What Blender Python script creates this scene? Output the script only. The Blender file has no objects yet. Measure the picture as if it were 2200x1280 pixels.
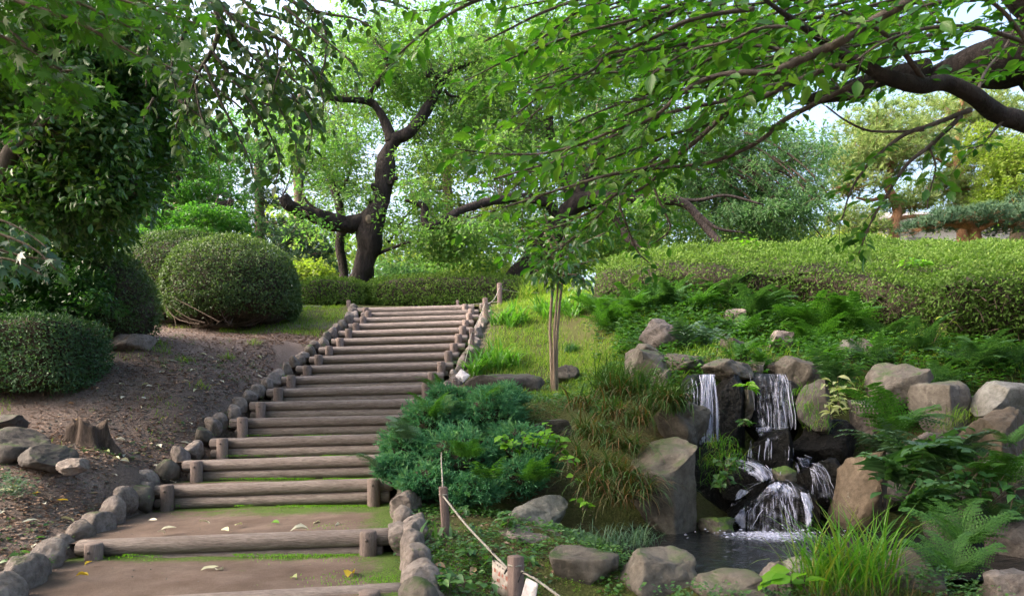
import bpy, bmesh, math, random
import numpy as np
from mathutils import Vector, Matrix
from mathutils.bvhtree import BVHTree

SC = bpy.context.scene
COL = SC.collection
rng = np.random.default_rng(11)
random.seed(11)

# ------------------------------------------------------------------ camera, sky, sun, exposure
F, CX, HY, EYE = 1467.0, 1100.0, 870.0, 1.5      # a 24 mm level shift lens at eye height
cam_d = bpy.data.cameras.new('camera')
cam_d.sensor_width = 36.0
cam_d.lens = 36.0 * F / 2200.0
cam_d.shift_y = (HY - 640.0) / 2200.0
cam_d.clip_start = 0.05
cam_d.clip_end = 1500.0
cam_d.dof.use_dof = True
cam_d.dof.focus_distance = 8.5
cam_d.dof.aperture_fstop = 4.0
cam = bpy.data.objects.new('camera', cam_d)
COL.objects.link(cam)
cam.location = (0, 0, EYE)
cam.rotation_euler = (math.radians(90), 0, 0)
SC.camera = cam

SUN_EL, SUN_AZ = 38.0, -100.0                        # degrees; azimuth clockwise from +Y
w = bpy.data.worlds.new('World')
SC.world = w
w.use_nodes = True
nt = w.node_tree
for n in list(nt.nodes):
    nt.nodes.remove(n)
sky = nt.nodes.new('ShaderNodeTexSky')
sky.sky_type = 'NISHITA'
sky.sun_disc = False
sky.sun_elevation = math.radians(SUN_EL)
sky.sun_rotation = math.radians(SUN_AZ)
sky.air_density = 1.0
sky.dust_density = 9.0
sky.ozone_density = 1.0
bg = nt.nodes.new('ShaderNodeBackground')
bg.inputs['Strength'].default_value = 0.15
wo = nt.nodes.new('ShaderNodeOutputWorld')
nt.links.new(sky.outputs[0], bg.inputs[0])
nt.links.new(bg.outputs[0], wo.inputs[0])

sl = bpy.data.lights.new('sun', 'SUN')
sl.energy = 0.75
sl.angle = math.radians(35)
sl.color = (1.0, 0.93, 0.8)
so = bpy.data.objects.new('sun', sl)
COL.objects.link(so)
_e, _a = math.radians(SUN_EL), math.radians(SUN_AZ)
sdir = Vector((math.sin(_a) * math.cos(_e), math.cos(_a) * math.cos(_e), math.sin(_e)))
so.rotation_euler = (-sdir).to_track_quat('-Z', 'Y').to_euler()
so.location = sdir * 60

vs = SC.view_settings
vs.view_transform = 'Standard'
vs.look = 'None'
vs.exposure = 2.45
vs.gamma = 1.0
vs.use_curve_mapping = False
SC.cycles.use_denoising = True
SC.cycles.max_bounces = 8
SC.cycles.diffuse_bounces = 3
SC.cycles.glossy_bounces = 3
SC.cycles.transmission_bounces = 5
SC.cycles.transparent_max_bounces = 12
SC.cycles.sample_clamp_indirect = 6.0
SC.cycles.caustics_reflective = False
SC.cycles.caustics_refractive = False

# ------------------------------------------------------------------ helpers
def P(px, py, D):
    """a point of the place: photo column, photo row, metres away"""
    return np.array([(px - CX) / F * D, D, EYE + (HY - py) / F * D])

def tag(o, label=None, cat=None, group=None, kind=None):
    if label: o['label'] = label
    if cat: o['category'] = cat
    if group: o['group'] = group
    if kind: o['kind'] = kind
    return o

def thing(name, label, cat, loc=(0, 0, 0), group=None):
    o = bpy.data.objects.new(name, None)
    o.empty_display_size = 0.1
    COL.objects.link(o)
    o.location = Vector([float(c) for c in loc])
    return tag(o, label, cat, group)

def root_loc(parent):
    v = Vector((0, 0, 0))
    while parent is not None:
        v = v + parent.location
        parent = parent.parent
    return v

def raw_mesh(name, V, faces, mat=None, rnd=None, smooth=False, attrs=None):
    V = np.asarray(V, dtype=np.float32)
    me = bpy.data.meshes.new(name)
    me.vertices.add(len(V))
    me.vertices.foreach_set('co', V.ravel())
    idx, starts, off = [], [], 0
    for f in faces:
        f = np.asarray(f, dtype=np.int32)
        if f.size == 0:
            continue
        k = f.shape[1]
        idx.append(f.ravel())
        starts.append(off + np.arange(len(f), dtype=np.int32) * k)
        off += f.size
    idx = np.concatenate(idx)
    starts = np.concatenate(starts)
    me.loops.add(len(idx))
    me.loops.foreach_set('vertex_index', idx)
    me.polygons.add(len(starts))
    me.polygons.foreach_set('loop_start', starts.astype(np.int32))
    if smooth:
        me.polygons.foreach_set('use_smooth', np.ones(len(starts), dtype=bool))
    me.update(calc_edges=True)
    al = dict(attrs or {})
    if rnd is not None:
        al['rnd'] = rnd
    for k, a in al.items():
        at = me.attributes.new(k, 'FLOAT', 'POINT')
        at.data.foreach_set('value', np.asarray(a, dtype=np.float32))
    if mat is not None:
        me.materials.append(mat)
    return me

def obj(name, V, faces, mat, parent=None, loc=None, **kw):
    V = np.asarray(V, dtype=np.float64)
    o_at = np.array(root_loc(parent)) if parent is not None else (np.zeros(3) if loc is None else np.asarray(loc, float))
    me = raw_mesh(name, V - o_at, faces, mat, **kw)
    o = bpy.data.objects.new(name, me)
    COL.objects.link(o)
    if parent is not None:
        o.parent = parent
    else:
        o.location = Vector([float(c) for c in o_at])
    return o

def inst(name, me, parent, M):
    """an object sharing mesh data, world matrix M, under parent"""
    o = bpy.data.objects.new(name, me)
    COL.objects.link(o)
    o.parent = parent
    o.matrix_local = Matrix.Translation(-root_loc(parent)) @ M
    return o

class Geo:
    """collects pieces into one mesh"""
    def __init__(self):
        self.V, self.f, self.r, self.n = [], {}, [], 0
    def add(self, V, faces, rnd=0.5):
        V = np.asarray(V, float)
        for f in faces:
            f = np.asarray(f)
            if f.size:
                self.f.setdefault(f.shape[1], []).append(f + self.n)
        self.V.append(V)
        self.r.append(np.broadcast_to(np.asarray(rnd, float), (len(V),)) if np.ndim(rnd) <= 1 else rnd)
        self.n += len(V)
    def get(self):
        return np.concatenate(self.V), [np.concatenate(v) for v in self.f.values()], np.concatenate(self.r)
    def build(self, name, mat, parent=None, loc=None, smooth=False):
        V, f, r = self.get()
        return obj(name, V, f, mat, parent, loc, rnd=r, smooth=smooth)
    def tris(self):
        return sum(len(x) * (k - 2) for k, v in self.f.items() for x in v)

def vnoise(p, scale=1.0, seed=0, octaves=3):
    """smooth pseudo noise from sine waves, about -1..1"""
    r = np.random.default_rng(seed + 1000)
    p = np.asarray(p, float) * scale
    out = np.zeros(len(p))
    amp = 1.0
    for o in range(octaves):
        for k in range(5):
            d = r.normal(size=p.shape[1]); d /= np.linalg.norm(d)
            out += amp * np.sin(p @ d * (2 ** o) * r.uniform(1.2, 2.4) + r.uniform(0, 6.28)) / 2.6
        amp *= 0.5
    return out / 1.4

def norm(a):
    return a / np.maximum(np.linalg.norm(a, axis=-1, keepdims=True), 1e-9)

def catmull(pts, per=6):
    pts = np.asarray(pts, float)
    if len(pts) < 3:
        t = np.linspace(0, 1, per + 1)[:, None]
        return pts[0] * (1 - t) + pts[-1] * t
    q = np.vstack([2 * pts[0] - pts[1], pts, 2 * pts[-1] - pts[-2]])
    out = []
    for i in range(len(pts) - 1):
        p0, p1, p2, p3 = q[i:i + 4]
        for t in np.linspace(0, 1, per, endpoint=False):
            out.append(0.5 * ((2 * p1) + (-p0 + p2) * t + (2 * p0 - 5 * p1 + 4 * p2 - p3) * t * t + (-p0 + 3 * p1 - 3 * p2 + p3) * t ** 3))
    out.append(pts[-1])
    return np.array(out)

def tube(g, pts, rad, sides=6, wob=0.0, seed=0, cap=True, rnd=0.5):
    pts = np.asarray(pts, float)
    n = len(pts)
    rad = np.broadcast_to(np.asarray(rad, float), (n,))
    tan = norm(np.gradient(pts, axis=0))
    up = np.array([0, 0, 1.0]) if abs(tan[0][2]) < 0.9 else np.array([1.0, 0, 0])
    a = norm(np.cross(tan[0], up)[None])[0]
    V = np.zeros((n, sides, 3))
    ang = np.linspace(0, 2 * np.pi, sides, endpoint=False)
    for i in range(n):
        a = a - tan[i] * (a @ tan[i]); a = a / max(np.linalg.norm(a), 1e-9)
        b = np.cross(tan[i], a)
        V[i] = pts[i] + rad[i] * (np.cos(ang)[:, None] * a + np.sin(ang)[:, None] * b)
    if wob:
        flat = V.reshape(-1, 3)
        k_ = 1.0 / max(rad.max(), 1e-3)
        nz = vnoise(flat, k_ * 0.9, seed, 3) + .45 * vnoise(flat * np.array([1, 1, .35]), k_ * 4.0, seed + 1, 3)
        ctr = np.repeat(pts, sides, 0)
        flat = ctr + (flat - ctr) * (1 + wob * nz)[:, None]
        V = flat.reshape(n, sides, 3)
    ii = np.arange(n - 1)[:, None] * sides
    j = np.arange(sides)[None]
    j2 = (j + 1) % sides
    q = np.stack([ii + j, ii + j2, ii + sides + j2, ii + sides + j], -1).reshape(-1, 4)
    V = V.reshape(-1, 3)
    faces = [q]
    if cap:
        c0, c1 = len(V), len(V) + 1
        V = np.vstack([V, pts[0], pts[-1]])
        t = [(c0, (k + 1) % sides, k) for k in range(sides)] + [(c1, (n - 1) * sides + k, (n - 1) * sides + (k + 1) % sides) for k in range(sides)]
        faces.append(np.array(t))
    g.add(V, faces, rnd)

def twigs_batch(g, A, B, r0, r1, sag=0.1, segs=3):
    """many thin three-sided twigs from A to B at once"""
    A, B = np.asarray(A, float), np.asarray(B, float)
    n = len(A)
    if n == 0:
        return
    d = norm(B - A)
    ref = np.where(np.abs(d[:, 2:3]) < 0.9, np.array([[0, 0, 1.0]]), np.array([[1.0, 0, 0]]))
    a = norm(np.cross(d, ref)); b = np.cross(d, a)
    L = np.linalg.norm(B - A, axis=1)[:, None]
    V = np.zeros((n, segs + 1, 3, 3))
    bend = rng.normal(size=(n, 3)) * L * 0.12 + np.array([0, 0, 1.0]) * L * sag
    for s in range(segs + 1):
        t = s / segs
        c = A * (1 - t) + B * t + bend * (4 * t * (1 - t)) * 0.5
        r = r0 * (1 - t) + r1 * t
        for k in range(3):
            an = k * 2.0944
            V[:, s, k] = c + r * (math.cos(an) * a + math.sin(an) * b)
    base = (np.arange(n) * (segs + 1) * 3)[:, None, None]
    s = (np.arange(segs) * 3)[None, :, None]
    k = np.arange(3)[None, None]; k2 = (k + 1) % 3
    q = np.stack([base + s + k, base + s + k2, base + s + 3 + k2, base + s + 3 + k], -1).reshape(-1, 4)
    g.add(V.reshape(-1, 3), [q], 0.5)

# leaf templates: x along the leaf 0..1, y across -.5..+.5, z lift
T_RHOMB = (np.array([[0, 0, 0], [.42, .5, .07], [1, 0, -.05], [.42, -.5, .07]]), [np.array([[0, 2, 1], [0, 3, 2]])])
T_TRI = (np.array([[0, -.5, 0], [0, .5, 0], [1, 0, 0]]), [np.array([[0, 1, 2]])])
T_OVAL = (np.array([[0, 0, 0], [.35, 0, -.03], [.7, 0, -.06], [1, 0, -.16],
                    [.17, .27, .04], [.45, .5, .06], [.76, .33, .0],
                    [.17, -.27, .04], [.45, -.5, .06], [.76, -.33, .0]]),
          [np.array([[0, 1, 4], [1, 5, 4], [2, 3, 6], [0, 7, 1], [1, 7, 8], [2, 9, 3]]),
           np.array([[1, 2, 6, 5], [1, 8, 9, 2]])])

def leaf_verts(pos, dr, nr, L, W, T):
    tv = T[0]
    x = norm(dr)
    z = norm(nr - x * np.sum(nr * x, 1, keepdims=True))
    y = np.cross(z, x)
    N = len(pos)
    L = np.broadcast_to(np.asarray(L, float), (N,))[:, None, None]
    W = np.broadcast_to(np.asarray(W, float), (N,))[:, None, None]
    V = pos[:, None] + L * tv[None, :, 0:1] * x[:, None] + W * tv[None, :, 1:2] * y[:, None] + L * tv[None, :, 2:3] * z[:, None]
    return V, x, y, z

def leaves(g, pos, dr, nr, L, W, T=T_RHOMB, rnd=None):
    pos = np.asarray(pos, float)
    N = len(pos)
    if N == 0:
        return
    V, *_ = leaf_verts(pos, np.asarray(dr, float), np.asarray(nr, float), L, W, T)
    k = len(T[0])
    fs = [(f[None] + (np.arange(N) * k)[:, None, None]).reshape(-1, f.shape[1]) for f in T[1]]
    if rnd is None:
        rnd = rng.random(N)
    g.add(V.reshape(-1, 3), fs, np.repeat(rnd, k))

def blades(g, base, az, L, W, bend, lean, segs=4, rnd=None, tipdroop=0.0):
    """grass blades / straps: ribbons rising from base and arching over"""
    base = np.asarray(base, float); N = len(base)
    L = np.broadcast_to(L, (N,)); W = np.broadcast_to(W, (N,))
    bend = np.broadcast_to(bend, (N,)); lean = np.broadcast_to(lean, (N,))
    h = np.stack([np.cos(az), np.sin(az), np.zeros(N)], 1)
    side = np.stack([-np.sin(az), np.cos(az), np.zeros(N)], 1)
    V = np.zeros((N, segs * 2 + 1, 3))
    p = base.copy()
    for s in range(segs + 1):
        t = s / segs
        wv = (W * (1 - t ** 2.2) * (0.6 + 0.8 * min(t * 3, 1) * 0.5))[:, None]
        if s < segs:
            V[:, 2 * s] = p - side * wv * .5
            V[:, 2 * s + 1] = p + side * wv * .5
        else:
            V[:, 2 * s] = p
        th = lean + bend * t
        p = p + (L / segs)[:, None] * (h * np.sin(th)[:, None] + np.array([0, 0, 1.0]) * np.cos(th)[:, None])
    k = segs * 2 + 1
    o = (np.arange(N) * k)[:, None, None]
    q = np.array([[2 * s, 2 * s + 1, 2 * s + 3, 2 * s + 2] for s in range(segs - 1)])
    t3 = np.array([[2 * segs - 2, 2 * segs - 1, 2 * segs]])
    if rnd is None:
        rnd = rng.random(N)
    g.add(V.reshape(-1, 3), [(q[None] + o).reshape(-1, 4), (t3[None] + o).reshape(-1, 3)], np.repeat(rnd, k))

# ------------------------------------------------------------------ materials
def new_mat(name):
    m = bpy.data.materials.new(name)
    m.use_nodes = True
    t = m.node_tree
    for n in list(t.nodes):
        t.nodes.remove(n)
    out = t.nodes.new('ShaderNodeOutputMaterial')
    return m, t, out

def nd(t, typ, **kw):
    n = t.nodes.new(typ)
    for k, v in kw.items():
        if k.startswith('i_'):
            key = k[2:]
            key = int(key) if key.isdigit() else key.replace('_', ' ')
            n.inputs[key].default_value = v
        else:
            setattr(n, k, v)
    return n

def ramp(t, fac, stops):
    r = t.nodes.new('ShaderNodeValToRGB')
    el = r.color_ramp.elements
    while len(el) < len(stops):
        el.new(0.5)
    for e, (p, c) in zip(el, stops):
        e.position = p
        e.color = (*c, 1.0) if len(c) == 3 else c
    t.links.new(fac, r.inputs[0])
    return r

def leaf_mat(name, cols, trans=0.38, rough=0.45, spec=0.35, tint=(1.5, 1.7, 0.6)):
    m, t, out = new_mat(name)
    at = nd(t, 'ShaderNodeAttribute', attribute_name='rnd')
    n = len(cols)
    r = ramp(t, at.outputs['Fac'], [(i / max(n - 1, 1), c) for i, c in enumerate(cols)])
    pb = nd(t, 'ShaderNodeBsdfPrincipled')
    pb.inputs['Roughness'].default_value = rough
    pb.inputs['Specular IOR Level'].default_value = spec
    t.links.new(r.outputs[0], pb.inputs['Base Color'])
    tb = nd(t, 'ShaderNodeBsdfTranslucent')
    mu = nd(t, 'ShaderNodeMix', data_type='RGBA', blend_type='MULTIPLY')
    mu.inputs[0].default_value = 1.0
    t.links.new(r.outputs[0], mu.inputs[6])
    mu.inputs[7].default_value = (*tint, 1)
    t.links.new(mu.outputs[2], tb.inputs[0])
    mx = nd(t, 'ShaderNodeMixShader')
    mx.inputs[0].default_value = trans
    t.links.new(pb.outputs[0], mx.inputs[1])
    t.links.new(tb.outputs[0], mx.inputs[2])
    t.links.new(mx.outputs[0], out.inputs[0])
    return m

def solid_mat(name, c1, c2, scale=6.0, rough=0.8, bump=0.3, bscale=30.0, stretch=(1, 1, 1), spec=0.3, third=None, moss=None, dist=0.02, mosslevel=0.5, wet=False, coord='Object', lichen=False, vary=.0):
    """mottled solid: stone, bark, soil, concrete"""
    m, t, out = new_mat(name)
    tc = nd(t, 'ShaderNodeTexCoord')
    mp = nd(t, 'ShaderNodeMapping')
    mp.inputs['Scale'].default_value = stretch
    t.links.new(tc.outputs[coord], mp.inputs[0])
    n1 = nd(t, 'ShaderNodeTexNoise', i_Scale=scale, i_Detail=7.0, i_Roughness=0.65)
    t.links.new(mp.outputs[0], n1.inputs['Vector'])
    stops = [(0.3, c1), (0.68, c2)] if third is None else [(0.28, c1), (0.5, third), (0.72, c2)]
    r = ramp(t, n1.outputs['Fac'], stops)
    n2 = nd(t, 'ShaderNodeTexNoise', i_Scale=bscale, i_Detail=8.0, i_Roughness=0.7)
    t.links.new(mp.outputs[0], n2.inputs['Vector'])
    # fine grain of the stuff itself
    g = nd(t, 'ShaderNodeMix', data_type='RGBA', blend_type='MULTIPLY')
    g.inputs[0].default_value = 0.8
    r2 = ramp(t, n2.outputs['Fac'], [(0.3, (.42, .4, .39)), (0.5, (.95, .94, .93)), (0.7, (1.4, 1.4, 1.4))])
    t.links.new(r.outputs[0], g.inputs[6]); t.links.new(r2.outputs[0], g.inputs[7])
    col = g.outputs[2]
    if lichen:
        vo = nd(t, 'ShaderNodeTexNoise', i_Scale=scale * 2.6, i_Detail=5.0, i_Roughness=.8)
        t.links.new(tc.outputs[coord], vo.inputs['Vector'])
        rl = ramp(t, vo.outputs['Fac'], [(.63, (0, 0, 0)), (.70, (1, 1, 1))])
        ml = nd(t, 'ShaderNodeMix', data_type='RGBA')
        sc_ = nd(t, 'ShaderNodeMath', operation='MULTIPLY'); t.links.new(rl.outputs[0], sc_.inputs[0]); sc_.inputs[1].default_value = .55
        t.links.new(sc_.outputs[0], ml.inputs[0]); t.links.new(col, ml.inputs[6]); ml.inputs[7].default_value = (.27, .27, .235, 1)
        col = ml.outputs[2]
    if moss is not None:
        geo = nd(t, 'ShaderNodeNewGeometry')
        sp = nd(t, 'ShaderNodeSeparateXYZ')
        t.links.new(geo.outputs['Normal'], sp.inputs[0])
        n3 = nd(t, 'ShaderNodeTexNoise', i_Scale=4.0, i_Detail=6.0, i_Roughness=0.7)
        t.links.new(tc.outputs[coord], n3.inputs['Vector'])
        ad = nd(t, 'ShaderNodeMath', operation='MULTIPLY_ADD')
        t.links.new(sp.outputs['Z'], ad.inputs[0]); ad.inputs[1].default_value = 0.35
        t.links.new(n3.outputs['Fac'], ad.inputs[2])
        rm = ramp(t, ad.outputs[0], [(mosslevel, (0, 0, 0)), (min(mosslevel + .14, 1), (1, 1, 1))])
        mm = nd(t, 'ShaderNodeMix', data_type='RGBA')
        t.links.new(rm.outputs[0], mm.inputs[0])
        t.links.new(col, mm.inputs[6]); mm.inputs[7].default_value = (*moss, 1)
        col = mm.outputs[2]
    if vary:
        oi = nd(t, 'ShaderNodeObjectInfo')
        hs = nd(t, 'ShaderNodeHueSaturation')
        mr = nd(t, 'ShaderNodeMapRange'); mr.inputs[3].default_value = 1 - vary; mr.inputs[4].default_value = 1 + vary
        t.links.new(oi.outputs['Random'], mr.inputs[0]); t.links.new(mr.outputs[0], hs.inputs['Value'])
        t.links.new(col, hs.inputs['Color']); col = hs.outputs[0]
    pb = nd(t, 'ShaderNodeBsdfPrincipled')
    t.links.new(col, pb.inputs['Base Color'])
    pb.inputs['Roughness'].default_value = rough
    pb.inputs['Specular IOR Level'].default_value = spec
    if wet:
        pb.inputs['Coat Weight'].default_value = 0.8
        pb.inputs['Coat Roughness'].default_value = 0.12
    b = nd(t, 'ShaderNodeBump')
    b.inputs['Strength'].default_value = bump
    b.inputs['Distance'].default_value = dist
    mixn = nd(t, 'ShaderNodeMath', operation='MULTIPLY_ADD')
    t.links.new(n1.outputs['Fac'], mixn.inputs[0]); mixn.inputs[1].default_value = 1.6
    t.links.new(n2.outputs['Fac'], mixn.inputs[2])
    t.links.new(mixn.outputs[0], b.inputs['Height'])
    t.links.new(b.outputs[0], pb.inputs['Normal'])
    t.links.new(pb.outputs[0], out.inputs[0])
    return m

M = {}
M['log'] = solid_mat('weathered_log', (.15, .115, .106), (.27, .225, .213), 3.0, .75, .8, 14, (1.2, 9, 9), dist=.025, vary=.22)
M['post_wood'] = solid_mat('post_wood', (.135, .10, .092), (.215, .165, .152), 5, .7, .4, 30, (8, 8, 1.2), vary=.2)
M['bolt'] = solid_mat('bolt', (.08, .06, .055), (.13, .1, .09), 20, .5, .1)
M['stone_mauve'] = solid_mat('stone_mauve', (.115, .094, .087), (.215, .182, .172), 5, .85, .9, 20, third=(.165, .138, .129), moss=(.06, .07, .03), mosslevel=.9, lichen=True, vary=.2)
M['stone_brown'] = solid_mat('stone_brown', (.066, .056, .049), (.145, .126, .112), 3.2, .85, .9, 16, third=(.10, .087, .077), moss=(.04, .062, .02), mosslevel=.77, lichen=True, vary=.2)
M['stone_grey'] = solid_mat('stone_grey', (0.094, 0.091, 0.086), (0.182, 0.177, 0.166), 3.5, .85, .8, 20, third=(0.138, 0.132, 0.124), moss=(.06, .08, .03), mosslevel=.88, lichen=True, vary=.2)
M['stone_orange'] = solid_mat('stone_orange', (.078, .06, .046), (.16, .13, .104), 2.6, .85, .9, 16, third=(.11, .084, .062), moss=(.05, .07, .02), mosslevel=.86, lichen=True, vary=.2)
M['stone_dark'] = solid_mat('stone_dark', (0.036, 0.031, 0.030), (0.090, 0.078, 0.075), 4, .8, .6, 22, moss=(.035, .06, .015), mosslevel=.80)
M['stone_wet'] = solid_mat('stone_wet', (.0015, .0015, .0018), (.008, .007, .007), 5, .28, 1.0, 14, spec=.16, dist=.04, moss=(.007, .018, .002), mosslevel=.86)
M['fence_wood'] = solid_mat('fence_wood', (.085, .058, .053), (.14, .10, .092), 5, .7, .4, 30, (8, 8, 1.2), vary=.15)
M['stone_moss'] = solid_mat('stone_moss', (.07, .06, .05), (.17, .15, .13), 4, .85, .6, 22, moss=(.055, .095, .018), mosslevel=.55)
M['bark_dark'] = solid_mat('bark_dark', (.010, .008, .008), (.05, .037, .036), 5, .9, 1.0, 13, (1, 1, .35), dist=.09)
M['bark_cherry'] = solid_mat('bark_cherry', (.035, .027, .024), (.12, .095, .085), 6, .85, .8, 30, (1, 1, .5), dist=.02)
M['bark_camellia'] = solid_mat('bark_camellia', (.035, .028, .024), (.10, .08, .07), 5, .85, .5, 25, (1, 1, .25))
M['bark_pine'] = solid_mat('bark_pine', (.12, .055, .03), (.33, .18, .1), 4, .9, 1.0, 14, (1, 1, .4), dist=.05)
M['bark_grey'] = solid_mat('bark_grey', (0.081, 0.059, 0.043), (0.167, 0.130, 0.099), 5, .85, .5, 25, (1, 1, .25))
M['twig'] = solid_mat('twig', (.05, .035, .028), (.13, .095, .075), 12, .85, .2)
M['stump'] = solid_mat('stump_wood', (0.035, 0.025, 0.021), (0.119, 0.087, 0.073), 5, .95, 1.0, 26, (4, 4, .5), dist=.03)
M['rope'] = solid_mat('rope_fibre', (.17, .155, .14), (.32, .30, .27), 60, .9, .4, 120)
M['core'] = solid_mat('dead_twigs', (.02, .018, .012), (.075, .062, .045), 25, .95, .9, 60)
M['plaster'] = solid_mat('house_plaster', (.30, .29, .28), (.38, .37, .36), 2, .9, .1)
M['roof'] = solid_mat('roof_tile', (.12, .115, .125), (.2, .19, .2), 6, .8, .3)
M['sign'] = solid_mat('sign_board', (.24, .21, .195), (.36, .325, .31), 7, .6, .05)
M['stem_pale'] = solid_mat('pale_stem', (.16, .115, .085), (.30, .23, .175), 8, .8, .4, 30, (2, 2, .4))
M['paper'] = solid_mat('sign_back', (.33, .31, .34), (.42, .40, .43), 5, .6, .05)
M['red_print'] = solid_mat('red_print', (.27, .07, .05), (.33, .11, .08), 40, .7, 0)
M['black_print'] = solid_mat('black_print', (.03, .03, .03), (.06, .06, .06), 40, .7, 0)
M['cord'] = solid_mat('black_cord', (.008, .008, .01), (.02, .02, .025), 40, .6, 0)

LEAF = {}
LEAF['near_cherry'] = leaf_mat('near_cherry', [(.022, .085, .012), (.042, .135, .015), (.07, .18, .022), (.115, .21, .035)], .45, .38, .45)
LEAF['cherry_far'] = leaf_mat('cherry_far', [(.07, .16, .05), (.105, .2, .06), (.14, .235, .07), (.19, .255, .08)], .5, .55, .25, (1.25, 1.6, .7))  # leaf colour brightened to stand in for sun on the far trees
LEAF['weeping'] = leaf_mat('weeping', [(.065, .145, .065), (.095, .18, .075), (.13, .21, .085)], .5, .5, .25, (1.15, 1.5, .8))
LEAF['camellia'] = leaf_mat('camellia', [(.025, .075, .025), (.04, .11, .028), (.06, .14, .03), (.10, .16, .035)], .35, .32, .5)
LEAF['overhang'] = leaf_mat('overhang', [(.022, .06, .018), (.035, .085, .02), (.055, .10, .025)], .32, .45, .3)
LEAF['maple'] = leaf_mat('maple', [(.04, .13, .03), (.06, .17, .035), (.085, .2, .04)], .45, .5, .25)
LEAF['maple_near'] = leaf_mat('maple_near', [(.03, .095, .015), (.045, .13, .018), (.065, .15, .02)], .45, .45, .3)
LEAF['maple_blue'] = leaf_mat('maple_blue', [(.03, .075, .05), (.05, .11, .07), (.06, .13, .06)], .3, .32, .5)
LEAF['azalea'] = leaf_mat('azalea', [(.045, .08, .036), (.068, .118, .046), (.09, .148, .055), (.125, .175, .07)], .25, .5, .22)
LEAF['azalea_sun'] = leaf_mat('azalea_sun', [(.05, .095, .02), (.075, .135, .027), (.10, .17, .034), (.14, .2, .046)], .35, .6, .15, (1.3, 1.6, .7))  # sunlight on the hedges is put into this leaf colour
LEAF['hedge_dark'] = leaf_mat('hedge_dark', [(.04, .085, .045), (.06, .125, .06), (.085, .16, .075)], .25, .5, .25)
LEAF['shrub'] = leaf_mat('shrub', [(.02, .075, .025), (.035, .11, .03), (.05, .14, .035)], .3, .4, .4)
LEAF['juniper'] = leaf_mat('juniper', [(.03, .11, .055), (.055, .175, .088), (.08, .22, .105), (.12, .25, .09)], .3, .6, .2, (1.2, 1.4, .9))
LEAF['fern'] = leaf_mat('fern', [(.03, .09, .018), (.05, .14, .025), (.075, .18, .03)], .38, .5, .3)
LEAF['fern_dark'] = leaf_mat('fern_dark', [(.03, .085, .03), (.05, .12, .042), (.07, .14, .05)], .35, .55, .25)
LEAF['fern_blue'] = leaf_mat('fern_blue', [(.04, .085, .055), (.06, .12, .075), (.07, .13, .06)], .25, .5, .35)
LEAF['lily'] = leaf_mat('lily', [(.05, .15, .025), (.08, .2, .03), (.11, .24, .05)], .4, .4, .35)
LEAF['grass'] = leaf_mat('grass', [(.08, .16, .025), (.13, .23, .035), (.18, .27, .05), (.24, .26, .08)], .42, .6, .2)
LEAF['tuft'] = leaf_mat('tuft', [(.05, .16, .012), (.085, .23, .02), (.12, .26, .03), (.2, .2, .035)], .4, .4, .35)
LEAF['sedge'] = leaf_mat('sedge', [(.15, .085, .035), (.105, .065, .03), (.05, .08, .022), (.04, .095, .022), (.055, .12, .04)], .25, .5, .3)
LEAF['weed'] = leaf_mat('weed', [(.03, .09, .02), (.05, .13, .03), (.08, .17, .04), (.07, .13, .07)], .35, .4, .35)
LEAF['lime'] = leaf_mat('lime', [(.09, .23, .015), (.13, .28, .02)], .45, .45, .3)
LEAF['pale_leaf'] = leaf_mat('pale_leaf', [(.24, .3, .12), (.34, .36, .2)], .3, .5, .3)
LEAF['pine_blue'] = leaf_mat('pine_blue', [(.03, .07, .045), (.05, .10, .06), (.075, .125, .07)], .15, .6, .2)
LEAF['pine_sun'] = leaf_mat('pine_sun', [(.10, .17, .05), (.16, .225, .07), (.22, .265, .10), (.12, .2, .10)], .4, .6, .2, (1.2, 1.4, .8))  # warm sunlight painted into the needle colour
LEAF['wood_far'] = leaf_mat('wood_far', [(.08, .15, .045), (.12, .19, .05), (.18, .235, .06), (.25, .27, .06)], .5, .6, .2, (1.3, 1.6, .65))  # the brighter yellow greens carry painted sunlight
LEAF['yellow_green'] = leaf_mat('yellow_green', [(.10, .17, .035), (.145, .21, .04), (.19, .23, .06)], .5, .55, .2)  # yellowed so the colour itself gives the far sun glow
LEAF['dead_pale'] = leaf_mat('dead_pale', [(.48, .46, .36), (.58, .55, .46), (.45, .45, .25)], .15, .6, .3, tint=(1, 1, 1))
LEAF['dead_yellow'] = leaf_mat('dead_yellow', [(.5, .33, .02), (.55, .4, .03)], .25, .5, .3, tint=(1, 1, 1))
LEAF['dead_brown'] = leaf_mat('dead_brown', [(.09, .05, .035), (.16, .09, .06), (.23, .15, .11), (.3, .22, .18)], .1, .7, .2, tint=(1, 1, 1))
LEAF['dead_tan'] = leaf_mat('dead_tan', [(.42, .25, .16), (.5, .33, .2)], .15, .6, .25, tint=(1, 1, 1))

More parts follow.
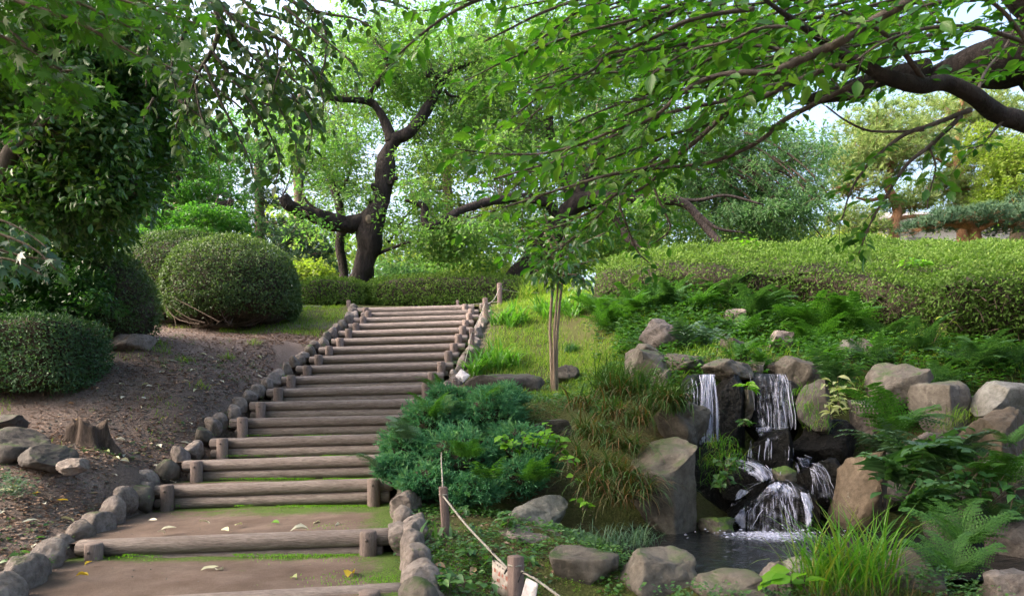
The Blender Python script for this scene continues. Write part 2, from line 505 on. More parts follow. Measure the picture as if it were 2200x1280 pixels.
# ------------------------------------------------------------------ the stairway: where each step stands (left post, right post)
ST = [(51, 803, 1296, 1254, 3.90), (222, 798, 1157, 1135, 5.09), (372, 808, 1041, 1027, 6.73), (433, 835, 987, 975, 7.28),
      (487, 861, 940, 930, 7.82), (529, 880, 898, 890, 8.34), (567, 898, 862, 856, 8.86), (604, 918, 834, 826, 9.34),
      (631, 931, 808, 800, 9.80), (665, 950, 785, 778, 10.26), (689, 965, 765, 757, 10.72), (711, 976, 745, 738, 11.17),
      (734, 986, 727, 720, 11.63), (752, 995, 710, 703, 12.09), (768, 1001, 695, 688, 12.55), (783, 1009, 682, 676, 13.01),
      (794, 1013, 671, 665, 13.46), (788, 1000, 661, 655, 13.95)]
SL = np.array([P(a, c, d - (.12 if i == 0 else 0)) for i, (a, b, c, e, d) in enumerate(ST)])
SR = np.array([P(b, e, d + (.12 if i == 0 else 0)) for i, (a, b, c, e, d) in enumerate(ST)])
SY = np.array([s[4] for s in ST])
SZ = (SL[:, 2] + SR[:, 2]) / 2
_yy = np.concatenate([[2.6], SY, [15.0]])
_zl = np.concatenate([[SL[0, 2] - .14], SL[:, 2], [SL[-1, 2] + .05]])
_zr = np.concatenate([[SR[0, 2] - .14], SR[:, 2], [SR[-1, 2] + .05]])
_xl = np.concatenate([[SL[0, 0] - .1], SL[:, 0], [SL[-1, 0] - .3]])
_xr = np.concatenate([[SR[0, 0] + .1], SR[:, 0], [SR[-1, 0] + .6]])
def s_xl(y): return np.interp(y, _yy, _xl)
def s_xr(y): return np.interp(y, _yy, _xr)
def s_zl(y): return np.interp(y, _yy, _zl)
def s_zr(y): return np.interp(y, _yy, _zr)
def tread_z(y):
    i = np.searchsorted(SY, y, side='right') - 1
    return np.where(i < 0, SZ[0] - .17, SZ[np.clip(i, 0, len(SZ) - 1)] - .02)

# ------------------------------------------------------------------ ground
cp = []
for y in np.arange(2.8, 14.6, .7):
    cp.append((s_xl(y) - .35, y, s_zl(y) - .07))
    cp.append((s_xr(y) + .35, y, s_zr(y) - .07))
for a in [(20, 1262, 4.5), (100, 1130, 5.2), (90, 1010, 6), (0, 900, 7.2), (190, 945, 7), (100, 870, 7.7), (340, 760, 9.3),
          (300, 925, 7.6), (480, 770, 10), (600, 752, 10.6), (520, 715, 12), (690, 690, 13), (650, 660, 15), (400, 850, 8.3),
          (250, 1000, 6.4), (-150, 1000, 6.0), (500, 840, 9.0),
          (955, 1160, 5.0), (960, 1262, 4.2), (1085, 1320, 4.2), (1570, 772, 8.7), (1690, 758, 9.0), (1620, 730, 9.6), (1000, 1085, 6.2), (1150, 1120, 5.6), (1190, 850, 9), (1080, 850, 8.6),
          (1250, 740, 11), (1100, 680, 12.5), (1150, 640, 14), (1300, 830, 8.6), (1290, 900, 7.7), (1200, 930, 7.4), (1340, 720, 10.5),
          (1600, 775, 8.0), (1600, 1140, 6.7), (1400, 1150, 6.3), (1250, 1165, 5.8), (1900, 780, 8.3), (1900, 1010, 7.1),
          (2150, 1130, 5.9), (2150, 790, 7.9), (2150, 980, 6.9), (2250, 900, 7.3), (1740, 800, 8.0), (1750, 1010, 7.2),
          (1400, 640, 11.5), (1700, 660, 11), (2000, 740, 9.3), (2250, 770, 8.8), (1500, 700, 10), (1800, 730, 9.5),
          (1420, 625, 14), (1700, 620, 14), (2100, 610, 13), (2300, 600, 13), (1220, 880, 7.6), (1430, 960, 6.9), (1420, 800, 8.1)]:
    cp.append(tuple(P(*a)))
cp += [(-8, 17, 3.8), (0, 17, 3.85), (8, 17, 4.1), (-3, 15.5, 3.75), (3, 15.5, 3.85), (-10, 8, 2.3), (-9, 12, 3.0), (-8, 5, 1.4), (-7, 3, .8),
       (-10, 3, 1.4), (0, 2.6, .22), (1.2, 3.0, .26), (-3.5, 2.6, .2), (3.5, 2.8, .32), (6, 3, .5), (1.0, 3.8, .16), (2.0, 3.75, .16),
       (3.0, 3.75, .16), (4.2, 3.8, .18), (1.1, 4.15, .21), (2.2, 4.1, .2), (3.3, 4.1, .2), (1.2, 4.42, .37), (2.2, 4.40, .37), (3.3, 4.38, .37), (.45, 4.7, .44), (.5, 5.4, .46), (5.4, 4.9, .55), (4.6, 5.9, .5), (7, 6, 1.0), (9, 9, 2.6), (9, 13, 4.1)]
cp = np.array(cp, float)
def _tps(r2): return 0.5 * r2 * np.log(r2 + 1e-9)
def _fit(cp, lam=.02):
    n = len(cp)
    d2 = ((cp[:, None, :2] - cp[None, :, :2]) ** 2).sum(-1)
    A = np.zeros((n + 3, n + 3))
    A[:n, :n] = _tps(d2) + lam * np.eye(n)
    A[:n, n] = 1; A[:n, n + 1:] = cp[:, :2]
    A[n:, :n] = A[:n, n:].T
    return np.linalg.solve(A, np.concatenate([cp[:, 2], np.zeros(3)]))
_W = _fit(cp)
def gz0(x, y):
    x = np.clip(np.atleast_1d(np.asarray(x, float)), -10, 9.5); y = np.clip(np.atleast_1d(np.asarray(y, float)), 2.6, 17)
    out = np.zeros(len(x))
    for s in range(0, len(x), 20000):
        xs, ys = x[s:s + 20000], y[s:s + 20000]
        r2 = (xs[:, None] - cp[None, :, 0]) ** 2 + (ys[:, None] - cp[None, :, 1]) ** 2
        out[s:s + 20000] = _tps(r2) @ _W[:-3] + _W[-3] + xs * _W[-2] + ys * _W[-1]
    return out
POND = np.array([(.72, 5.4), (.80, 4.62), (1.6, 4.45), (3.4, 4.42), (4.9, 4.7), (4.7, 5.35), (3.75, 5.75), (3.0, 6.45), (1.25, 6.35)])
WATER_Z = .37
def in_poly(x, y, poly):
    c = np.zeros(len(x), bool)
    j = len(poly) - 1
    for i in range(len(poly)):
        xi, yi = poly[i]; xj, yj = poly[j]
        c ^= ((yi > y) != (yj > y)) & (x < (xj - xi) * (y - yi) / (yj - yi + 1e-12) + xi)
        j = i
    return c
def gz(x, y):
    x = np.atleast_1d(np.asarray(x, float)); y = np.atleast_1d(np.asarray(y, float))
    z = gz0(x, y)
    z = z + .02 * vnoise(np.stack([x, y], 1), 2.2, 5, 3)
    def ss(t): t = np.clip(t, 0, 1); return t * t * (3 - 2 * t)
    m = ss((x - .5) / .3) * ss((4.36 - y) / .22)                    # the ground drops in front of the pond stones
    z = z * (1 - m) + np.minimum(z, .16 + .01 * np.sin(x * 7)) * m
    ins = (x > s_xl(y) - .22) & (x < s_xr(y) + .22) & (y < 14.6)
    z = np.where(ins, np.minimum(z, tread_z(y) - .16), z)
    z = np.where(in_poly(x, y, POND), np.minimum(z, .05), z)
    return z
def g1(x, y): return float(gz(x, y)[0])
def on_ground(px, py, D):
    p = P(px, py, D); p[2] = g1(p[0], p[1]); return p

gx = np.concatenate([[-420, -200, -100, -60, -40, -28, -20, -15, -12], np.arange(-10, 9.6, .085), [11, 13, 16, 21, 30, 45, 70, 110, 200, 420]])
gy = np.concatenate([[-300, -120, -50, -20, -8, -2, .5, 1.6], np.arange(2.4, 16.2, .085), [17, 18.5, 21, 25, 32, 45, 70, 110, 200, 420, 600]])
GX, GY = np.meshgrid(gx, gy)
fx, fy = GX.ravel(), GY.ravel()
fz = gz(fx, fy)
nx, ny = len(gx), len(gy)
ii = (np.arange(ny - 1)[:, None] * nx + np.arange(nx - 1)[None]).ravel()
q = np.stack([ii, ii + 1, ii + nx + 1, ii + nx], 1)
greenness = np.clip((fx - s_xr(fy)) * 2.0 - .4, 0, 1) * np.clip((fy - 3.0), 0, 1)
greenness = np.maximum(greenness, np.clip((fy - 12.2) * .8, 0, 1))

def ground_mat():
    m, t, out = new_mat('soil')
    tc = nd(t, 'ShaderNodeTexCoord')
    n1 = nd(t, 'ShaderNodeTexNoise', i_Scale=1.6, i_Detail=8.0, i_Roughness=.68)
    n2 = nd(t, 'ShaderNodeTexNoise', i_Scale=38.0, i_Detail=6.0, i_Roughness=.75)
    n3 = nd(t, 'ShaderNodeTexVoronoi', i_Scale=55.0)
    for n in (n1, n2, n3): t.links.new(tc.outputs['Object'], n.inputs['Vector'])
    soil = ramp(t, n1.outputs['Fac'], [(.3, (.10, .078, .071)), (.55, (.165, .13, .118)), (.72, (.25, .205, .19))])
    gr = ramp(t, n1.outputs['Fac'], [(.32, (.075, .06, .035)), (.55, (.07, .085, .025)), (.72, (.12, .125, .045))])
    at = nd(t, 'ShaderNodeAttribute', attribute_name='green')
    mx = nd(t, 'ShaderNodeMix', data_type='RGBA')
    t.links.new(at.outputs['Fac'], mx.inputs[0]); t.links.new(soil.outputs[0], mx.inputs[6]); t.links.new(gr.outputs[0], mx.inputs[7])
    g = nd(t, 'ShaderNodeMix', data_type='RGBA', blend_type='MULTIPLY'); g.inputs[0].default_value = .7
    r2 = ramp(t, n2.outputs['Fac'], [(.32, (.45, .43, .42)), (.66, (1.35, 1.3, 1.28))])
    t.links.new(mx.outputs[2], g.inputs[6]); t.links.new(r2.outputs[0], g.inputs[7])
    pb = nd(t, 'ShaderNodeBsdfPrincipled', i_Roughness=.95)
    pb.inputs['Specular IOR Level'].default_value = .15
    t.links.new(g.outputs[2], pb.inputs['Base Color'])
    ad = nd(t, 'ShaderNodeMath', operation='MULTIPLY_ADD'); t.links.new(n3.outputs['Distance'], ad.inputs[0]); ad.inputs[1].default_value = .5
    t.links.new(n2.outputs['Fac'], ad.inputs[2])
    b = nd(t, 'ShaderNodeBump', i_Strength=.9, i_Distance=.03)
    t.links.new(ad.outputs[0], b.inputs['Height']); t.links.new(b.outputs[0], pb.inputs['Normal'])
    t.links.new(pb.outputs[0], out.inputs[0])
    return m
M['soil'] = ground_mat()
tag(obj('ground', np.stack([fx, fy, fz], 1), [q], M['soil'], smooth=True, attrs={'green': greenness}), kind='structure')

# trodden earth between the logs
def tread_mat():
    m, t, out = new_mat('trodden_earth')
    tc = nd(t, 'ShaderNodeTexCoord')
    n1 = nd(t, 'ShaderNodeTexNoise', i_Scale=3.0, i_Detail=8.0, i_Roughness=.65)
    n2 = nd(t, 'ShaderNodeTexNoise', i_Scale=60.0, i_Detail=6.0, i_Roughness=.75)
    n3 = nd(t, 'ShaderNodeTexNoise', i_Scale=9.0, i_Detail=7.0, i_Roughness=.75)
    for n in (n1, n2, n3): t.links.new(tc.outputs['Object'], n.inputs['Vector'])
    dirt = ramp(t, n1.outputs['Fac'], [(.3, (.085, .058, .047)), (.5, (.125, .089, .074)), (.72, (.175, .13, .112))])
    moss = ramp(t, n2.outputs['Fac'], [(.3, (.035, .06, .012)), (.7, (.10, .16, .03))])
    at = nd(t, 'ShaderNodeAttribute', attribute_name='moss')
    ad = nd(t, 'ShaderNodeMath', operation='MULTIPLY_ADD'); t.links.new(at.outputs['Fac'], ad.inputs[0]); ad.inputs[1].default_value = .62
    t.links.new(n3.outputs['Fac'], ad.inputs[2])
    rm = ramp(t, ad.outputs[0], [(.62, (0, 0, 0)), (.86, (1, 1, 1))])
    mx = nd(t, 'ShaderNodeMix', data_type='RGBA')
    t.links.new(rm.outputs[0], mx.inputs[0]); t.links.new(dirt.outputs[0], mx.inputs[6]); t.links.new(moss.outputs[0], mx.inputs[7])
    g = nd(t, 'ShaderNodeMix', data_type='RGBA', blend_type='MULTIPLY'); g.inputs[0].default_value = .5
    r2 = ramp(t, n2.outputs['Fac'], [(.32, (.6, .58, .57)), (.68, (1.25, 1.22, 1.2))])
    t.links.new(mx.outputs[2], g.inputs[6]); t.links.new(r2.outputs[0], g.inputs[7])
    pb = nd(t, 'ShaderNodeBsdfPrincipled', i_Roughness=.92); pb.inputs['Specular IOR Level'].default_value = .2
    t.links.new(g.outputs[2], pb.inputs['Base Color'])
    b = nd(t, 'ShaderNodeBump', i_Strength=.6, i_Distance=.02)
    t.links.new(n2.outputs['Fac'], b.inputs['Height']); t.links.new(b.outputs[0], pb.inputs['Normal'])
    t.links.new(pb.outputs[0], out.inputs[0])
    return m
M['tread'] = tread_mat()
TV, TF, TM, tn = [], [], [], 0
for i in range(-1, len(ST)):
    y0 = 2.4 if i < 0 else SY[i] - .03
    y1 = SY[0] + .04 if i < 0 else (SY[i + 1] + .04 if i + 1 < len(ST) else 15.2)
    na, nb = 26, (30 if y1 - y0 > .8 else 12)
    u = np.linspace(0, 1, na); v = np.linspace(0, 1, nb)
    U, V_ = np.meshgrid(u, v); U, V_ = U.ravel(), V_.ravel()
    y = y0 + (y1 - y0) * V_
    x = (s_xl(y) - .34) * (1 - U) + (s_xr(y) + .34) * U
    if i < 0:
        zl, zr = SL[0, 2] - .17, SR[0, 2] - .17
    else:
        zl, zr = SL[i, 2] - .022, SR[i, 2] - .022
    z = zl * (1 - U) + zr * U + .012 * vnoise(np.stack([x, y], 1), 3.5, 9, 3) - .012
    edge = np.minimum(U, 1 - U)
    z -= np.clip(.03 - edge, 0, .03) * 1.2
    moss = np.clip(1 - (1 - V_) * (y1 - y0) / .30, 0, 1) ** .8
    moss = np.clip(moss * (1.0 + .3 * U), 0, 1)
    moss = np.maximum(moss, np.clip((U - .80) * 6, 0, 1) * (1.0 if i in (0, 1) else .5))
    if i < 0: moss = np.maximum(moss * .3, np.clip((U - .75) * 4, 0, 1) * .8)
    if i == 1: moss = np.maximum(moss, np.clip(1 - np.abs(V_ - .8) * 4, 0, 1) * np.clip(U * 1.4, 0, 1))
    kk = (np.arange(nb - 1)[:, None] * na + np.arange(na - 1)[None]).ravel()
    TF.append(np.stack([kk, kk + 1, kk + na + 1, kk + na], 1) + tn)
    TV.append(np.stack([x, y, z], 1)); TM.append(moss); tn += na * nb
tag(obj('path', np.concatenate(TV), [np.concatenate(TF)], M['tread'], smooth=True, attrs={'moss': np.concatenate(TM)}), kind='structure')

ORD = ['bottommost', 'second', 'third', 'fourth', 'fifth', 'sixth', 'seventh', 'eighth', 'ninth', 'tenth', 'eleventh', 'twelfth',
       'thirteenth', 'fourteenth', 'fifteenth', 'sixteenth', 'seventeenth', 'topmost']
SLAB = {0: 'bottommost log step, cut by the lower edge of the picture', 1: 'second log step from the bottom, before the wide earthen landing',
        2: 'third log step from the bottom, above the wide mossy landing', 17: 'topmost log step below the low hedge'}
for i in range(len(ST)):
    a, b = SL[i].copy(), SR[i].copy()
    d = norm((b - a)[None])[0]
    lab = SLAB.get(i, '%s log step from the bottom of the stairway' % ORD[i])
    t = thing('log_step', lab, 'step', (a + b) / 2 - np.array([0, 0, .2]), 'log steps of the stairway')
    r = .064
    for row in range(2):
        off = np.array([0, 0, -r]) if row == 0 else np.array([0, -.004, -r * 2 - .052])
        e = .17 + .03 * math.sin(i * 3.1 + row)
        rr = r if row == 0 else .058
        A, B = a - d * e + off, b + d * (e - .02) + off
        if row: A, B = A + d * .04, B - d * .05
        n = 22
        pts = A + (B - A) * np.linspace(0, 1, n)[:, None]
        ends = np.concatenate([[A - d * .001], pts, [B + d * .001]])
        rad = np.full(n, rr) * (1 + .03 * vnoise(pts, 2.0, i * 7 + row, 2))
        rad = np.concatenate([[rr * .86], rad, [rr * .86]])
        ends[0] = A - d * .012; ends[-1] = B + d * .012
        g = Geo(); tube(g, ends, rad, 14, .018, i * 2 + row)
        g.build('log', M['log'], t, smooth=True)
    for s, p in ((0, a), (1, b)):
        base_z = float(tread_z(np.array([SY[i] - .15]))[()] if i else SZ[0] - .2)
        pc = p + np.array([0, -.064 - .052, 0])
        top = p[2] + .004 - .012 * math.sin(i * 2.3 + s)
        bot = base_z - .12
        prof = [(top, .0), (top, .05), (top - .004, .0565), (top - .016, .061), ((top + bot) / 2, .062), (bot, .063)]
        g = Geo()
        sides = 18
        V = []; 
        for (z, rr) in prof[1:]:
            an = np.linspace(0, 2 * np.pi, sides, endpoint=False)
            V.append(np.stack([pc[0] + rr * np.cos(an), pc[1] + rr * np.sin(an), np.full(sides, z)], 1))
        V = np.concatenate(V + [np.array([[pc[0], pc[1], top + .001]])])
        k = np.arange(sides); k2 = (k + 1) % sides
        qf = np.concatenate([np.stack([r0 * sides + k2, r0 * sides + k, (r0 + 1) * sides + k, (r0 + 1) * sides + k2], 1) for r0 in range(4)])
        tf = np.stack([k, k2, np.full(sides, len(V) - 1)], 1)
        g.add(V, [qf, tf])
        po = g.build('post', M['post_wood'], t)
        g = Geo()
        bz = top - .06
        an = np.linspace(0, 2 * np.pi, 8, endpoint=False)
        V = [np.stack([pc[0] + rr * np.cos(an), np.full(8, pc[1] - yy), bz + rr * np.sin(an)], 1) for rr, yy in ((.012, .058), (.012, .066), (.007, .07))]
        V = np.concatenate(V + [np.array([[pc[0], pc[1] - .071, bz]])])
        k = np.arange(8); k2 = (k + 1) % 8
        g.add(V, [np.concatenate([np.stack([r0 * 8 + k, r0 * 8 + k2, r0 * 8 + 8 + k2, r0 * 8 + 8 + k], 1) for r0 in range(2)]), np.stack([16 + k, 16 + k2, np.full(8, 24)], 1)])
        g.build('bolt', M['bolt'], po)

# ------------------------------------------------------------------ stones
_ico = {}
def ico(sub):
    if sub not in _ico:
        bm = bmesh.new(); bmesh.ops.create_icosphere(bm, subdivisions=sub, radius=1.0)
        V = np.array([v.co[:] for v in bm.verts]); Fc = np.array([[v.index for v in f.verts] for f in bm.faces]); bm.free()
        _ico[sub] = (V, Fc)
    return _ico[sub]

def rock_verts(size, seed, sub=4, cuts=11, soft=.9, rough=.05, rot=None, bx=.85):
    """an irregular stone of size (x, y, z) around the origin"""
    V, Fc = ico(sub)
    V = V.copy()
    r = np.random.default_rng(seed)
    V = np.sign(V) * np.abs(V) ** bx                                # squarer than a ball
    V /= np.abs(V).max()
    V *= 1.12 if bx < .8 else 1.0
    for _ in range(cuts):
        n = norm(r.normal(size=(1, 3)))[0]
        d = r.uniform(.5, .82) * (1.12 if bx < .8 else 1.0)
        over = V @ n - d
        V -= np.clip(over, 0, None)[:, None] * n * soft
    V *= 1 + .10 * vnoise(V, 1.3, seed, 2)[:, None]
    nv = norm(V)
    V += nv * (rough * vnoise(V, 3.2, seed + 1, 4))[:, None]
    ridge = np.abs(vnoise(V, 4.0, seed + 2, 3))
    V -= nv * (np.clip(.10 - ridge, 0, 1) * .45)[:, None]
    V += nv * (.012 * vnoise(V, 11, seed + 3, 3))[:, None]
    if rot is None: rot = r.uniform(-.5, .5)
    c, s = math.cos(rot), math.sin(rot)
    V = V @ np.array([[c, s, 0], [-s, c, 0], [0, 0, 1]])
    lo, hi = V.min(0), V.max(0)
    V = (V - (lo + hi) / 2) / (hi - lo) * np.asarray(size, float)
    return V, Fc

ROCKS = {}
def rock(x0, y0, x1, y1, D, mat, label, depth=None, seed=None, sub=5, cuts=12, bury=.22, name='boulder', group=None, rough=.07, cat='rock', rot=None, bx=.62):
    seed = seed if seed is not None else int(abs(x0 * 7 + y0 * 13)) % 9973
    wd, ht = (x1 - x0) / F * D, (y1 - y0) / F * D
    dep = depth if depth is not None else .8 * (wd + ht) / 2 + .1
    ht2 = ht * (1 + bury)
    c = P((x0 + x1) / 2, y0, D + dep * .35)
    c[2] = P(0, y0, D)[2] - ht2 / 2
    V, Fc = rock_verts((wd * 1.03, dep, ht2), seed, sub, cuts, rough=rough, rot=rot if rot is not None else float(np.random.default_rng(seed).uniform(-.3, .3)), bx=bx)
    o = obj(name, V + c, [Fc], M[mat], loc=c - np.array([0, 0, ht2 / 2]), smooth=True)
    tag(o, label, cat, group)
    ROCKS[label] = (V + c, Fc)
    return o

# cobble edging set along both sides of the stairway
for side, lab in ((-1, 'row of rounded kerb stones climbing along the left side of the log stairway'),
                  (1, 'row of kerb stones along the right side of the log stairway by the rope')):
    ys = [3.35]
    r = np.random.default_rng(5 + side)
    while ys[-1] < 14.3:
        ys.append(ys[-1] + r.uniform(.17, .27) * (1.25 if ys[-1] < 6 else 1.0))
    x0 = (s_xl(3.4) - .35) if side < 0 else (s_xr(3.4) + .35)
    e = thing('stone_edging', lab, 'kerb', (x0, 3.4, .2))
    for k, y in enumerate(ys):
        if side > 0 and (6.2 < y < 8.0): continue
        x = (s_xl(y) - .29) if side < 0 else (s_xr(y) + .31)
        z = (s_zl(y) if side < 0 else s_zr(y))
        sz = np.array([r.uniform(.15, .22), r.uniform(.20, .31), r.uniform(.20, .28)]) * (1.15 if y < 7 else 1.0)
        V, Fc = rock_verts(sz, 300 + k + side * 50, 4, 5, .7, .03, rot=r.uniform(-.9, .9))
        c = np.array([x + r.normal() * .025, y, z - .055 + r.uniform(-.03, .03)])
        obj('stone', V + c, [Fc], M['stone_mauve' if r.random() < .85 else 'stone_brown'], e, smooth=True)

# rim, wall and bank boulders
R = rock
R(-40, 918, 112, 1010, 6.0, 'stone_dark', 'dark smooth boulder at the left edge beside the tree stump', .7, cuts=5, bx=.95)
R(50, 955, 150, 1010, 5.9, 'stone_dark', 'grey sloping boulder below the tree stump, in front of the dark boulder', .5, cuts=6, bx=.95)
R(128, 985, 188, 1016, 5.8, 'stone_mauve', 'small smooth oval stone at the foot of the grey sloping boulder', .22, cuts=3, bx=.95)
R(-30, 890, 45, 930, 6.5, 'stone_dark', 'half buried dark stone at the left edge under the square clipped bush', .4, cuts=5)
R(222, 712, 332, 766, 9.25, 'stone_mauve', 'broad brown slab leaning under the rounded azalea bush', .7, cuts=7, seed=21)
R(628, 690, 668, 712, 13.0, 'stone_grey', 'pale flat stone in the grass left of the upper steps', .3, cuts=6)
R(640, 655, 700, 668, 15.0, 'stone_grey', 'low pale stone at the foot of the left low hedge', .3, cuts=6)
R(655, 718, 690, 742, 12.2, 'stone_mauve', 'mauve stone outside the kerb stones by the twelfth step', .3, cuts=6)
R(832, 1128, 924, 1205, 4.95, 'stone_mauve', 'large rounded mauve stone at the right end of the second step', .36, cuts=5, bx=.95)
R(858, 1188, 915, 1240, 4.45, 'stone_mauve', 'rounded stone just below the large mauve stone at the path edge', .25, cuts=5)
R(862, 1218, 925, 1290, 4.1, 'stone_grey', 'upright rounded stone at the lower right corner of the path', .26, cuts=5)
R(880, 1250, 960, 1330, 3.85, 'stone_mauve', 'nearest rounded stone at the bottom of the picture beside the path', .3, cuts=5)
R(838, 1055, 905, 1118, 5.7, 'stone_mauve', 'brownish stone tucked under the blue juniper near the third step', .35, cuts=7)
R(1000, 800, 1170, 872, 8.8, 'stone_dark', 'long ridged dark boulder behind the blue juniper', .6, cuts=8, seed=5)
R(1145, 900, 1230, 945, 7.3, 'stone_dark', 'dark stone between the blue juniper and the drooping sedge', .5)
R(1185, 782, 1245, 822, 9.4, 'stone_brown', 'small brown stone beside the stems of the young tree', .4)
R(1078, 1070, 1222, 1142, 5.6, 'stone_grey', 'pale grey block with a sharp top edge below the juniper', .5, seed=33, cuts=14)
R(1072, 1135, 1218, 1195, 5.05, 'stone_mauve', 'flat mauve slab in front of the pale grey block', .45, seed=14, cuts=14)
R(1040, 1138, 1096, 1178, 5.1, 'stone_brown', 'small tan stone beside the leaning rope and the flat mauve slab', .22)
R(1178, 1187, 1328, 1278, 4.5, 'stone_brown', 'angular brown boulder at the left corner of the pond', .42, seed=8, cuts=13)
R(1325, 1192, 1506, 1300, 4.32, 'stone_brown', 'big flat topped boulder at the front edge of the pond', .5, seed=19, cuts=13)
R(1478, 1232, 1648, 1320, 4.1, 'stone_brown', 'broad pond boulder cut by the bottom of the picture', .5, seed=27, cuts=13)
R(1628, 1218, 1706, 1300, 4.3, 'stone_mauve', 'small pond stone half hidden behind the bright grass tuft', .35)
R(1682, 1206, 1800, 1275, 4.55, 'stone_grey', 'greyish pond stone behind the bright grass tuft', .35)
R(1888, 1188, 2045, 1280, 4.4, 'stone_brown', 'wide brown pond stone right of the bright grass tuft', .45, cuts=12)
R(2098, 1232, 2240, 1320, 4.05, 'stone_mauve', 'boulder in the bottom right corner of the picture', .45, cuts=12)
R(1345, 942, 1500, 1150, 6.0, 'stone_brown', 'tall standing boulder left of the waterfall at the water edge', .55, seed=41, sub=5, cuts=12, rot=.1)
R(1408, 862, 1526, 955, 6.7, 'stone_brown', 'mossy shouldered boulder jutting out beneath the left fall', .6, seed=12, cuts=9)
R(1345, 745, 1432, 838, 7.9, 'stone_brown', 'upright brown boulder at the upper left of the waterfall rocks', .6, seed=52, cuts=13)
R(1372, 680, 1462, 738, 8.9, 'stone_mauve', 'pointed light boulder among ferns, highest of the waterfall rocks', .5, seed=61, cuts=13)
R(1348, 735, 1425, 770, 8.4, 'stone_brown', 'flat stone behind the upright brown boulder', .5)
R(1418, 755, 1513, 808, 7.9, 'stone_brown', 'broad blocky boulder left of the spout of the waterfall', .6, seed=29, cuts=13)
R(1395, 790, 1440, 835, 7.7, 'stone_brown', 'wedge shaped stone below the broad blocky boulder', .4)
R(1505, 766, 1618, 808, 7.35, 'stone_brown', 'flat capstone overhanging the waterfall between its two streams', .55, seed=71, cuts=12)
R(1588, 767, 1640, 802, 7.8, 'stone_mauve', 'low stone right behind the flat capstone', .4)
R(1638, 775, 1678, 800, 7.75, 'stone_dark', 'small dark stone above the middle stream', .3)
R(1668, 760, 1758, 824, 7.5, 'stone_brown', 'rough boulder at the right of the waterfall top', .5, seed=81, cuts=12)
R(1538, 725, 1602, 768, 8.5, 'stone_brown', 'brown stone among the ferns above the capstone', .45)
R(1650, 705, 1702, 752, 8.9, 'stone_mauve', 'square stone standing in ferns above the middle stream', .4)
R(1550, 660, 1600, 700, 10.0, 'stone_mauve', 'pale stone half hidden by ferns below the long hedge', .4)
R(1788, 725, 1845, 772, 8.4, 'stone_grey', 'pale rounded stone under fern fronds right of the waterfall', .45)
R(1835, 722, 1892, 785, 8.5, 'stone_dark', 'dark stone beside the pale rounded one under the hedge', .45)
R(1868, 773, 1998, 858, 7.3, 'stone_brown', 'big rounded boulder on top of the right stone wall', .65, seed=91, cuts=8)
R(1958, 815, 2088, 935, 6.95, 'stone_brown', 'speckled boulder in the right stone wall', .6, seed=95, cuts=11)
R(2083, 815, 2240, 895, 6.75, 'stone_grey', 'long flat topped boulder at the upper end of the right wall', .6, seed=99, cuts=13)
R(2072, 872, 2212, 1012, 6.35, 'stone_orange', 'big rust tinted boulder in the right stone wall', .55, seed=103, sub=5, cuts=11)
R(1955, 928, 2072, 990, 6.45, 'stone_mauve', 'wide wedge boulder in front of the speckled boulder', .45, cuts=12)
R(1828, 855, 1892, 930, 7.0, 'stone_mauve', 'upright stone behind the pale leaved shrub', .4, cuts=12)
R(1705, 812, 1802, 915, 7.05, 'stone_dark', 'dark cracked boulder right of the middle stream', .6, seed=111, cuts=12)
R(1795, 968, 1900, 1135, 6.1, 'stone_orange', 'standing stone right of the cascade with one wet dark side', .6, seed=121, sub=5, cuts=10)
R(2138, 990, 2270, 1080, 5.6, 'stone_grey', 'pale boulder at the right edge above the dark water', .5)
R(2128, 1120, 2260, 1215, 5.0, 'stone_mauve', 'boulder at the right edge touching the dark water', .5)
R(1398, 828, 1484, 868, 7.35, 'stone_moss', 'mossy ledge stone beside the left stream', .5)
R(1600, 795, 1632, 830, 7.45, 'stone_moss', 'little mossy stone tucked under the capstone', .3)
R(1586, 818, 1622, 895, 7.2, 'stone_moss', 'mossy green block between the two streams', .35)
R(1503, 1112, 1590, 1160, 6.0, 'stone_moss', 'low mossy stone at the left foot of the cascade', .4)
R(1990, 1060, 2140, 1180, 5.75, 'stone_dark', 'dark shaded boulder behind the big ferns at the right', .5)
R(1880, 960, 2010, 1090, 6.6, 'stone_dark', 'dark boulder behind the right hand ferns below the wall', .5)
# wet rocks under the water
WET = {}
def wet(key, *a, **k):
    WET[key] = R(*a, **k); return WET[key]
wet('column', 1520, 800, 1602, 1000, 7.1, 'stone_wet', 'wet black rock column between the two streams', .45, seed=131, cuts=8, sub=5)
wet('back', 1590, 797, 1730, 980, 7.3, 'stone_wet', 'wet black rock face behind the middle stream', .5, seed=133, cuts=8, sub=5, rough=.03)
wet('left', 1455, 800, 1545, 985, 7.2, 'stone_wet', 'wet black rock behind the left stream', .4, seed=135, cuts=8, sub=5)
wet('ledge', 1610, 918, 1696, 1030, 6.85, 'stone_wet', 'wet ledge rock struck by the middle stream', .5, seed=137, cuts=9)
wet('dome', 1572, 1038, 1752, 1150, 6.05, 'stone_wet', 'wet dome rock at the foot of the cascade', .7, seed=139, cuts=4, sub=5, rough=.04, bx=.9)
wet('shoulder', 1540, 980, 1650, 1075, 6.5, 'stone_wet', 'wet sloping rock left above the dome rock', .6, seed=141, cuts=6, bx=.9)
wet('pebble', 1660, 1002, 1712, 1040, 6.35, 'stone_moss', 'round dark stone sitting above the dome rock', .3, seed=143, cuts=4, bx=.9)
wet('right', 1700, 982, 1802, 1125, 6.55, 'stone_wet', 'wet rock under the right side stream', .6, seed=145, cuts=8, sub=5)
wet('hollow', 1440, 940, 1590, 1150, 6.75, 'stone_wet', 'shaded wet rock behind the tall standing boulder', .6, seed=147, cuts=9)
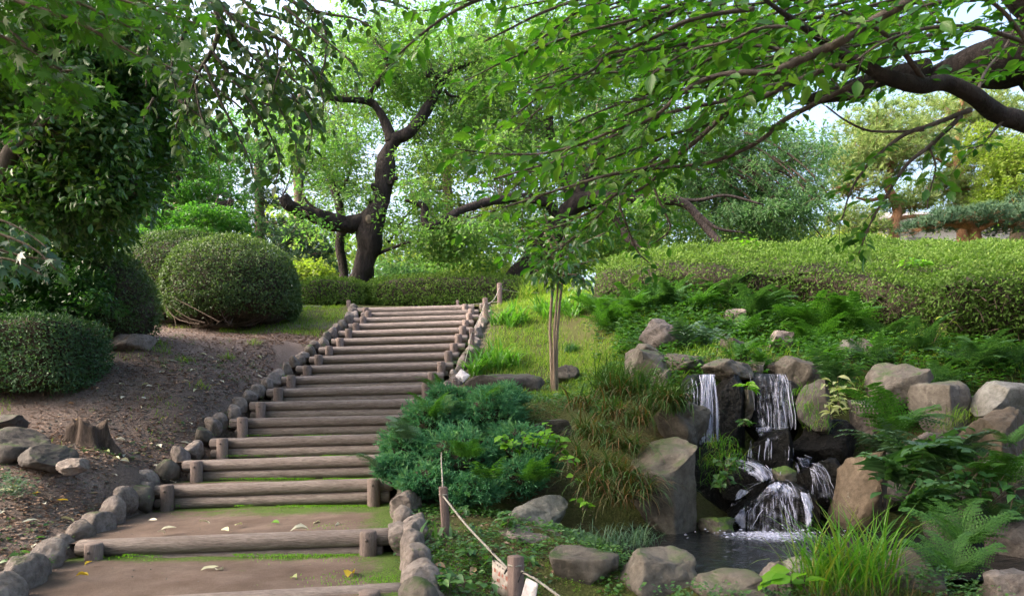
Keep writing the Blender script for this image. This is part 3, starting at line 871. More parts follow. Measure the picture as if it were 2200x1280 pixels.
wet('far', 1690, 900, 1830, 1020, 7.0, 'stone_wet', 'dark dripping rock right of the middle stream', .5, seed=149, cuts=9)

# ------------------------------------------------------------------ pond and falling water
def water_mat():
    m, t, out = new_mat('pond_water')
    tc = nd(t, 'ShaderNodeTexCoord')
    mp = nd(t, 'ShaderNodeMapping'); mp.inputs['Scale'].default_value = (1, 2.2, 1)
    t.links.new(tc.outputs['Object'], mp.inputs[0])
    n1 = nd(t, 'ShaderNodeTexNoise', i_Scale=7.0, i_Detail=4.0, i_Roughness=.55)
    t.links.new(mp.outputs[0], n1.inputs['Vector'])
    b = nd(t, 'ShaderNodeBump', i_Strength=.35, i_Distance=.05)
    t.links.new(n1.outputs['Fac'], b.inputs['Height'])
    pb = nd(t, 'ShaderNodeBsdfPrincipled', i_Roughness=.05, i_IOR=1.33)
    pb.inputs['Base Color'].default_value = (.010, .012, .014, 1)
    pb.inputs['Specular IOR Level'].default_value = .6
    t.links.new(b.outputs[0], pb.inputs['Normal'])
    t.links.new(pb.outputs[0], out.inputs[0])
    return m
M['water'] = water_mat()
def fall_mat(sheet=False):
    m, t, out = new_mat('white_veil' if sheet else 'white_water')
    pb = nd(t, 'ShaderNodeBsdfPrincipled', i_Roughness=.25)
    pb.inputs['Base Color'].default_value = (.58, .60, .80, 1)
    tr = nd(t, 'ShaderNodeBsdfTransparent')
    mx = nd(t, 'ShaderNodeMixShader')
    if sheet:                                                          # streaks along the flow; u across, v down, den how white
        au, av, ad = [nd(t, 'ShaderNodeAttribute', attribute_name=k) for k in ('u', 'v', 'den')]
        def noise(su, sv, det, off):
            cu = nd(t, 'ShaderNodeMath', operation='MULTIPLY'); t.links.new(au.outputs['Fac'], cu.inputs[0]); cu.inputs[1].default_value = su
            cv = nd(t, 'ShaderNodeMath', operation='MULTIPLY_ADD'); t.links.new(av.outputs['Fac'], cv.inputs[0]); cv.inputs[1].default_value = sv; cv.inputs[2].default_value = off
            co = nd(t, 'ShaderNodeCombineXYZ'); t.links.new(cu.outputs[0], co.inputs[0]); t.links.new(cv.outputs[0], co.inputs[1])
            n = nd(t, 'ShaderNodeTexNoise', i_Scale=1.0, i_Detail=det, i_Roughness=.6); t.links.new(co.outputs[0], n.inputs['Vector'])
            return n.outputs['Fac']
        a1 = nd(t, 'ShaderNodeMath', operation='MULTIPLY_ADD'); t.links.new(noise(110, 7, 4, 3), a1.inputs[0]); a1.inputs[1].default_value = 1.5
        t.links.new(ad.outputs['Fac'], a1.inputs[2])
        a2 = nd(t, 'ShaderNodeMath', operation='MULTIPLY_ADD'); t.links.new(noise(26, 16, 4, 9), a2.inputs[0]); a2.inputs[1].default_value = 1.0
        t.links.new(a1.outputs[0], a2.inputs[2])
        r = ramp(t, a2.outputs[0], [(.0, (0, 0, 0)), (1, (1, 1, 1))])
        mr = nd(t, 'ShaderNodeMapRange', interpolation_type='SMOOTHSTEP'); mr.inputs[1].default_value = 1.08; mr.inputs[2].default_value = 2.0
        mr.inputs[3].default_value = .0; mr.inputs[4].default_value = .92
        t.links.new(a2.outputs[0], mr.inputs[0]); t.links.new(mr.outputs[0], mx.inputs[0])
        bp = nd(t, 'ShaderNodeBump', i_Strength=.6, i_Distance=.02); t.links.new(a1.outputs[0], bp.inputs['Height']); t.links.new(bp.outputs[0], pb.inputs['Normal'])
    else:
        at = nd(t, 'ShaderNodeAttribute', attribute_name='rnd')
        mr = nd(t, 'ShaderNodeMapRange'); mr.inputs[3].default_value = .05; mr.inputs[4].default_value = .65
        t.links.new(at.outputs['Fac'], mr.inputs[0]); t.links.new(mr.outputs[0], mx.inputs[0])
    t.links.new(tr.outputs[0], mx.inputs[1]); t.links.new(pb.outputs[0], mx.inputs[2])
    t.links.new(mx.outputs[0], out.inputs[0])
    return m
M['veil'] = fall_mat(True)
M['fall'] = fall_mat()
pc = np.array([POND.mean(0)])
pp = pc + (POND - pc) * 1.06
pn = len(pp)
gx2 = np.linspace(.4, 5.3, 60); gy2 = np.linspace(4.2, 6.9, 40)
ax, ay = np.meshgrid(gx2, gy2)
keep = in_poly(ax.ravel(), ay.ravel(), pc + (POND - pc) * 1.1)
kk = (np.arange(39)[:, None] * 60 + np.arange(59)[None]).ravel()
qq = np.stack([kk, kk + 1, kk + 61, kk + 60], 1)
qq = qq[keep[qq].all(1)]
foot = P(1650, 1148, 5.85)
dd = np.hypot(ax.ravel() - foot[0], (ay.ravel() - foot[1]) * 1.3)
rip = .012 * np.sin(dd * 26) * np.exp(-dd * 1.1) + .006 * vnoise(np.stack([ax.ravel(), ay.ravel()], 1), 6, 3, 2)
tag(obj('pond_water', np.stack([ax.ravel(), ay.ravel(), WATER_Z + rip], 1), [qq], M['water'], smooth=True), kind='structure')

bv = []
for k, o in WET.items():
    me = o.data
    Vw = [o.location + v.co for v in me.vertices]
    bv.append((Vw, [tuple(p.vertices) for p in me.polygons]))
allV, allF, off = [], [], 0
for V_, F_ in bv:
    allV += V_; allF += [tuple(i + off for i in f) for f in F_]; off += len(V_)
BVH = BVHTree.FromPolygons(allV, allF)
def front_hit(x, z, y0=4.6):
    h = BVH.ray_cast(Vector((x, y0, z)), Vector((0, 1, 0)), 4.0)
    return None if h[0] is None else h[0].y

def strand(g, pts, w0, rnd, taper=True):
    """a rope of falling water: a thin flattened three-sided tube"""
    pts = np.asarray(pts)
    n = len(pts)
    t = np.linspace(0, 1, n)
    rad = w0 * (np.sin(np.clip(t * 1.0 + .05, 0, 1) * np.pi) ** .5 if taper else np.ones(n)) + .0012
    tube(g, pts, rad, 4, 0, cap=False, rnd=rnd)

def curtain(name, label, pxa, pxb, pyt, pyb, D0, n, w, arc, spread=0.0, clump=None, r=None, gap=.0, topj=6):
    """a sheet of water leaving the lip at pyt and landing near pyb"""
    r = r or np.random.default_rng(int(pxa))
    g = Geo()
    for _ in range(n):
        u = r.random()
        if clump is not None and r.random() < .75:
            u = np.clip(clump[r.integers(len(clump))] + r.normal() * .05, 0, 1)
        px = pxa + (pxb - pxa) * u
        a = P(px, pyt + r.normal() * topj * .3, D0 + r.uniform(-.03, .05))
        ta = r.uniform(0, .55) if r.random() < gap else 0.0
        tb = 1.0 if r.random() < .6 else r.uniform(.45, 1.0)
        zb = P(px, pyb, D0 - arc)[2]
        tt = np.linspace(ta, max(tb, ta + .2), 9)
        fallz = a[2] - (a[2] - zb) * tt
        x = a[0] + spread * (u - .5) * tt + .006 * np.sin(tt * 9 + r.uniform(0, 6)) 
        y = a[1] + .06 - (arc + .06) * np.sqrt(tt) + r.normal() * .012
        strand(g, np.stack([x, y, fallz], 1), w * r.uniform(.4, 1.3), r.random() ** 1.3)
    o = g.build(name, M['fall'])
    tag(o, label, 'waterfall', kind='structure')
    return o
curtain('water_strands', 'loose strands of the narrow white stream left of the black column', 1503, 1537, 806, 960, 6.98, 22, .004, .12)
curtain('water_strands', 'thin trickle at the far left of the waterfall', 1470, 1500, 812, 870, 7.15, 10, .003, .05, gap=.6)
curtain('water_strands', 'loose drops and strands of the ragged middle stream', 1612, 1697, 804, 922, 7.02, 20, .003, .14, clump=[.92, .85, .55, .66, .97, .4], gap=.7)
def veil(name, label, left, right, den, nu=26, nv=40, free=None, off=.016):
    """a sheet of water between two guide lines, draped on the wet rocks or falling free (free = (D at lip, forward arc))"""
    l, r2 = catmull(np.array(left, float), 12), catmull(np.array(right, float), 12)
    k = np.linspace(0, 1, nv)
    def res(p): 
        s = np.linspace(0, 1, len(p)); return np.stack([np.interp(k, s, p[:, 0]), np.interp(k, s, p[:, 1])], 1)
    l, r2 = res(l), res(r2)
    u = np.linspace(0, 1, nu)
    px = l[:, None, 0] * (1 - u) + r2[:, None, 0] * u
    py = l[:, None, 1] * (1 - u) + r2[:, None, 1] * u
    V = np.zeros((nv, nu, 3)); ok = np.ones((nv, nu), bool)
    for i in range(nv):
        for j in range(nu):
            if free is not None:
                D = free[0] + .05 - free[1] * math.sqrt(k[i]) + .012 * math.sin(j * 1.7 + i * .15) + .008 * math.sin(j * .6)
            else:
                D = 6.3; y = None
                for _ in range(3):
                    p = P(px[i, j], py[i, j], D); y = front_hit(p[0], p[2])
                    if y is None: break
                    D = y
                if y is None: ok[i, j] = False; D = 6.4
                D -= off + .006 * math.sin(j * 2.1)
            V[i, j] = P(px[i, j], py[i, j], D)
    kk = (np.arange(nv - 1)[:, None] * nu + np.arange(nu - 1)[None]).ravel()
    q = np.stack([kk, kk + 1, kk + nu + 1, kk + nu], 1)
    yy = V[..., 1].ravel()
    good = ok.ravel()[q].all(1) & (np.ptp(yy[q], axis=1) < .16)
    U, K = np.meshgrid(u, k)
    W = np.abs(V[:, -1, 0] - V[:, 0, 0]).mean()
    H = np.abs(np.diff(py[:, nu // 2])).sum() / F * 6.5 + .01
    dn = den(U, K) if callable(den) else np.full(U.shape, float(den))
    dn = dn - .7 * np.clip(1 - np.minimum(U, 1 - U) * 5, 0, 1) ** 1.5
    o = obj(name, V.reshape(-1, 3), [q[good]], M['veil'], smooth=True, attrs={'u': (U * W).ravel() + left[0][0] * .01, 'v': (K * H).ravel(), 'den': dn.ravel()})
    return tag(o, label, 'waterfall', kind='structure')
def draped(name, label, paths, n, w, jit, r, off=.012, rmin=0.0):
    """water running over the wet rocks along px/py guide lines"""
    g = Geo()
    for _ in range(n):
        path = np.array(paths[r.integers(len(paths))], float)
        c = catmull(path, 5)
        c = c + r.normal(size=(1, 2)) * jit + np.cumsum(r.normal(size=c.shape) * jit * .12, 0)
        i0 = r.integers(0, max(1, int(len(c) * .75)))
        i1 = min(len(c), i0 + r.integers(4, max(6, int(len(c) * .6))))
        pts = []
        for px, py in c[i0:i1]:
            D = 6.2
            y = None
            for _k in range(3):
                p = P(px, py, D)
                y = front_hit(p[0], p[2])
                if y is None: break
                D = y
            if y is None: continue
            pts.append(P(px, py, D - off))
        if len(pts) < 3: continue
        strand(g, pts, w * r.uniform(.4, 1.3), max(rmin, r.random() ** 1.2))
    o = g.build(name, M['fall'])
    return tag(o, label, 'waterfall', kind='structure')
veil('waterfall', 'narrow white stream falling left of the black rock column', [(1504, 804), (1500, 880), (1500, 962)], [(1538, 804), (1534, 880), (1529, 962)], lambda u, k: .42 - .15 * k, free=(6.98, .12))
veil('waterfall', 'ragged middle stream falling onto the wet ledge', [(1612, 803), (1614, 860), (1622, 922)], [(1698, 803), (1698, 860), (1697, 922)], lambda u, k: -.08 + .34 * np.clip(u - .55, 0, 1) * 2 + .1 * k, free=(7.0, .14))
veil('cascade', 'thin splash of water over the lip of the wet ledge', [(1614, 918), (1612, 946)], [(1698, 918), (1698, 946)], lambda u, k: .3 - .5 * k, nv=14)
veil('cascade', 'white slanting run from the left down to the dome rock', [(1560, 980), (1600, 983), (1634, 998), (1658, 1034)], [(1556, 1000), (1588, 1006), (1616, 1022), (1646, 1046)], lambda u, k: .22 + .3 * k)
veil('cascade', 'short white chute between the slanting run and the dome rock', [(1652, 1006), (1646, 1026), (1636, 1048)], [(1670, 1006), (1674, 1026), (1684, 1048)], .36, nv=18)
veil('cascade', 'veil of water running over the wet dome rock', [(1640, 1038), (1604, 1050), (1586, 1085), (1574, 1146)], [(1690, 1038), (1722, 1052), (1738, 1088), (1750, 1146)], lambda u, k: .24 - .9 * np.clip(k - .25, 0, .3) + .22 * np.clip(k - .86, 0, 1) * 4, nu=44)
veil('cascade', 'white run down the left flank of the dome rock', [(1588, 1050), (1576, 1080), (1566, 1148)], [(1610, 1054), (1602, 1090), (1602, 1150)], lambda u, k: .45 + .25 * k)
veil('cascade', 'white run down the right flank of the dome rock', [(1718, 1056), (1726, 1090), (1732, 1150)], [(1736, 1060), (1750, 1094), (1764, 1150)], .52)
veil('cascade', 'broken stream over the wet rock at the right', [(1704, 982), (1716, 1010), (1724, 1068)], [(1766, 986), (1786, 1018), (1798, 1068)], lambda u, k: .18 - .25 * k, nu=34)
r = np.random.default_rng(77)
dome_paths = [[(1662, 1040), (1630, 1042), (1596, 1050), (1584, 1080), (1576, 1115), (1570, 1146)],
              [(1662, 1040), (1640, 1046), (1610, 1062), (1594, 1090), (1590, 1120), (1588, 1146)],
              [(1662, 1040), (1650, 1050), (1640, 1075), (1636, 1100), (1634, 1146)],
              [(1665, 1040), (1668, 1056), (1670, 1080), (1672, 1110), (1672, 1148)],
              [(1668, 1040), (1690, 1050), (1700, 1080), (1704, 1110), (1706, 1146)],
              [(1668, 1040), (1702, 1046), (1726, 1062), (1736, 1095), (1742, 1125), (1744, 1146)],
              [(1660, 1041), (1640, 1055), (1618, 1085), (1612, 1115), (1610, 1146)]]
draped('water_strands', 'thin water sheets running down the wet dome rock', dome_paths, 60, .0026, 9, r)
draped('water_strands', 'bright white run down the left flank of the dome rock', [[(1592, 1052), (1582, 1075), (1578, 1110), (1578, 1148)], [(1600, 1050), (1588, 1085), (1586, 1120), (1590, 1148)]], 16, .005, 6, r, .03, .2)
draped('water_strands', 'white run down the right flank of the dome rock', [[(1722, 1058), (1732, 1085), (1738, 1120), (1742, 1148)], [(1726, 1062), (1740, 1100), (1752, 1120)]], 10, .005, 5, r, .03, .15)
draped('water_strands', 'white slanting run from the left down to the dome rock', [[(1562, 984), (1590, 986), (1620, 996), (1644, 1016), (1656, 1040)], [(1562, 990), (1600, 998), (1632, 1014), (1654, 1040)], [(1664, 1008), (1660, 1024), (1658, 1044)]], 24, .004, 6, r, .03, .1)
draped('water_strands', 'broken stream over the wet rock at the right', [[(1708, 984), (1722, 1000), (1730, 1030), (1734, 1064)], [(1712, 986), (1740, 996), (1756, 1030), (1760, 1066)], [(1720, 986), (1762, 1002), (1780, 1040), (1786, 1066)]], 26, .003, 8, r, .02, .05)
draped('water_strands', 'droplets running off the wet ledge rock', [[(1620, 922), (1616, 950), (1612, 990)], [(1650, 920), (1648, 950), (1646, 990)], [(1690, 922), (1692, 950), (1694, 985)], [(1625, 922), (1660, 924), (1692, 926)]], 45, .004, 5, r)
# foam where the cascade meets the pond
fxn, fyn = 60, 40
FX, FY = np.meshgrid(np.linspace(foot[0] - .62, foot[0] + .62, fxn), np.linspace(5.15, 6.02, fyn))
fr = np.hypot((FX - foot[0]) / .46, (FY - 5.86) / .36)
kk = (np.arange(fyn - 1)[:, None] * fxn + np.arange(fxn - 1)[None]).ravel()
fo = obj('foam', np.stack([FX.ravel(), FY.ravel(), WATER_Z + .016 + .012 * np.exp(-fr.ravel() * 2) + .006 * vnoise(np.stack([FX.ravel(), FY.ravel()], 1), 9, 4, 3)], 1), [np.stack([kk, kk + 1, kk + fxn + 1, kk + fxn], 1)], M['veil'], smooth=True,
         attrs={'u': FX.ravel() * .35, 'v': FY.ravel() * 3.2, 'den': (.62 - .75 * fr).ravel()})
tag(fo, 'white foam on the pond at the foot of the cascade', 'foam', kind='stuff')
g = Geo()
V0, F0 = ico(1)
for _ in range(130):
    x, d = foot[0] + r.normal() * .3, 5.86 - abs(r.normal()) * .1
    s = r.uniform(.003, .010)
    g.add(V0 * np.array([s * r.uniform(1, 2), s * r.uniform(1, 2), s * .7]) + np.array([x, d, WATER_Z + .02 + abs(r.normal()) * .03]), [F0], r.uniform(.2, 1))
tag(g.build('spray', M['fall'], smooth=True), 'droplets splashing up at the foot of the cascade', 'spray', kind='stuff')

# ------------------------------------------------------------------ rope fence
def fence_post(px, ytop, ybot, D, wd, label, tilt=0.0, turn=.5):
    a = P(px, ybot, D); b = P(px + tilt, ytop, D)
    t = thing('rope_post', label, 'post', a, 'posts of the rope fence')
    h = wd / 2
    c, s = math.cos(turn), math.sin(turn)
    bv_ = h * .93
    ring = []
    for (z, k) in ((-.18, 1.0), (.985, 1.0), (1.0, .78)):
        q_ = a + (b - a) * z
        sq = np.array([(-h, -bv_), (-bv_, -h), (bv_, -h), (h, -bv_), (h, bv_), (bv_, h), (-bv_, h), (-h, bv_)]) * k
        sq = sq @ np.array([[c, s], [-s, c]])
        ring.append(np.column_stack([q_[0] + sq[:, 0], q_[1] + sq[:, 1], np.full(8, q_[2])]))
    V = np.concatenate(ring)
    k = np.arange(8); k2 = (k + 1) % 8
    F_ = np.concatenate([np.stack([r0 * 8 + k, r0 * 8 + k2, r0 * 8 + 8 + k2, r0 * 8 + 8 + k], 1) for r0 in range(2)])
    capf = np.array([[16, 17, 18, 19], [16, 19, 20, 23], [20, 21, 22, 23]])
    obj('shaft', V, [F_, capf], M['fence_wood'], t)
    # the rope's hole plug, a small ring on the side of the shaft
    g = Geo()
    m_ = a + (b - a) * .86
    an = np.linspace(0, 2 * np.pi, 9)
    tube(g, np.stack([m_[0] + (h * 1.0) * np.cos(an) * 1.12, m_[1] + h * 1.12 * np.sin(an), np.full(9, m_[2])], 1), .006, 5, cap=False)
    g.build('rope_knot', M['rope'], t)
    return a, b
fence_post(1108, 1193, 1330, 3.95, .072, 'nearest brown rope post with the hanging notice beside it', 0, .55)
fence_post(959, 1045, 1160, 5.0, .056, 'brown rope post leaning slightly, in front of the blue juniper', -7, .3)
fence_post(977, 812, 845, 9.1, .065, 'short dark rope post peeking out above the juniper', 0, .3)
fence_post(1014, 705, 775, 10.9, .075, 'dark rope post by the lily clump at the right end of the steps', 0, .2)
fence_post(1046, 640, 712, 12.6, .085, 'reddish brown rope post near the top right of the stairway', -4, .2)
fence_post(1074, 608, 660, 14.2, .09, 'farthest reddish brown rope post before the low hedge', -1, .2)
fence_post(749, 645, 668, 14.6, .08, 'short grey post left of the topmost step', 0, .1)
fence_post(983, 645, 662, 14.8, .06, 'small stub of a brown post before the low hedge behind the top step', 0, .1)

def rope(pts, label, r=.0085, sag=0.0):
    r = r * .78
    pts = np.asarray(pts, float)
    c = catmull(pts, 8)
    n = len(c)
    t = np.linspace(0, 1, n)
    c[:, 2] -= sag * 4 * t * (1 - t)
    g = Geo(); tube(g, c, r, 7)
    for s in (0, 2.1, 4.2):                                        # the lay of the three strands
        if np.linalg.norm(c[-1] - c[0]) < 1.8 and r > .0065:
            cc = catmull(c, 4)
            L = np.cumsum(np.concatenate([[0], np.linalg.norm(np.diff(cc, axis=0), axis=1)]))
            tan = norm(np.gradient(cc, axis=0)); a = norm(np.cross(tan, np.array([[0, 0, 1.0]]))); b = np.cross(tan, a)
            ph = L / .03 * 2 + s
            tube(g, cc + (a * np.cos(ph)[:, None] + b * np.sin(ph)[:, None]) * r * .55, r * .62, 5, cap=False)
    o = g.build('rope', M['rope'], loc=pts[0], smooth=True)
    return tag(o, label, 'rope', 'ropes of the fence')
rope([P(953, 1066, 4.97), P(1000, 1122, 4.6), P(1045, 1170, 4.3), P(1096, 1226, 3.96)], 'rope running down from the leaning post to the nearest post', .009, .01)
rope([P(1120, 1226, 3.92), P(1150, 1243, 3.8), P(1215, 1290, 3.6)], 'rope leaving the nearest post towards the lower right', .009, .0)
rope([P(977, 828, 9.08), P(968, 870, 8.2), P(950, 950, 6.4), P(951, 1046, 5.0)], 'rope passing over the blue juniper to the leaning post', .008, .05)
rope([P(1013, 716, 10.86), P(1003, 760, 10.3), P(990, 805, 9.4), P(978, 822, 9.1)], 'rope carrying the pale plate beside the lily clump', .009, .02)
rope([P(1042, 652, 12.55), P(1030, 680, 11.8), P(1015, 712, 10.9)], 'rope from the reddish post down to the dark post', .01, .02)
rope([P(1073, 618, 14.15), P(1062, 640, 13.4), P(1044, 656, 12.6)], 'rope between the two reddish brown posts', .011, .02)
rope([P(1075, 620, 14.2), P(1120, 626, 14.6), P(1190, 628, 15.0)], 'rope running from the farthest post along the low hedge to the right', .009, .02)
rope([P(750, 658, 14.6), P(860, 663, 14.7), P(983, 656, 14.8), P(1073, 648, 14.2)], 'rope stretched low before the hedge behind the top step', .007, .0)

def board(name, label, corners, thick, mat, rr=.12):
    """a flat plate with clipped corners: corners run tl, tr, br, bl"""
    c = np.array(corners, float)
    n = norm(np.cross(c[1] - c[0], c[3] - c[0])[None])[0]
    ring = []
    for i in range(4):
        a, b, d = c[i], c[(i - 1) % 4], c[(i + 1) % 4]
        p0, p1 = a + (b - a) * rr, a + (d - a) * rr
        mid = (p0 + p1) / 2 + (a - (p0 + p1) / 2) * .55
        ring += [p0, mid, p1]
    ring = np.array(ring)
    k = len(ring)
    V = np.concatenate([ring + n * thick / 2, ring - n * thick / 2])
    i = np.arange(k); j = (i + 1) % k
    ctr = np.array([ring.mean(0) + n * thick / 2, ring.mean(0) - n * thick / 2])
    V = np.concatenate([V, ctr])
    tf = np.concatenate([np.stack([i, j, np.full(k, 2 * k)], 1), np.stack([k + j, k + i, np.full(k, 2 * k + 1)], 1)])
    qf = np.stack([i, k + i, k + j, j], 1)
    t = thing(name, label, 'sign', c.mean(0))
    obj('plate', V, [tf, qf], M[mat], t)
    return t, c, n
# notice on the rope, partly hidden by the nearest post
cs = [P(1058, 1198, 4.22), P(1112, 1236, 4.02), P(1114, 1304, 4.02), P(1058, 1264, 4.22)]
t, c, n = board('notice', 'weathered notice with faded red lettering tied to the rope beside the nearest post', cs, .004, 'sign')
if n[1] > 0: n = -n
def on_board(u, v): return c[0] * (1 - u) * (1 - v) + c[1] * u * (1 - v) + c[2] * u * v + c[3] * (1 - u) * v + n * .0028
def print_row(name, u0, u1, v0, v1, k, mat, seed):
    """a row of brush-like characters, too worn to read, each a few strokes"""
    r = np.random.default_rng(seed); g = Geo()
    cw = (u1 - u0) / k
    for i in range(k):
        a = u0 + cw * i
        for s in range(5):
            if r.random() < .5:
                v = r.uniform(v0, v1); ua, ub = a + cw * r.uniform(.05, .3), a + cw * r.uniform(.6, .88); va = vb = v; hv = (v1 - v0) * .055; hu = 0
            else:
                ua = ub = a + cw * r.uniform(.15, .8); va, vb = v0 + (v1 - v0) * r.uniform(0, .4), v0 + (v1 - v0) * r.uniform(.6, 1); hu = cw * .07; hv = 0
            q_ = [on_board(ua - hu, va - hv), on_board(ub + hu, va - hv) if hv else on_board(ua + hu, va), on_board(ub + hu, vb + hv), on_board(ua - hu, vb + hv) if hv else on_board(ub - hu, vb)]
            g.add(np.array(q_) + n * .0003 * s, [np.array([[0, 1, 2, 3]])])
    g.build(name, M[mat], t)
print_row('lettering', .06, .95, .24, .42, 6, 'red_print', 3)
print_row('lettering', .12, .34, .48, .66, 1, 'red_print', 4)
print_row('lettering', .38, .97, .58, .72, 5, 'red_print', 5)
print_row('lettering', .60, .95, .86, .95, 3, 'black_print', 6)
print_row('lettering', .18, .7, .06, .14, 5, 'black_print', 8)
def cord(parent, pts):
    g = Geo(); tube(g, catmull(pts, 5), .0035, 5); g.build('tie_cord', M['cord'], parent)
cord(t, [P(1056, 1182, 4.2), P(1062, 1192, 4.19), P(1059, 1199, 4.2), P(1062, 1206, 4.2), P(1057, 1194, 4.22)])
cord(t, [P(1092, 1216, 4.0), P(1089, 1224, 3.99), P(1084, 1232, 3.99), P(1085, 1227, 3.99), P(1093, 1217, 3.98), P(1096, 1224, 3.98)])
cs = [P(1131, 1240, 3.80), P(1156, 1253, 3.72), P(1146, 1312, 3.74), P(1112, 1312, 3.84)]
t, c, n = board('notice', 'blank white back of a card tied to the rope right of the nearest post', cs, .004, 'paper', .1)
cord(t, [P(1113, 1250, 3.82), P(1121, 1230, 3.8), P(1130, 1229, 3.79), P(1140, 1234, 3.78), P(1146, 1236, 3.78)])
cs = [P(991, 792, 9.45), P(1010, 806, 9.3), P(995, 822, 9.25), P(978, 808, 9.4)]
t, c, n = board('notice', 'pale square plate hanging on the rope by the lily clump', cs, .006, 'paper', .1)
cord(t, [P(992, 788, 9.43), P(993, 792, 9.42), P(992, 796, 9.42)])

# ------------------------------------------------------------------ stump
def stump():
    c = on_ground(188, 935, 6.9)
    n, sides = 12, 40
    th = np.linspace(0, 2 * np.pi, sides, endpoint=False)
    lob = .16 * np.sin(th * 5 + .4) + .10 * np.sin(th * 9 + 2)
    V = []
    top = .20
    for i in range(n):
        t = i / (n - 1)
        rad = .15 + .12 * (1 - t) ** 2.2
        rr = rad * (1 + lob * (1.1 - .3 * t))
        z = -.1 + (top + .1) * t + (.05 * np.sin(th * 3) + .03 * np.sin(th * 7)) * t
        V.append(np.stack([c[0] + rr * np.cos(th) * 1.15, c[1] + rr * np.sin(th), c[2] + z], 1))
    for k, (f, dz) in enumerate([(.82, .0), (.6, -.05), (.3, -.13)]):       # the rotted hollow
        rr = .15 * f * (1 + lob * .6)
        V.append(np.stack([c[0] + rr * np.cos(th) * 1.15, c[1] + rr * np.sin(th), c[2] + top + dz + .03 * np.sin(th * 3)], 1))
    V = np.concatenate(V + [np.array([[c[0], c[1], c[2] + top - .15]])])
    m = n + 3
    k = np.arange(sides); k2 = (k + 1) % sides
    qf = np.concatenate([np.stack([i * sides + k, i * sides + k2, (i + 1) * sides + k2, (i + 1) * sides + k], 1) for i in range(m - 1)])
    tf = np.stack([(m - 1) * sides + k, (m - 1) * sides + k2, np.full(sides, len(V) - 1)], 1)
    tag(obj('tree_stump', V, [qf, tf], M['stump'], loc=c), 'rotten hollow tree stump on the bare slope left of the stairway', 'stump')
stump()

# ------------------------------------------------------------------ clipped bushes and hedges
def shell(Pf, Nf, n, L, W, depth, jit=.55, nbias=1.0, keep=None):
    """leaves in a skin on a surface: points Pf with normals Nf"""
    inward = rng.exponential(depth, n) * np.where(rng.random(n) < .035, -1.5, 1)   # a few stray shoots stand out
    pos = Pf - Nf * inward[:, None]
    if keep is not None:
        pos, Nf = pos[keep], Nf[keep]
    m = len(pos)
    nr = norm(Nf * nbias + rng.normal(size=(m, 3)) * jit + np.array([0, 0, .35]))
    dr = rng.normal(size=(m, 3)) + Nf * .8
    return pos, dr, nr, L * rng.uniform(.7, 1.25, m), W * rng.uniform(.75, 1.2, m)

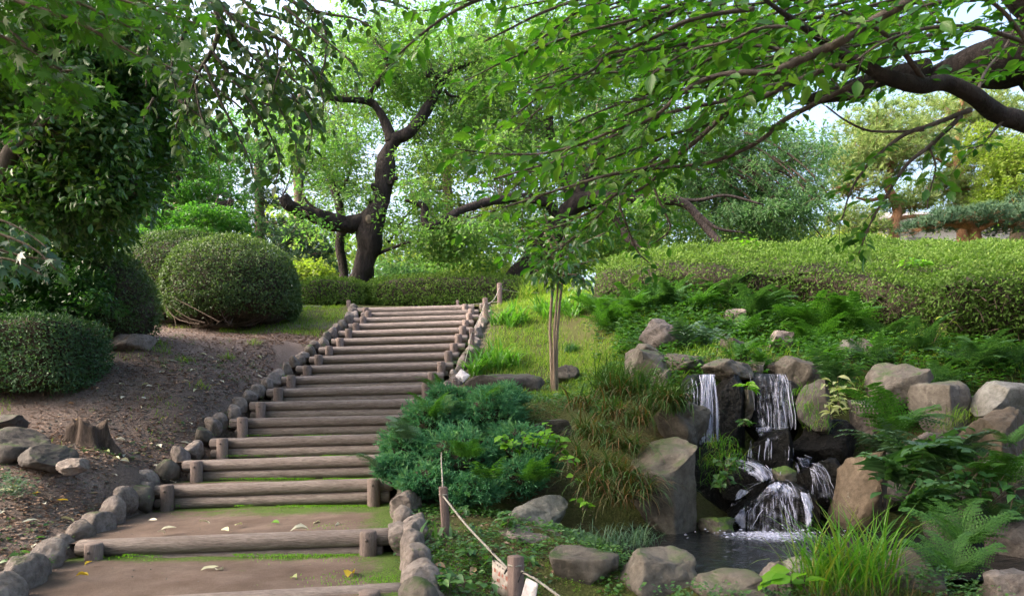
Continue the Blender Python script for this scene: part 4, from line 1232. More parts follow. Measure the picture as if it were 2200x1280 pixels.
def dome(name, label, cat, c, a, b, h, n, leaf, L=.036, W=.017, power=2.4, bottom=-.25, bare=.0, bump=.04, rot=0.0, seed=0, group=None, stems=60, under=.3, depth=.03):
    """a clipped bush: superellipsoid over base centre c, radii a, b, height h"""
    r = np.random.default_rng(seed)
    c = np.asarray(c, float)
    zc = c[2] + h * under
    d = norm(r.normal(size=(int(n * 1.6), 3)))
    d = d[d[:, 2] > bottom][:n]
    def surf(d):
        e = (np.abs(d[:, 0]) ** power + np.abs(d[:, 1]) ** power + np.abs(d[:, 2]) ** power) ** (-1 / power)
        s = d * e[:, None]
        s = s * (1 + bump * vnoise(d, 2.6, seed, 3) + .6 * bump * vnoise(d, 9, seed + 3, 2))[:, None]
        hz = np.where(s[:, 2] > 0, h * (1 - under), h * under * 1.3)
        x, y = s[:, 0] * a, s[:, 1] * b
        cr, sr = math.cos(rot), math.sin(rot)
        nrm = np.stack([d[:, 0] / a, d[:, 1] / b, d[:, 2] / (h * .7)], 1)
        nrm = norm(np.sign(nrm) * np.abs(nrm) ** (power - 1.2))
        pts = np.stack([x * cr - y * sr + c[0], x * sr + y * cr + c[1], s[:, 2] * hz + zc], 1)
        nrm = np.stack([nrm[:, 0] * cr - nrm[:, 1] * sr, nrm[:, 0] * sr + nrm[:, 1] * cr, nrm[:, 2]], 1)
        return pts, nrm
    pts, nrm = surf(d)
    keep = None
    if bare > 0:                                                      # bare twiggy gaps low on the sides
        hh = (pts[:, 2] - c[2]) / h
        pr = np.clip((.62 - hh) / .5, 0, 1) * bare * (.5 + .9 * vnoise(pts, 2.5, seed + 8, 3))
        keep = r.random(len(pts)) > pr
    t = thing(name, label, cat, c, group)
    g = Geo()
    pos, dr, nr, LL, WW = shell(pts, nrm, len(pts), L, W, depth, keep=keep)
    rv = np.clip(.45 + .22 * r.normal(size=len(pos)) + .2 * vnoise(pos, 1.5, seed + 5, 2) + .15 * np.clip(nr[:, 2], 0, 1), 0, 1)  # upward leaves lighter: skylight painted into the leaf tone
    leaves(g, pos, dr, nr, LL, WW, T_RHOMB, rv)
    # a second, looser layer inside
    k = len(pts) // 3
    p2, n2 = pts[:k], nrm[:k]
    leaves(g, p2 - n2 * rng.uniform(.06, .2, k)[:, None], rng.normal(size=(k, 3)), n2 + rng.normal(size=(k, 3)) * .8, L * 1.2, W * 1.4, T_RHOMB, rng.random(k) * .4)
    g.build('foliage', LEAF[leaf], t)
    V, Fc = ico(4)
    cv, _ = surf(norm(V))
    ctr = np.array([c[0], c[1], zc])
    cv = ctr + (cv - ctr) * .86
    cv += (vnoise(cv, 9, seed + 4, 3) * .05)[:, None] * norm(cv - ctr)
    cv[:, 2] = np.maximum(cv[:, 2], c[2] - .1)
    obj('dark_twig_core', cv, [Fc], M['core'], t)  # solid dark core added inside so no sky shines through the leaves
    if stems:
        g = Geo()
        k = stems
        A = c + np.stack([r.normal(size=k) * a * .22, r.normal(size=k) * b * .22 - b * .35, np.full(k, -.08)], 1)
        j = r.integers(0, len(pts), k)
        front = pts[j]
        B = front * 1.0
        twigs_batch(g, A, B - nrm[j] * .02, .012, .004, -.08, 4)
        j = r.integers(0, len(pts), k * 3)
        B = pts[j] - nrm[j] * .0
        A = B - nrm[j] * r.uniform(.12, .3, k * 3)[:, None] + r.normal(size=(k * 3, 3)) * .06
        twigs_batch(g, A, B, .005, .002, 0, 2)
        g.build('stems', M['twig'], t)
    return t
AG = 'clipped azalea bushes on the left slope'
def at_ground(px, D):
    x = (px - CX) / F * D
    return np.array([x, D, g1(x, D)])
c = at_ground(503, 12.7)
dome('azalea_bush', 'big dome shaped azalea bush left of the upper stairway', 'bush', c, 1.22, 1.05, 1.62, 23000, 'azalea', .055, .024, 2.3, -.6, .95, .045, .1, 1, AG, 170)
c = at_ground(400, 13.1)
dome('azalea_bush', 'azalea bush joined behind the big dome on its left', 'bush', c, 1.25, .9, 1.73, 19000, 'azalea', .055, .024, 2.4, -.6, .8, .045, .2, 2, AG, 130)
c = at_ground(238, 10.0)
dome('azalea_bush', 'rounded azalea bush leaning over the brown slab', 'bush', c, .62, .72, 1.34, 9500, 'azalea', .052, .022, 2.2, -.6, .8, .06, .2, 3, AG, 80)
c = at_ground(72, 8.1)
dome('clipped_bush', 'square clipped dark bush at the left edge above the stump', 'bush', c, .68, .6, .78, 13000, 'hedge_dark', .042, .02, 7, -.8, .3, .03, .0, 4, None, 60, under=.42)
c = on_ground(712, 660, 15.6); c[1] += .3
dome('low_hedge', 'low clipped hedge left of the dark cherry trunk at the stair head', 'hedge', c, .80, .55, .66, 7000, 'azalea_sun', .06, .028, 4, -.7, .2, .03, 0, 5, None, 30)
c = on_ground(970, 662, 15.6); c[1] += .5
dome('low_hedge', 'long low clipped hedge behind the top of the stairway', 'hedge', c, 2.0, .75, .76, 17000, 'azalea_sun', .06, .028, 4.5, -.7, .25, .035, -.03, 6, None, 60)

# the long azalea hedge over the bank on the right
def long_hedge():
    cols = [[(1262, 650, 12.3), (1268, 590, 12.4), (1290, 562, 12.9), (1310, 556, 13.5)],
            [(1330, 650, 11.8), (1320, 585, 11.8), (1350, 553, 12.3), (1370, 545, 13.8)],
            [(1480, 655, 11.3), (1475, 580, 11.2), (1490, 550, 11.7), (1510, 536, 14.0)],
            [(1640, 668, 10.8), (1635, 585, 10.6), (1650, 552, 11.2), (1665, 528, 14.2)],
            [(1800, 690, 10.2), (1795, 600, 10.0), (1810, 562, 10.5), (1830, 524, 14.2)],
            [(1950, 735, 9.4), (1948, 640, 9.1), (1965, 590, 9.5), (2000, 521, 13.5)],
            [(2060, 755, 8.8), (2060, 625, 8.4), (2080, 572, 8.9), (2120, 519, 12.8)],
            [(2200, 775, 8.5), (2200, 625, 8.1), (2215, 566, 8.6), (2240, 517, 12.3)],
            [(2380, 790, 8.2), (2380, 630, 7.9), (2395, 560, 8.4), (2400, 515, 12.0)]]
    G = np.array([[P(*p) for p in c_] for c_ in cols])                 # columns x profile
    back = G[:, -1:] + np.array([0, 1.2, -.6])
    low = G[:, :1] + np.array([0, .25, -.25])
    G = np.concatenate([low, G, back], 1)
    prof = np.array([catmull(c_, 10) for c_ in G])                     # (n, m, 3)
    surf = np.stack([catmull(prof[:, j], 12) for j in range(prof.shape[1])], 1)
    du = np.gradient(surf, axis=0); dv = np.gradient(surf, axis=1)
    nr = norm(np.cross(du, dv))
    nr = np.where(nr[..., 1:2] > .4, -nr, nr)
    if nr[..., 2].mean() < 0: nr = -nr
    bump = vnoise(surf.reshape(-1, 3), 1.1, 44, 3).reshape(surf.shape[:2])
    surf = surf + nr * (.10 * bump + .06 * vnoise(surf.reshape(-1, 3), 3.2, 48, 3).reshape(surf.shape[:2]))[..., None]
    area = np.linalg.norm(np.cross(du, dv), axis=-1)
    jn = np.arange(surf.shape[1])
    wgt = area * np.where(jn > 42, .15, 1)[None] * np.clip(12 / surf[..., 1], .5, 2)
    n = 80000
    idx = rng.choice(surf.shape[0] * surf.shape[1], n, p=(wgt / wgt.sum()).ravel())
    pts = surf.reshape(-1, 3)[idx]; nn = nr.reshape(-1, 3)[idx]
    pts = pts + (du.reshape(-1, 3)[idx]) * rng.uniform(-.6, .6, n)[:, None] + dv.reshape(-1, 3)[idx] * rng.uniform(-.6, .6, n)[:, None]
    fine = vnoise(pts, 7.0, 45, 3)
    pts = pts + nn * (.05 * fine)[:, None]
    t = thing('long_hedge', 'long broad azalea hedge along the top of the ferny bank at the right', 'hedge', G[4, 0])
    lowness = np.clip(.75 - nn[:, 2], 0, 1)
    keep = rng.random(n) > lowness * .55 * np.clip(.5 + vnoise(pts, 1.6, 46, 3), 0, 1)
    g = Geo()
    pos, dr, n2, LL, WW = shell(pts, nn, n, .058, .027, .035, keep=keep)
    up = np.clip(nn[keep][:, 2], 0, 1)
    rv = np.clip(.30 + .2 * rng.normal(size=len(pos)) + .22 * vnoise(pos, 1.2, 47, 3) + .28 * up, 0, 1)  # light on the hedge top painted in: upward leaves take lighter tones
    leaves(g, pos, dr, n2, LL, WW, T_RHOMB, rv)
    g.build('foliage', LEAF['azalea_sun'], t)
    inner = surf - nr * .16
    nu, nv = inner.shape[:2]
    kk = (np.arange(nu - 1)[:, None] * nv + np.arange(nv - 1)[None]).ravel()
    obj('dark_twig_core', inner.reshape(-1, 3), [np.stack([kk, kk + nv, kk + nv + 1, kk + 1], 1)], M['core'], t)  # dark sheet added under the leaves to stop sky showing through
    g = Geo()
    k = 1500
    j = rng.choice(n, k, p=(lowness + .02) / (lowness + .02).sum())
    B = pts[j]; A = B - nn[j] * .2 + rng.normal(size=(k, 3)) * .1 - np.array([0, 0, .12])
    twigs_batch(g, A, B, .006, .002, 0, 2)
    g.build('stems', M['twig'], t)
long_hedge()

# ------------------------------------------------------------------ blue juniper
def juniper():
    t = thing('juniper_bush', 'spreading blue green juniper spilling over the right side of the steps', 'bush', on_ground(1000, 1060, 6.4))
    lobes = [((930, 905, 7.0), .36, .26), ((1050, 890, 7.2), .42, .26), ((870, 960, 6.6), .28, .22), ((1110, 960, 6.7), .34, .28),
             ((980, 980, 6.4), .40, .30), ((850, 1005, 6.2), .20, .14), ((920, 1030, 6.0), .28, .16), ((1010, 1050, 5.95), .30, .14),
             ((1120, 1020, 6.2), .26, .20), ((1075, 855, 7.6), .36, .18), ((830, 1000, 6.1), .14, .08), ((1160, 985, 6.5), .2, .2), ((960, 850, 7.6), .26, .13)]
    g, gb = Geo(), Geo()
    A0 = on_ground(1000, 1040, 6.8) + np.array([0, 0, .1])
    for (c_, rx, rz) in lobes:
        c = P(*c_)
        n = int(1700 * rx)
        d = norm(rng.normal(size=(n, 3)) + np.array([0, -.35, .35]))
        tip = c + d * np.array([rx, rx, rz]) * rng.uniform(.55, 1.12, n)[:, None] * (1 + .2 * vnoise(d, 3, int(c_[0]), 2))[:, None]
        ax = norm(d * np.array([1, 1, .6]) + np.array([0, 0, .22]) + rng.normal(size=(n, 3)) * .3)     # spray axis
        L = rng.uniform(.09, .17, n)
        shade = np.clip(rng.normal(.5, .22, n) + .15 * d[:, 2], 0, 1)
        k = 13
        for s in range(k):
            f = s / k
            p = tip - ax * (L * (1 - f))[:, None]
            sd = norm(rng.normal(size=(n, 3)))
            dr = ax + sd * .75
            leaves(g, p, dr, rng.normal(size=(n, 3)) + np.array([0, 0, .6]), L * (.5 - .2 * f), .012, T_TRI if s % 2 else T_RHOMB, np.clip(shade + rng.normal(size=n) * .12, 0, 1))
        j = rng.choice(n, min(n, 40))
        twigs_batch(gb, np.repeat(c[None] - np.array([0, 0, rz * .6]), len(j), 0), tip[j] - ax[j] * .05, .006, .002, -.05, 3)
        twigs_batch(gb, A0[None], c[None], .02, .01, .05, 4)
        V, Fc = ico(3)
        gb.add(c + V * np.array([rx, rx, rz]) * .62 * (1 + .15 * vnoise(V, 3, 5, 2))[:, None], [Fc])
    g.build('foliage', LEAF['juniper'], t)
    gb.build('stems', M['core'], t)
juniper()

# ------------------------------------------------------------------ ferns
_frond = {}
def frond_mesh(leaf, kind, v):
    key = (leaf, kind, v)
    if key in _frond: return _frond[key]
    r = np.random.default_rng(v + 17)
    g = Geo()
    pairs = {'fern': 14, 'holly': 10, 'broad': 8}[kind]
    wid = {'fern': .36, 'holly': .32, 'broad': .5}[kind]
    droop = r.uniform(.35, .8)
    th0 = r.uniform(.95, 1.2)
    n = 14
    pts = [np.zeros(3)]
    side = r.uniform(-.15, .15)
    for i in range(n):
        th = th0 - (droop + th0 * .5) * (i / n) ** 1.3
        pts.append(pts[-1] + np.array([math.cos(th), side * i / n, math.sin(th)]) / n)
    pts = np.array(pts)
    tube(g, pts, np.linspace(.009, .003, len(pts)), 3, cap=False, rnd=.2)
    tt = np.linspace(.16, .985, pairs)
    for i, t in enumerate(tt):
        k = t * n; i0 = min(int(k), n - 1); f = k - i0
        p = pts[i0] * (1 - f) + pts[i0 + 1] * f
        tan = norm((pts[i0 + 1] - pts[i0])[None])[0]
        lat = norm(np.cross(np.array([0, 0, 1.0]), tan)[None])[0]
        upv = np.cross(tan, lat)
        ln = wid * (math.sin(min(1, (t * 1.25 + .12)) * math.pi * .93) ** .75 + .05) * (1 - .25 * t)
        for s in (-1, 1):
            dr = lat * s * .92 + tan * .42 - upv * r.uniform(.05, .3)
            L = ln * r.uniform(.85, 1.1)
            if kind == 'fern':                                         # pinnae cut into lobes
                d0 = norm(dr[None])[0]
                m = 6
                for q_ in range(m):
                    f2 = (q_ + .5) / m
                    pp_ = p + d0 * L * f2
                    l2 = .062 * (1 - f2 * .75)
                    for s2 in (-1, 1):
                        leaves(g, pp_[None], (np.cross(upv, d0) * s2 + d0 * .55)[None], (upv + r.normal(size=3) * .2)[None], l2, .030, T_TRI, np.array([r.random()]))
                leaves(g, p[None], d0[None], upv[None], L, .016, T_TRI, np.array([.5]))
            else:
                leaves(g, p[None], dr[None], (upv + r.normal(size=3) * .25)[None], L, {'holly': .07, 'broad': .10}[kind], T_OVAL if kind == 'broad' else T_RHOMB, np.array([r.random()]))
    V, f, rn = g.get()
    _frond[key] = raw_mesh('frond', V, f, LEAF[leaf], rnd=rn)
    return _frond[key]

def fern(px, py, D, label, n=9, L=.5, leaf='fern', kind='fern', az=None, spread=math.pi, group=None, name='fern', rise=0.0, hover=None, tilt=0.0):
    c = on_ground(px, py, D) if hover is None else P(px, py, D)
    t = thing(name, label, 'fern' if name == 'fern' else 'plant', c, group)
    r = np.random.default_rng(abs(int(px * 3 + py)))
    for i in range(n):
        a = (r.uniform(-math.pi, math.pi) if az is None else az + r.uniform(-spread, spread))
        s = L * r.uniform(.7, 1.15)
        me = frond_mesh(leaf, kind, int(r.integers(0, 5)))
        Mx = Matrix.Translation(Vector(c) + Vector((r.normal() * .03, r.normal() * .03, rise))) @ Matrix.Rotation(a, 4, 'Z') @ Matrix.Rotation(r.uniform(-.25, .2) + tilt, 4, 'Y') @ Matrix.Rotation(r.uniform(-.3, .3), 4, 'X') @ Matrix.Diagonal((s, s, s, 1))
        inst('frond', me, t, Mx)
    return t
FB = 'ferns on the bank below the long hedge'
DOWN = -math.pi / 2
fl = [(1310, 690, 10.9, 'fern at the left end of the long hedge beside the young tree', .55, 'fern'), (1365, 665, 11.0, 'bright fern under the left end of the long hedge', .6, 'fern'),
      (1430, 660, 10.8, 'fern behind the pointed light boulder', .6, 'fern_dark'), (1500, 672, 10.4, 'fern left of the pale stone under the hedge', .55, 'fern'),
      (1620, 680, 10.2, 'fern right of the pale stone under the hedge', .62, 'fern_dark'), (1590, 700, 9.6, 'drooping fern in front of the pale stone', .5, 'fern'),
      (1690, 690, 9.9, 'fern behind the square stone', .6, 'fern'), (1755, 700, 9.6, 'tall fern at the middle of the hedge foot', .65, 'fern'),
      (1825, 690, 9.5, 'tall fern standing up against the dark hedge', .75, 'fern'), (1740, 740, 9.0, 'fern right of the square stone', .5, 'fern'),
      (1640, 780, 7.9, 'small pale fern hanging over the waterfall top', .32, 'fern'), (1585, 765, 8.1, 'small fern between capstone and rough boulder', .3, 'fern'),
      (1900, 735, 9.0, 'fern above the big rounded boulder', .5, 'fern_dark'), (1975, 760, 8.4, 'fern in the shade below the hedge at the right', .5, 'fern_dark'),
      (2090, 800, 7.9, 'fern above the speckled boulder', .5, 'fern_dark'), (2180, 790, 7.9, 'fern above the long flat topped boulder', .48, 'fern_dark'),
      (1480, 715, 9.0, 'blue grey fern behind the blocky boulder', .55, 'fern_blue'), (1530, 720, 8.9, 'second blue grey fern above the capstone', .5, 'fern_blue'),
      (1680, 660, 10.6, 'dark fern deep under the hedge', .5, 'fern_dark'), (1560, 655, 11.0, 'dark fern at the hedge foot above the pale stone', .55, 'fern_dark'),
      (1400, 720, 9.3, 'fern beside the pointed light boulder', .42, 'fern'), (1870, 770, 8.2, 'small fern beside the dark stone', .4, 'fern_dark'),
      (1290, 655, 11.6, 'pale fern at the very end of the long hedge', .5, 'fern'), (2010, 800, 7.7, 'fern over the top of the right stone wall', .42, 'fern_dark')]
for (px, py, D, lab, L, lf) in fl:
    fern(px, py, D, lab, 13 if lf != 'fern_blue' else 11, L * 1.18, lf, 'holly' if lf == 'fern_blue' else 'fern', group=FB)
# ferns over the right stone wall and pond
FR = 'ferns by the pond at the right'
fern(1800, 830, 7.1, 'dark fern hanging from the wall right of the rough boulder', 12, .5, 'fern_dark', 'holly', DOWN, 1.5, FR, hover=1)
fern(1780, 790, 7.3, 'fern sprouting above the dark cracked boulder', 10, .45, 'fern', 'holly', DOWN, 1.8, FR, hover=1)
fern(1915, 940, 6.45, 'tall fern climbing the wall below the big rounded boulder', 12, .62, 'fern', 'fern', DOWN, 1.9, FR, hover=1)
fern(1930, 985, 6.2, 'blue grey fern reaching left over the wet standing stone', 10, .55, 'fern_blue', 'holly', math.pi * .95, 1.0, FR, hover=1)
fern(1975, 1010, 5.9, 'big grey green fern with broad leaflets at the right', 11, .6, 'fern_dark', 'broad', DOWN - .3, 1.5, FR, hover=1)
fern(1925, 1050, 5.7, 'broad leaved fern drooping towards the water', 9, .55, 'fern_dark', 'broad', DOWN - .2, 1.1, FR, hover=1)
fern(2040, 1010, 5.8, 'bluish fern in front of the rust tinted boulder', 12, .55, 'fern_blue', 'fern', DOWN, 1.9, FR, hover=1)
fern(2130, 1050, 5.5, 'bright fern before the pale boulder at the right edge', 11, .48, 'fern', 'fern', DOWN, 1.9, FR, hover=1)
fern(1990, 1120, 5.3, 'lacy fern hanging above the dark water', 10, .42, 'fern', 'fern', DOWN, 1.6, FR, hover=1)
fern(1960, 1110, 5.4, 'broad leaflet fern tip touching the dark water', 6, .5, 'fern_dark', 'broad', DOWN + .5, .7, FR, hover=1)
fern(2070, 1180, 4.75, 'lacy upright fern by the wide brown pond stone', 11, .42, 'fern', 'fern', None, group=FR, hover=1)
fern(2050, 1240, 4.35, 'bright lacy fern in the lower right corner', 11, .34, 'fern', 'fern', None, group=FR, hover=1)
fern(2150, 1130, 5.2, 'fern leaning over the boulder at the right edge', 9, .4, 'fern_dark', 'fern', DOWN, 1.8, FR, hover=1)
fern(2170, 960, 6.1, 'small fern on the rust tinted boulder', 7, .3, 'fern', 'fern', DOWN, 1.8, FR, hover=1)
# ferns growing through the juniper
FJ = 'ferns growing through the juniper'
fern(935, 905, 6.75, 'yellow green fern rising through the top of the juniper', 8, .42, 'fern', 'fern', None, group=FJ, hover=1)
fern(885, 950, 6.3, 'pale fern at the left of the juniper', 8, .34, 'fern_blue', 'fern', math.pi, 1.5, FJ, hover=1)
fern(1040, 870, 7.0, 'small light fern behind the top of the juniper', 6, .3, 'fern', 'fern', None, group=FJ, hover=1)
fern(820, 1010, 5.9, 'pale fern frond reaching out over the log step', 5, .3, 'fern_blue', 'fern', math.pi + .3, .5, FJ, hover=1)
fern(1000, 990, 5.95, 'bright fern in the middle of the juniper', 8, .3, 'fern', 'fern', DOWN, 1.4, FJ, hover=1)
fern(1050, 1035, 5.8, 'bright fern with broad leaflets low in the juniper', 7, .3, 'fern', 'holly', DOWN, 1.2, FJ, hover=1)
fern(1145, 1040, 5.8, 'green fern drooping at the right of the juniper', 8, .34, 'fern', 'fern', DOWN, 1.2, FJ, hover=1)
fern(940, 840, 8.5, 'dry pale fern beside the kerb stones by the ninth step', 6, .34, 'fern', 'fern', math.pi, 1.4, FJ, hover=1)

# ------------------------------------------------------------------ grasses and lilies
def tuft(name, label, cat, bases, n, L, W, bend, lean, leaf, seed, az=None, azs=math.pi, segs=5, group=None, rndmix=None):
    r = np.random.default_rng(seed)
    b = np.array(bases)[r.integers(0, len(bases), n)]
    b = b + r.normal(size=(n, 3)) * np.array([.06, .06, .02])
    a = r.uniform(-math.pi, math.pi, n) if az is None else az + r.normal(size=n) * azs
    g = Geo()
    blades(g, b, a, L * r.uniform(.55, 1.15, n), W * r.uniform(.7, 1.2, n), bend * r.uniform(.5, 1.3, n), np.abs(lean + r.normal(size=n) * .22), segs, rnd=None if rndmix is None else np.clip(r.normal(rndmix, .2, n), 0, 1))
    o = g.build(name, LEAF[leaf], loc=np.array(bases).mean(0))
    return tag(o, label, cat, group)
tuft('grass_tuft', 'bright green grass tuft growing between the pond boulders at the front', 'grass', [P(1740, 1262, 4.35), P(1800, 1262, 4.3), P(1850, 1258, 4.3), P(1890, 1262, 4.32), P(1780, 1285, 4.2), P(1850, 1285, 4.2)], 330, .60, .0125, 1.3, .25, 'tuft', 3, segs=6)
tuft('grass_tuft', 'short dry grass in front of the bright tuft', 'grass', [P(1760, 1296, 4.1), P(1830, 1296, 4.1), P(1900, 1292, 4.12), P(1960, 1296, 4.15)], 330, .2, .005, 1.4, .35, 'sedge', 4)
sb = [(1300, 850, 7.3), (1350, 860, 7.1), (1250, 880, 7.1), (1400, 880, 6.9), (1310, 900, 6.8), (1370, 915, 6.7), (1255, 940, 6.6), (1300, 960, 6.45), (1350, 975, 6.35), (1245, 1000, 6.2), (1300, 1020, 6.1),
      (1350, 1040, 6.02), (1380, 1070, 5.9), (1280, 1060, 5.9), (1330, 1085, 5.85), (1440, 880, 6.6)]
tuft('sedge_clump', 'large drooping sedge with many dry brown blades left of the standing boulder', 'sedge', [P(*q_) for q_ in sb], 1300, .48, .0135, 2.2, .55, 'sedge', 5, DOWN, 1.0, 6)
tuft('sedge_clump', 'green crest of sedge arching over the mossy shouldered boulder', 'sedge', [P(1330, 850, 7.2), P(1370, 850, 7.0), P(1410, 875, 6.75), P(1450, 885, 6.6), P(1300, 835, 7.5)], 480, .50, .0125, 1.7, .3, 'sedge', 6, -.9, 1.0, 6, rndmix=.8)
tuft('grass_tuft', 'bluish grass tuft at the water edge below the sedge', 'grass', [P(1240, 1165, 5.2), P(1290, 1172, 5.05), P(1340, 1176, 5.0), P(1380, 1165, 5.2)], 420, .2, .005, 1.7, .4, 'fern_blue', 7)
tuft('grass_tuft', 'thin grass hanging beside the cascade at the left', 'grass', [P(1540, 960, 6.5), P(1560, 985, 6.4), P(1520, 1000, 6.4), P(1570, 1010, 6.3), P(1545, 1040, 6.25)], 260, .28, .005, 2.2, .5, 'tuft', 8, DOWN, .9)
tuft('grass_tuft', 'thin grass hanging on the dark rock right of the middle stream', 'grass', [P(1730, 880, 6.85), P(1745, 900, 6.8), P(1760, 920, 6.75), P(1725, 850, 6.9)], 150, .26, .005, 2.2, .5, 'tuft', 9, DOWN, .9)
tuft('grass_tuft', 'green grass sprouting from the speckled boulder joint', 'grass', [P(2040, 920, 6.5), P(2060, 900, 6.5)], 130, .22, .005, 1.8, .4, 'grass', 10, DOWN, 1.2)
for k_, (px, py, D, lab) in enumerate([(350, 792, 9.4, 'bright little grass tuft on the bare slope below the rounded azalea'), (398, 808, 9.2, 'little grass tuft in the middle of the bare slope'), (490, 778, 10.0, 'little grass tuft near the kerb stones by the tenth step'),
                                      (345, 758, 9.9, 'spiky grass tuft in front of the brown slab'), (545, 752, 10.6, 'small grass tuft below the big dome azalea'), (430, 850, 8.6, 'small grass tuft right of the fallen leaves on the slope'), (320, 775, 9.6, 'pale grass tuft beside the brown slab'), (610, 790, 10.0, 'grass tuft at the kerb stones by the ninth step')]):
    tuft('grass_tuft', lab, 'grass', [on_ground(px, py, D)], 46, .15, .009, 1.6, .5, 'grass', 60 + k_)
LG = 'strap leaved lily clumps right of the stairway'
lil = [((1020, 800, 9.9), (1060, 790, 10.1), (1100, 785, 10.2), (1040, 775, 10.4), (1080, 770, 10.5), 'lily clump by the rope at the right end of the middle steps', 230),
       ((1090, 690, 12.2), (1110, 680, 12.4), (1070, 690, 12.2), (1120, 695, 12.1), (1100, 700, 12.0), 'lily clump in the grass near the top right posts', 130),
       ((1180, 690, 12.2), (1210, 680, 12.3), (1235, 690, 12.0), (1255, 670, 12.4), (1160, 680, 12.5), 'lily clump behind the stems of the young tree', 200)]
for *pts, lab, n in lil:
    tuft('lily_clump', lab, 'lily', [on_ground(*q_) + np.array([0, 0, -.03]) for q_ in pts], n, .50, .036, 1.5, .35, 'lily', n, segs=6, group=LG)
tuft('grass_tuft', 'tiny dark grass tuft in the lawn right of the young tree', 'grass', [on_ground(1228, 745, 10.8)], 260, .2, .008, 1.6, .3, 'shrub', 12)
tuft('grass_tuft', 'pale long grass in front of the low hedge at the right', 'grass', [on_ground(1130, 625, 14.2), on_ground(1170, 615, 14.2), on_ground(1210, 625, 13.8), on_ground(1200, 600, 14.5)], 500, .5, .014, 1.3, .3, 'grass', 13)
tuft('lily_clump', 'small rosette of strap leaves behind the leaning rope post', 'lily', [P(940, 1160, 4.9)], 14, .16, .03, 1.3, .4, 'weed', 14, segs=5)

# lawn on the right bank, sparse grass on the left
def scatter_grass(name, label, region, n, L, W, leaf, seed, dens=None):
    r = np.random.default_rng(seed)
    x0, x1, y0, y1 = region
    x, y = r.uniform(x0, x1, n), r.uniform(y0, y1, n)
    if dens is not None:
        k = r.random(n) < dens(x, y); x, y = x[k], y[k]
    z = gz(x, y)
    n = len(x)
    g = Geo()
    blades(g, np.stack([x, y, z - .01], 1), r.uniform(-math.pi, math.pi, n), L * r.uniform(.4, 1.2, n), W * r.uniform(.7, 1.3, n), 1.4 * r.uniform(.4, 1.2, n), r.uniform(.05, .6, n), 3)
    tag(g.build(name, LEAF[leaf]), label, 'grass', kind='stuff')
def d_right(x, y):
    n2 = np.stack([x, y], 1)
    return np.clip((x - s_xr(y) - .42) * 3, 0, 1) * np.clip(.8 + .7 * vnoise(n2, 1.6, 71, 3), .12, 1) * (y > 8.3 + .25 * (x < .4)) * (x < 2.4 + (y - 9) * .4)
scatter_grass('lawn_grass', 'short bright lawn grass on the bank right of the stairway', (-1.6, 5, 8.0, 15.2), 110000, .12, .009, 'grass', 21, d_right)
def d_left(x, y):
    n2 = np.stack([x, y], 1)
    return np.clip((s_xl(y) - .5 - x) * 4, 0, 1) * np.clip(vnoise(n2, 2.2, 72, 3) * 1.2 - .55 + np.clip((y - 11.6) * .6, 0, 1.2), 0, 1)
def d_bank(x, y):
    return np.clip(.6 + .8 * vnoise(np.stack([x, y], 1), 1.5, 73, 3), .05, 1) * (x > .9 + (y - 7.6) * .25)
scatter_grass('bank_grass', 'long grass mixed with the low plants on the bank below the hedge', (.9, 7.5, 7.7, 11.3), 10000, .24, .011, 'grass', 23, d_bank)
scatter_grass('sparse_grass', 'sparse pale grass on the bare slope and beside the upper steps at the left', (-7.5, -1.8, 4.5, 15), 26000, .09, .007, 'grass', 22, d_left)

def d_strip(x, y):
    return np.clip((s_xl(y) - .4 - x) * 4, 0, 1) * (x > s_xl(y) - 2.3) * np.clip(.75 + .6 * vnoise(np.stack([x, y], 1), 2.0, 74, 3), .1, 1)
scatter_grass('lawn_grass', 'pale lawn grass beside the uppermost steps at the left', (-5.2, -2.2, 11.9, 15.2), 15000, .10, .0085, 'grass', 24, d_strip)

# small broad weeds
def weeds(name, label, pts, r, leaf, size, per, hgt=.06):
    n = len(pts)
    g = Geo()
    for k in range(per):
        a = r.uniform(-math.pi, math.pi, n)
        d = np.stack([np.cos(a), np.sin(a), r.uniform(-.1, .6, n)], 1)
        base = pts + d * (size * .25) + np.stack([np.zeros(n), np.zeros(n), r.uniform(0, hgt, n)], 1)
        leaves(g, base, d, np.stack([r.normal(size=n) * .35, r.normal(size=n) * .35 - .15, np.ones(n)], 1), size * r.uniform(.5, 1.2, n), size * r.uniform(.35, .7, n), T_OVAL if size > .035 else T_RHOMB)
    return tag(g.build(name, LEAF[leaf]), label, 'weeds', kind='stuff')
def region_pts(x0, x1, y0, y1, n, r, f=None, freq=2.5, cut=.0, seed=1):
    x, y = r.uniform(x0, x1, n), r.uniform(y0, y1, n)
    k = vnoise(np.stack([x, y], 1), freq, seed, 3) > cut
    if f is not None: k &= f(x, y)
    x, y = x[k], y[k]
    return np.stack([x, y, gz(x, y)], 1)
r = np.random.default_rng(5)
weeds('ground_weeds', 'leafy weeds covering the soil around the nearest rope posts', region_pts(-.95, .75, 3.3, 5.9, 1500, r, lambda x, y: x > s_xr(y) + .3, 3, -.5, 3), r, 'weed', .042, 4)
weeds('clover', 'fine ground cover between the weeds by the path edge', region_pts(-1.0, .8, 3.3, 6.0, 3800, r, lambda x, y: x > s_xr(y) + .2, 3, -.2, 8), r, 'lime', .014, 4, .03)
weeds('bank_plants', 'tangled low plants on the bank around the waterfall rocks', np.concatenate([region_pts(.9, 7.2, 7.6, 11.5, 5500, r, lambda x, y: x > .9 + (y - 7.6) * .25, 1.6, -.7, 13), region_pts(3.6, 7, 6.2, 8, 900, r, None, 2, -.2, 14)]), r, 'fern', .07, 5, .22)
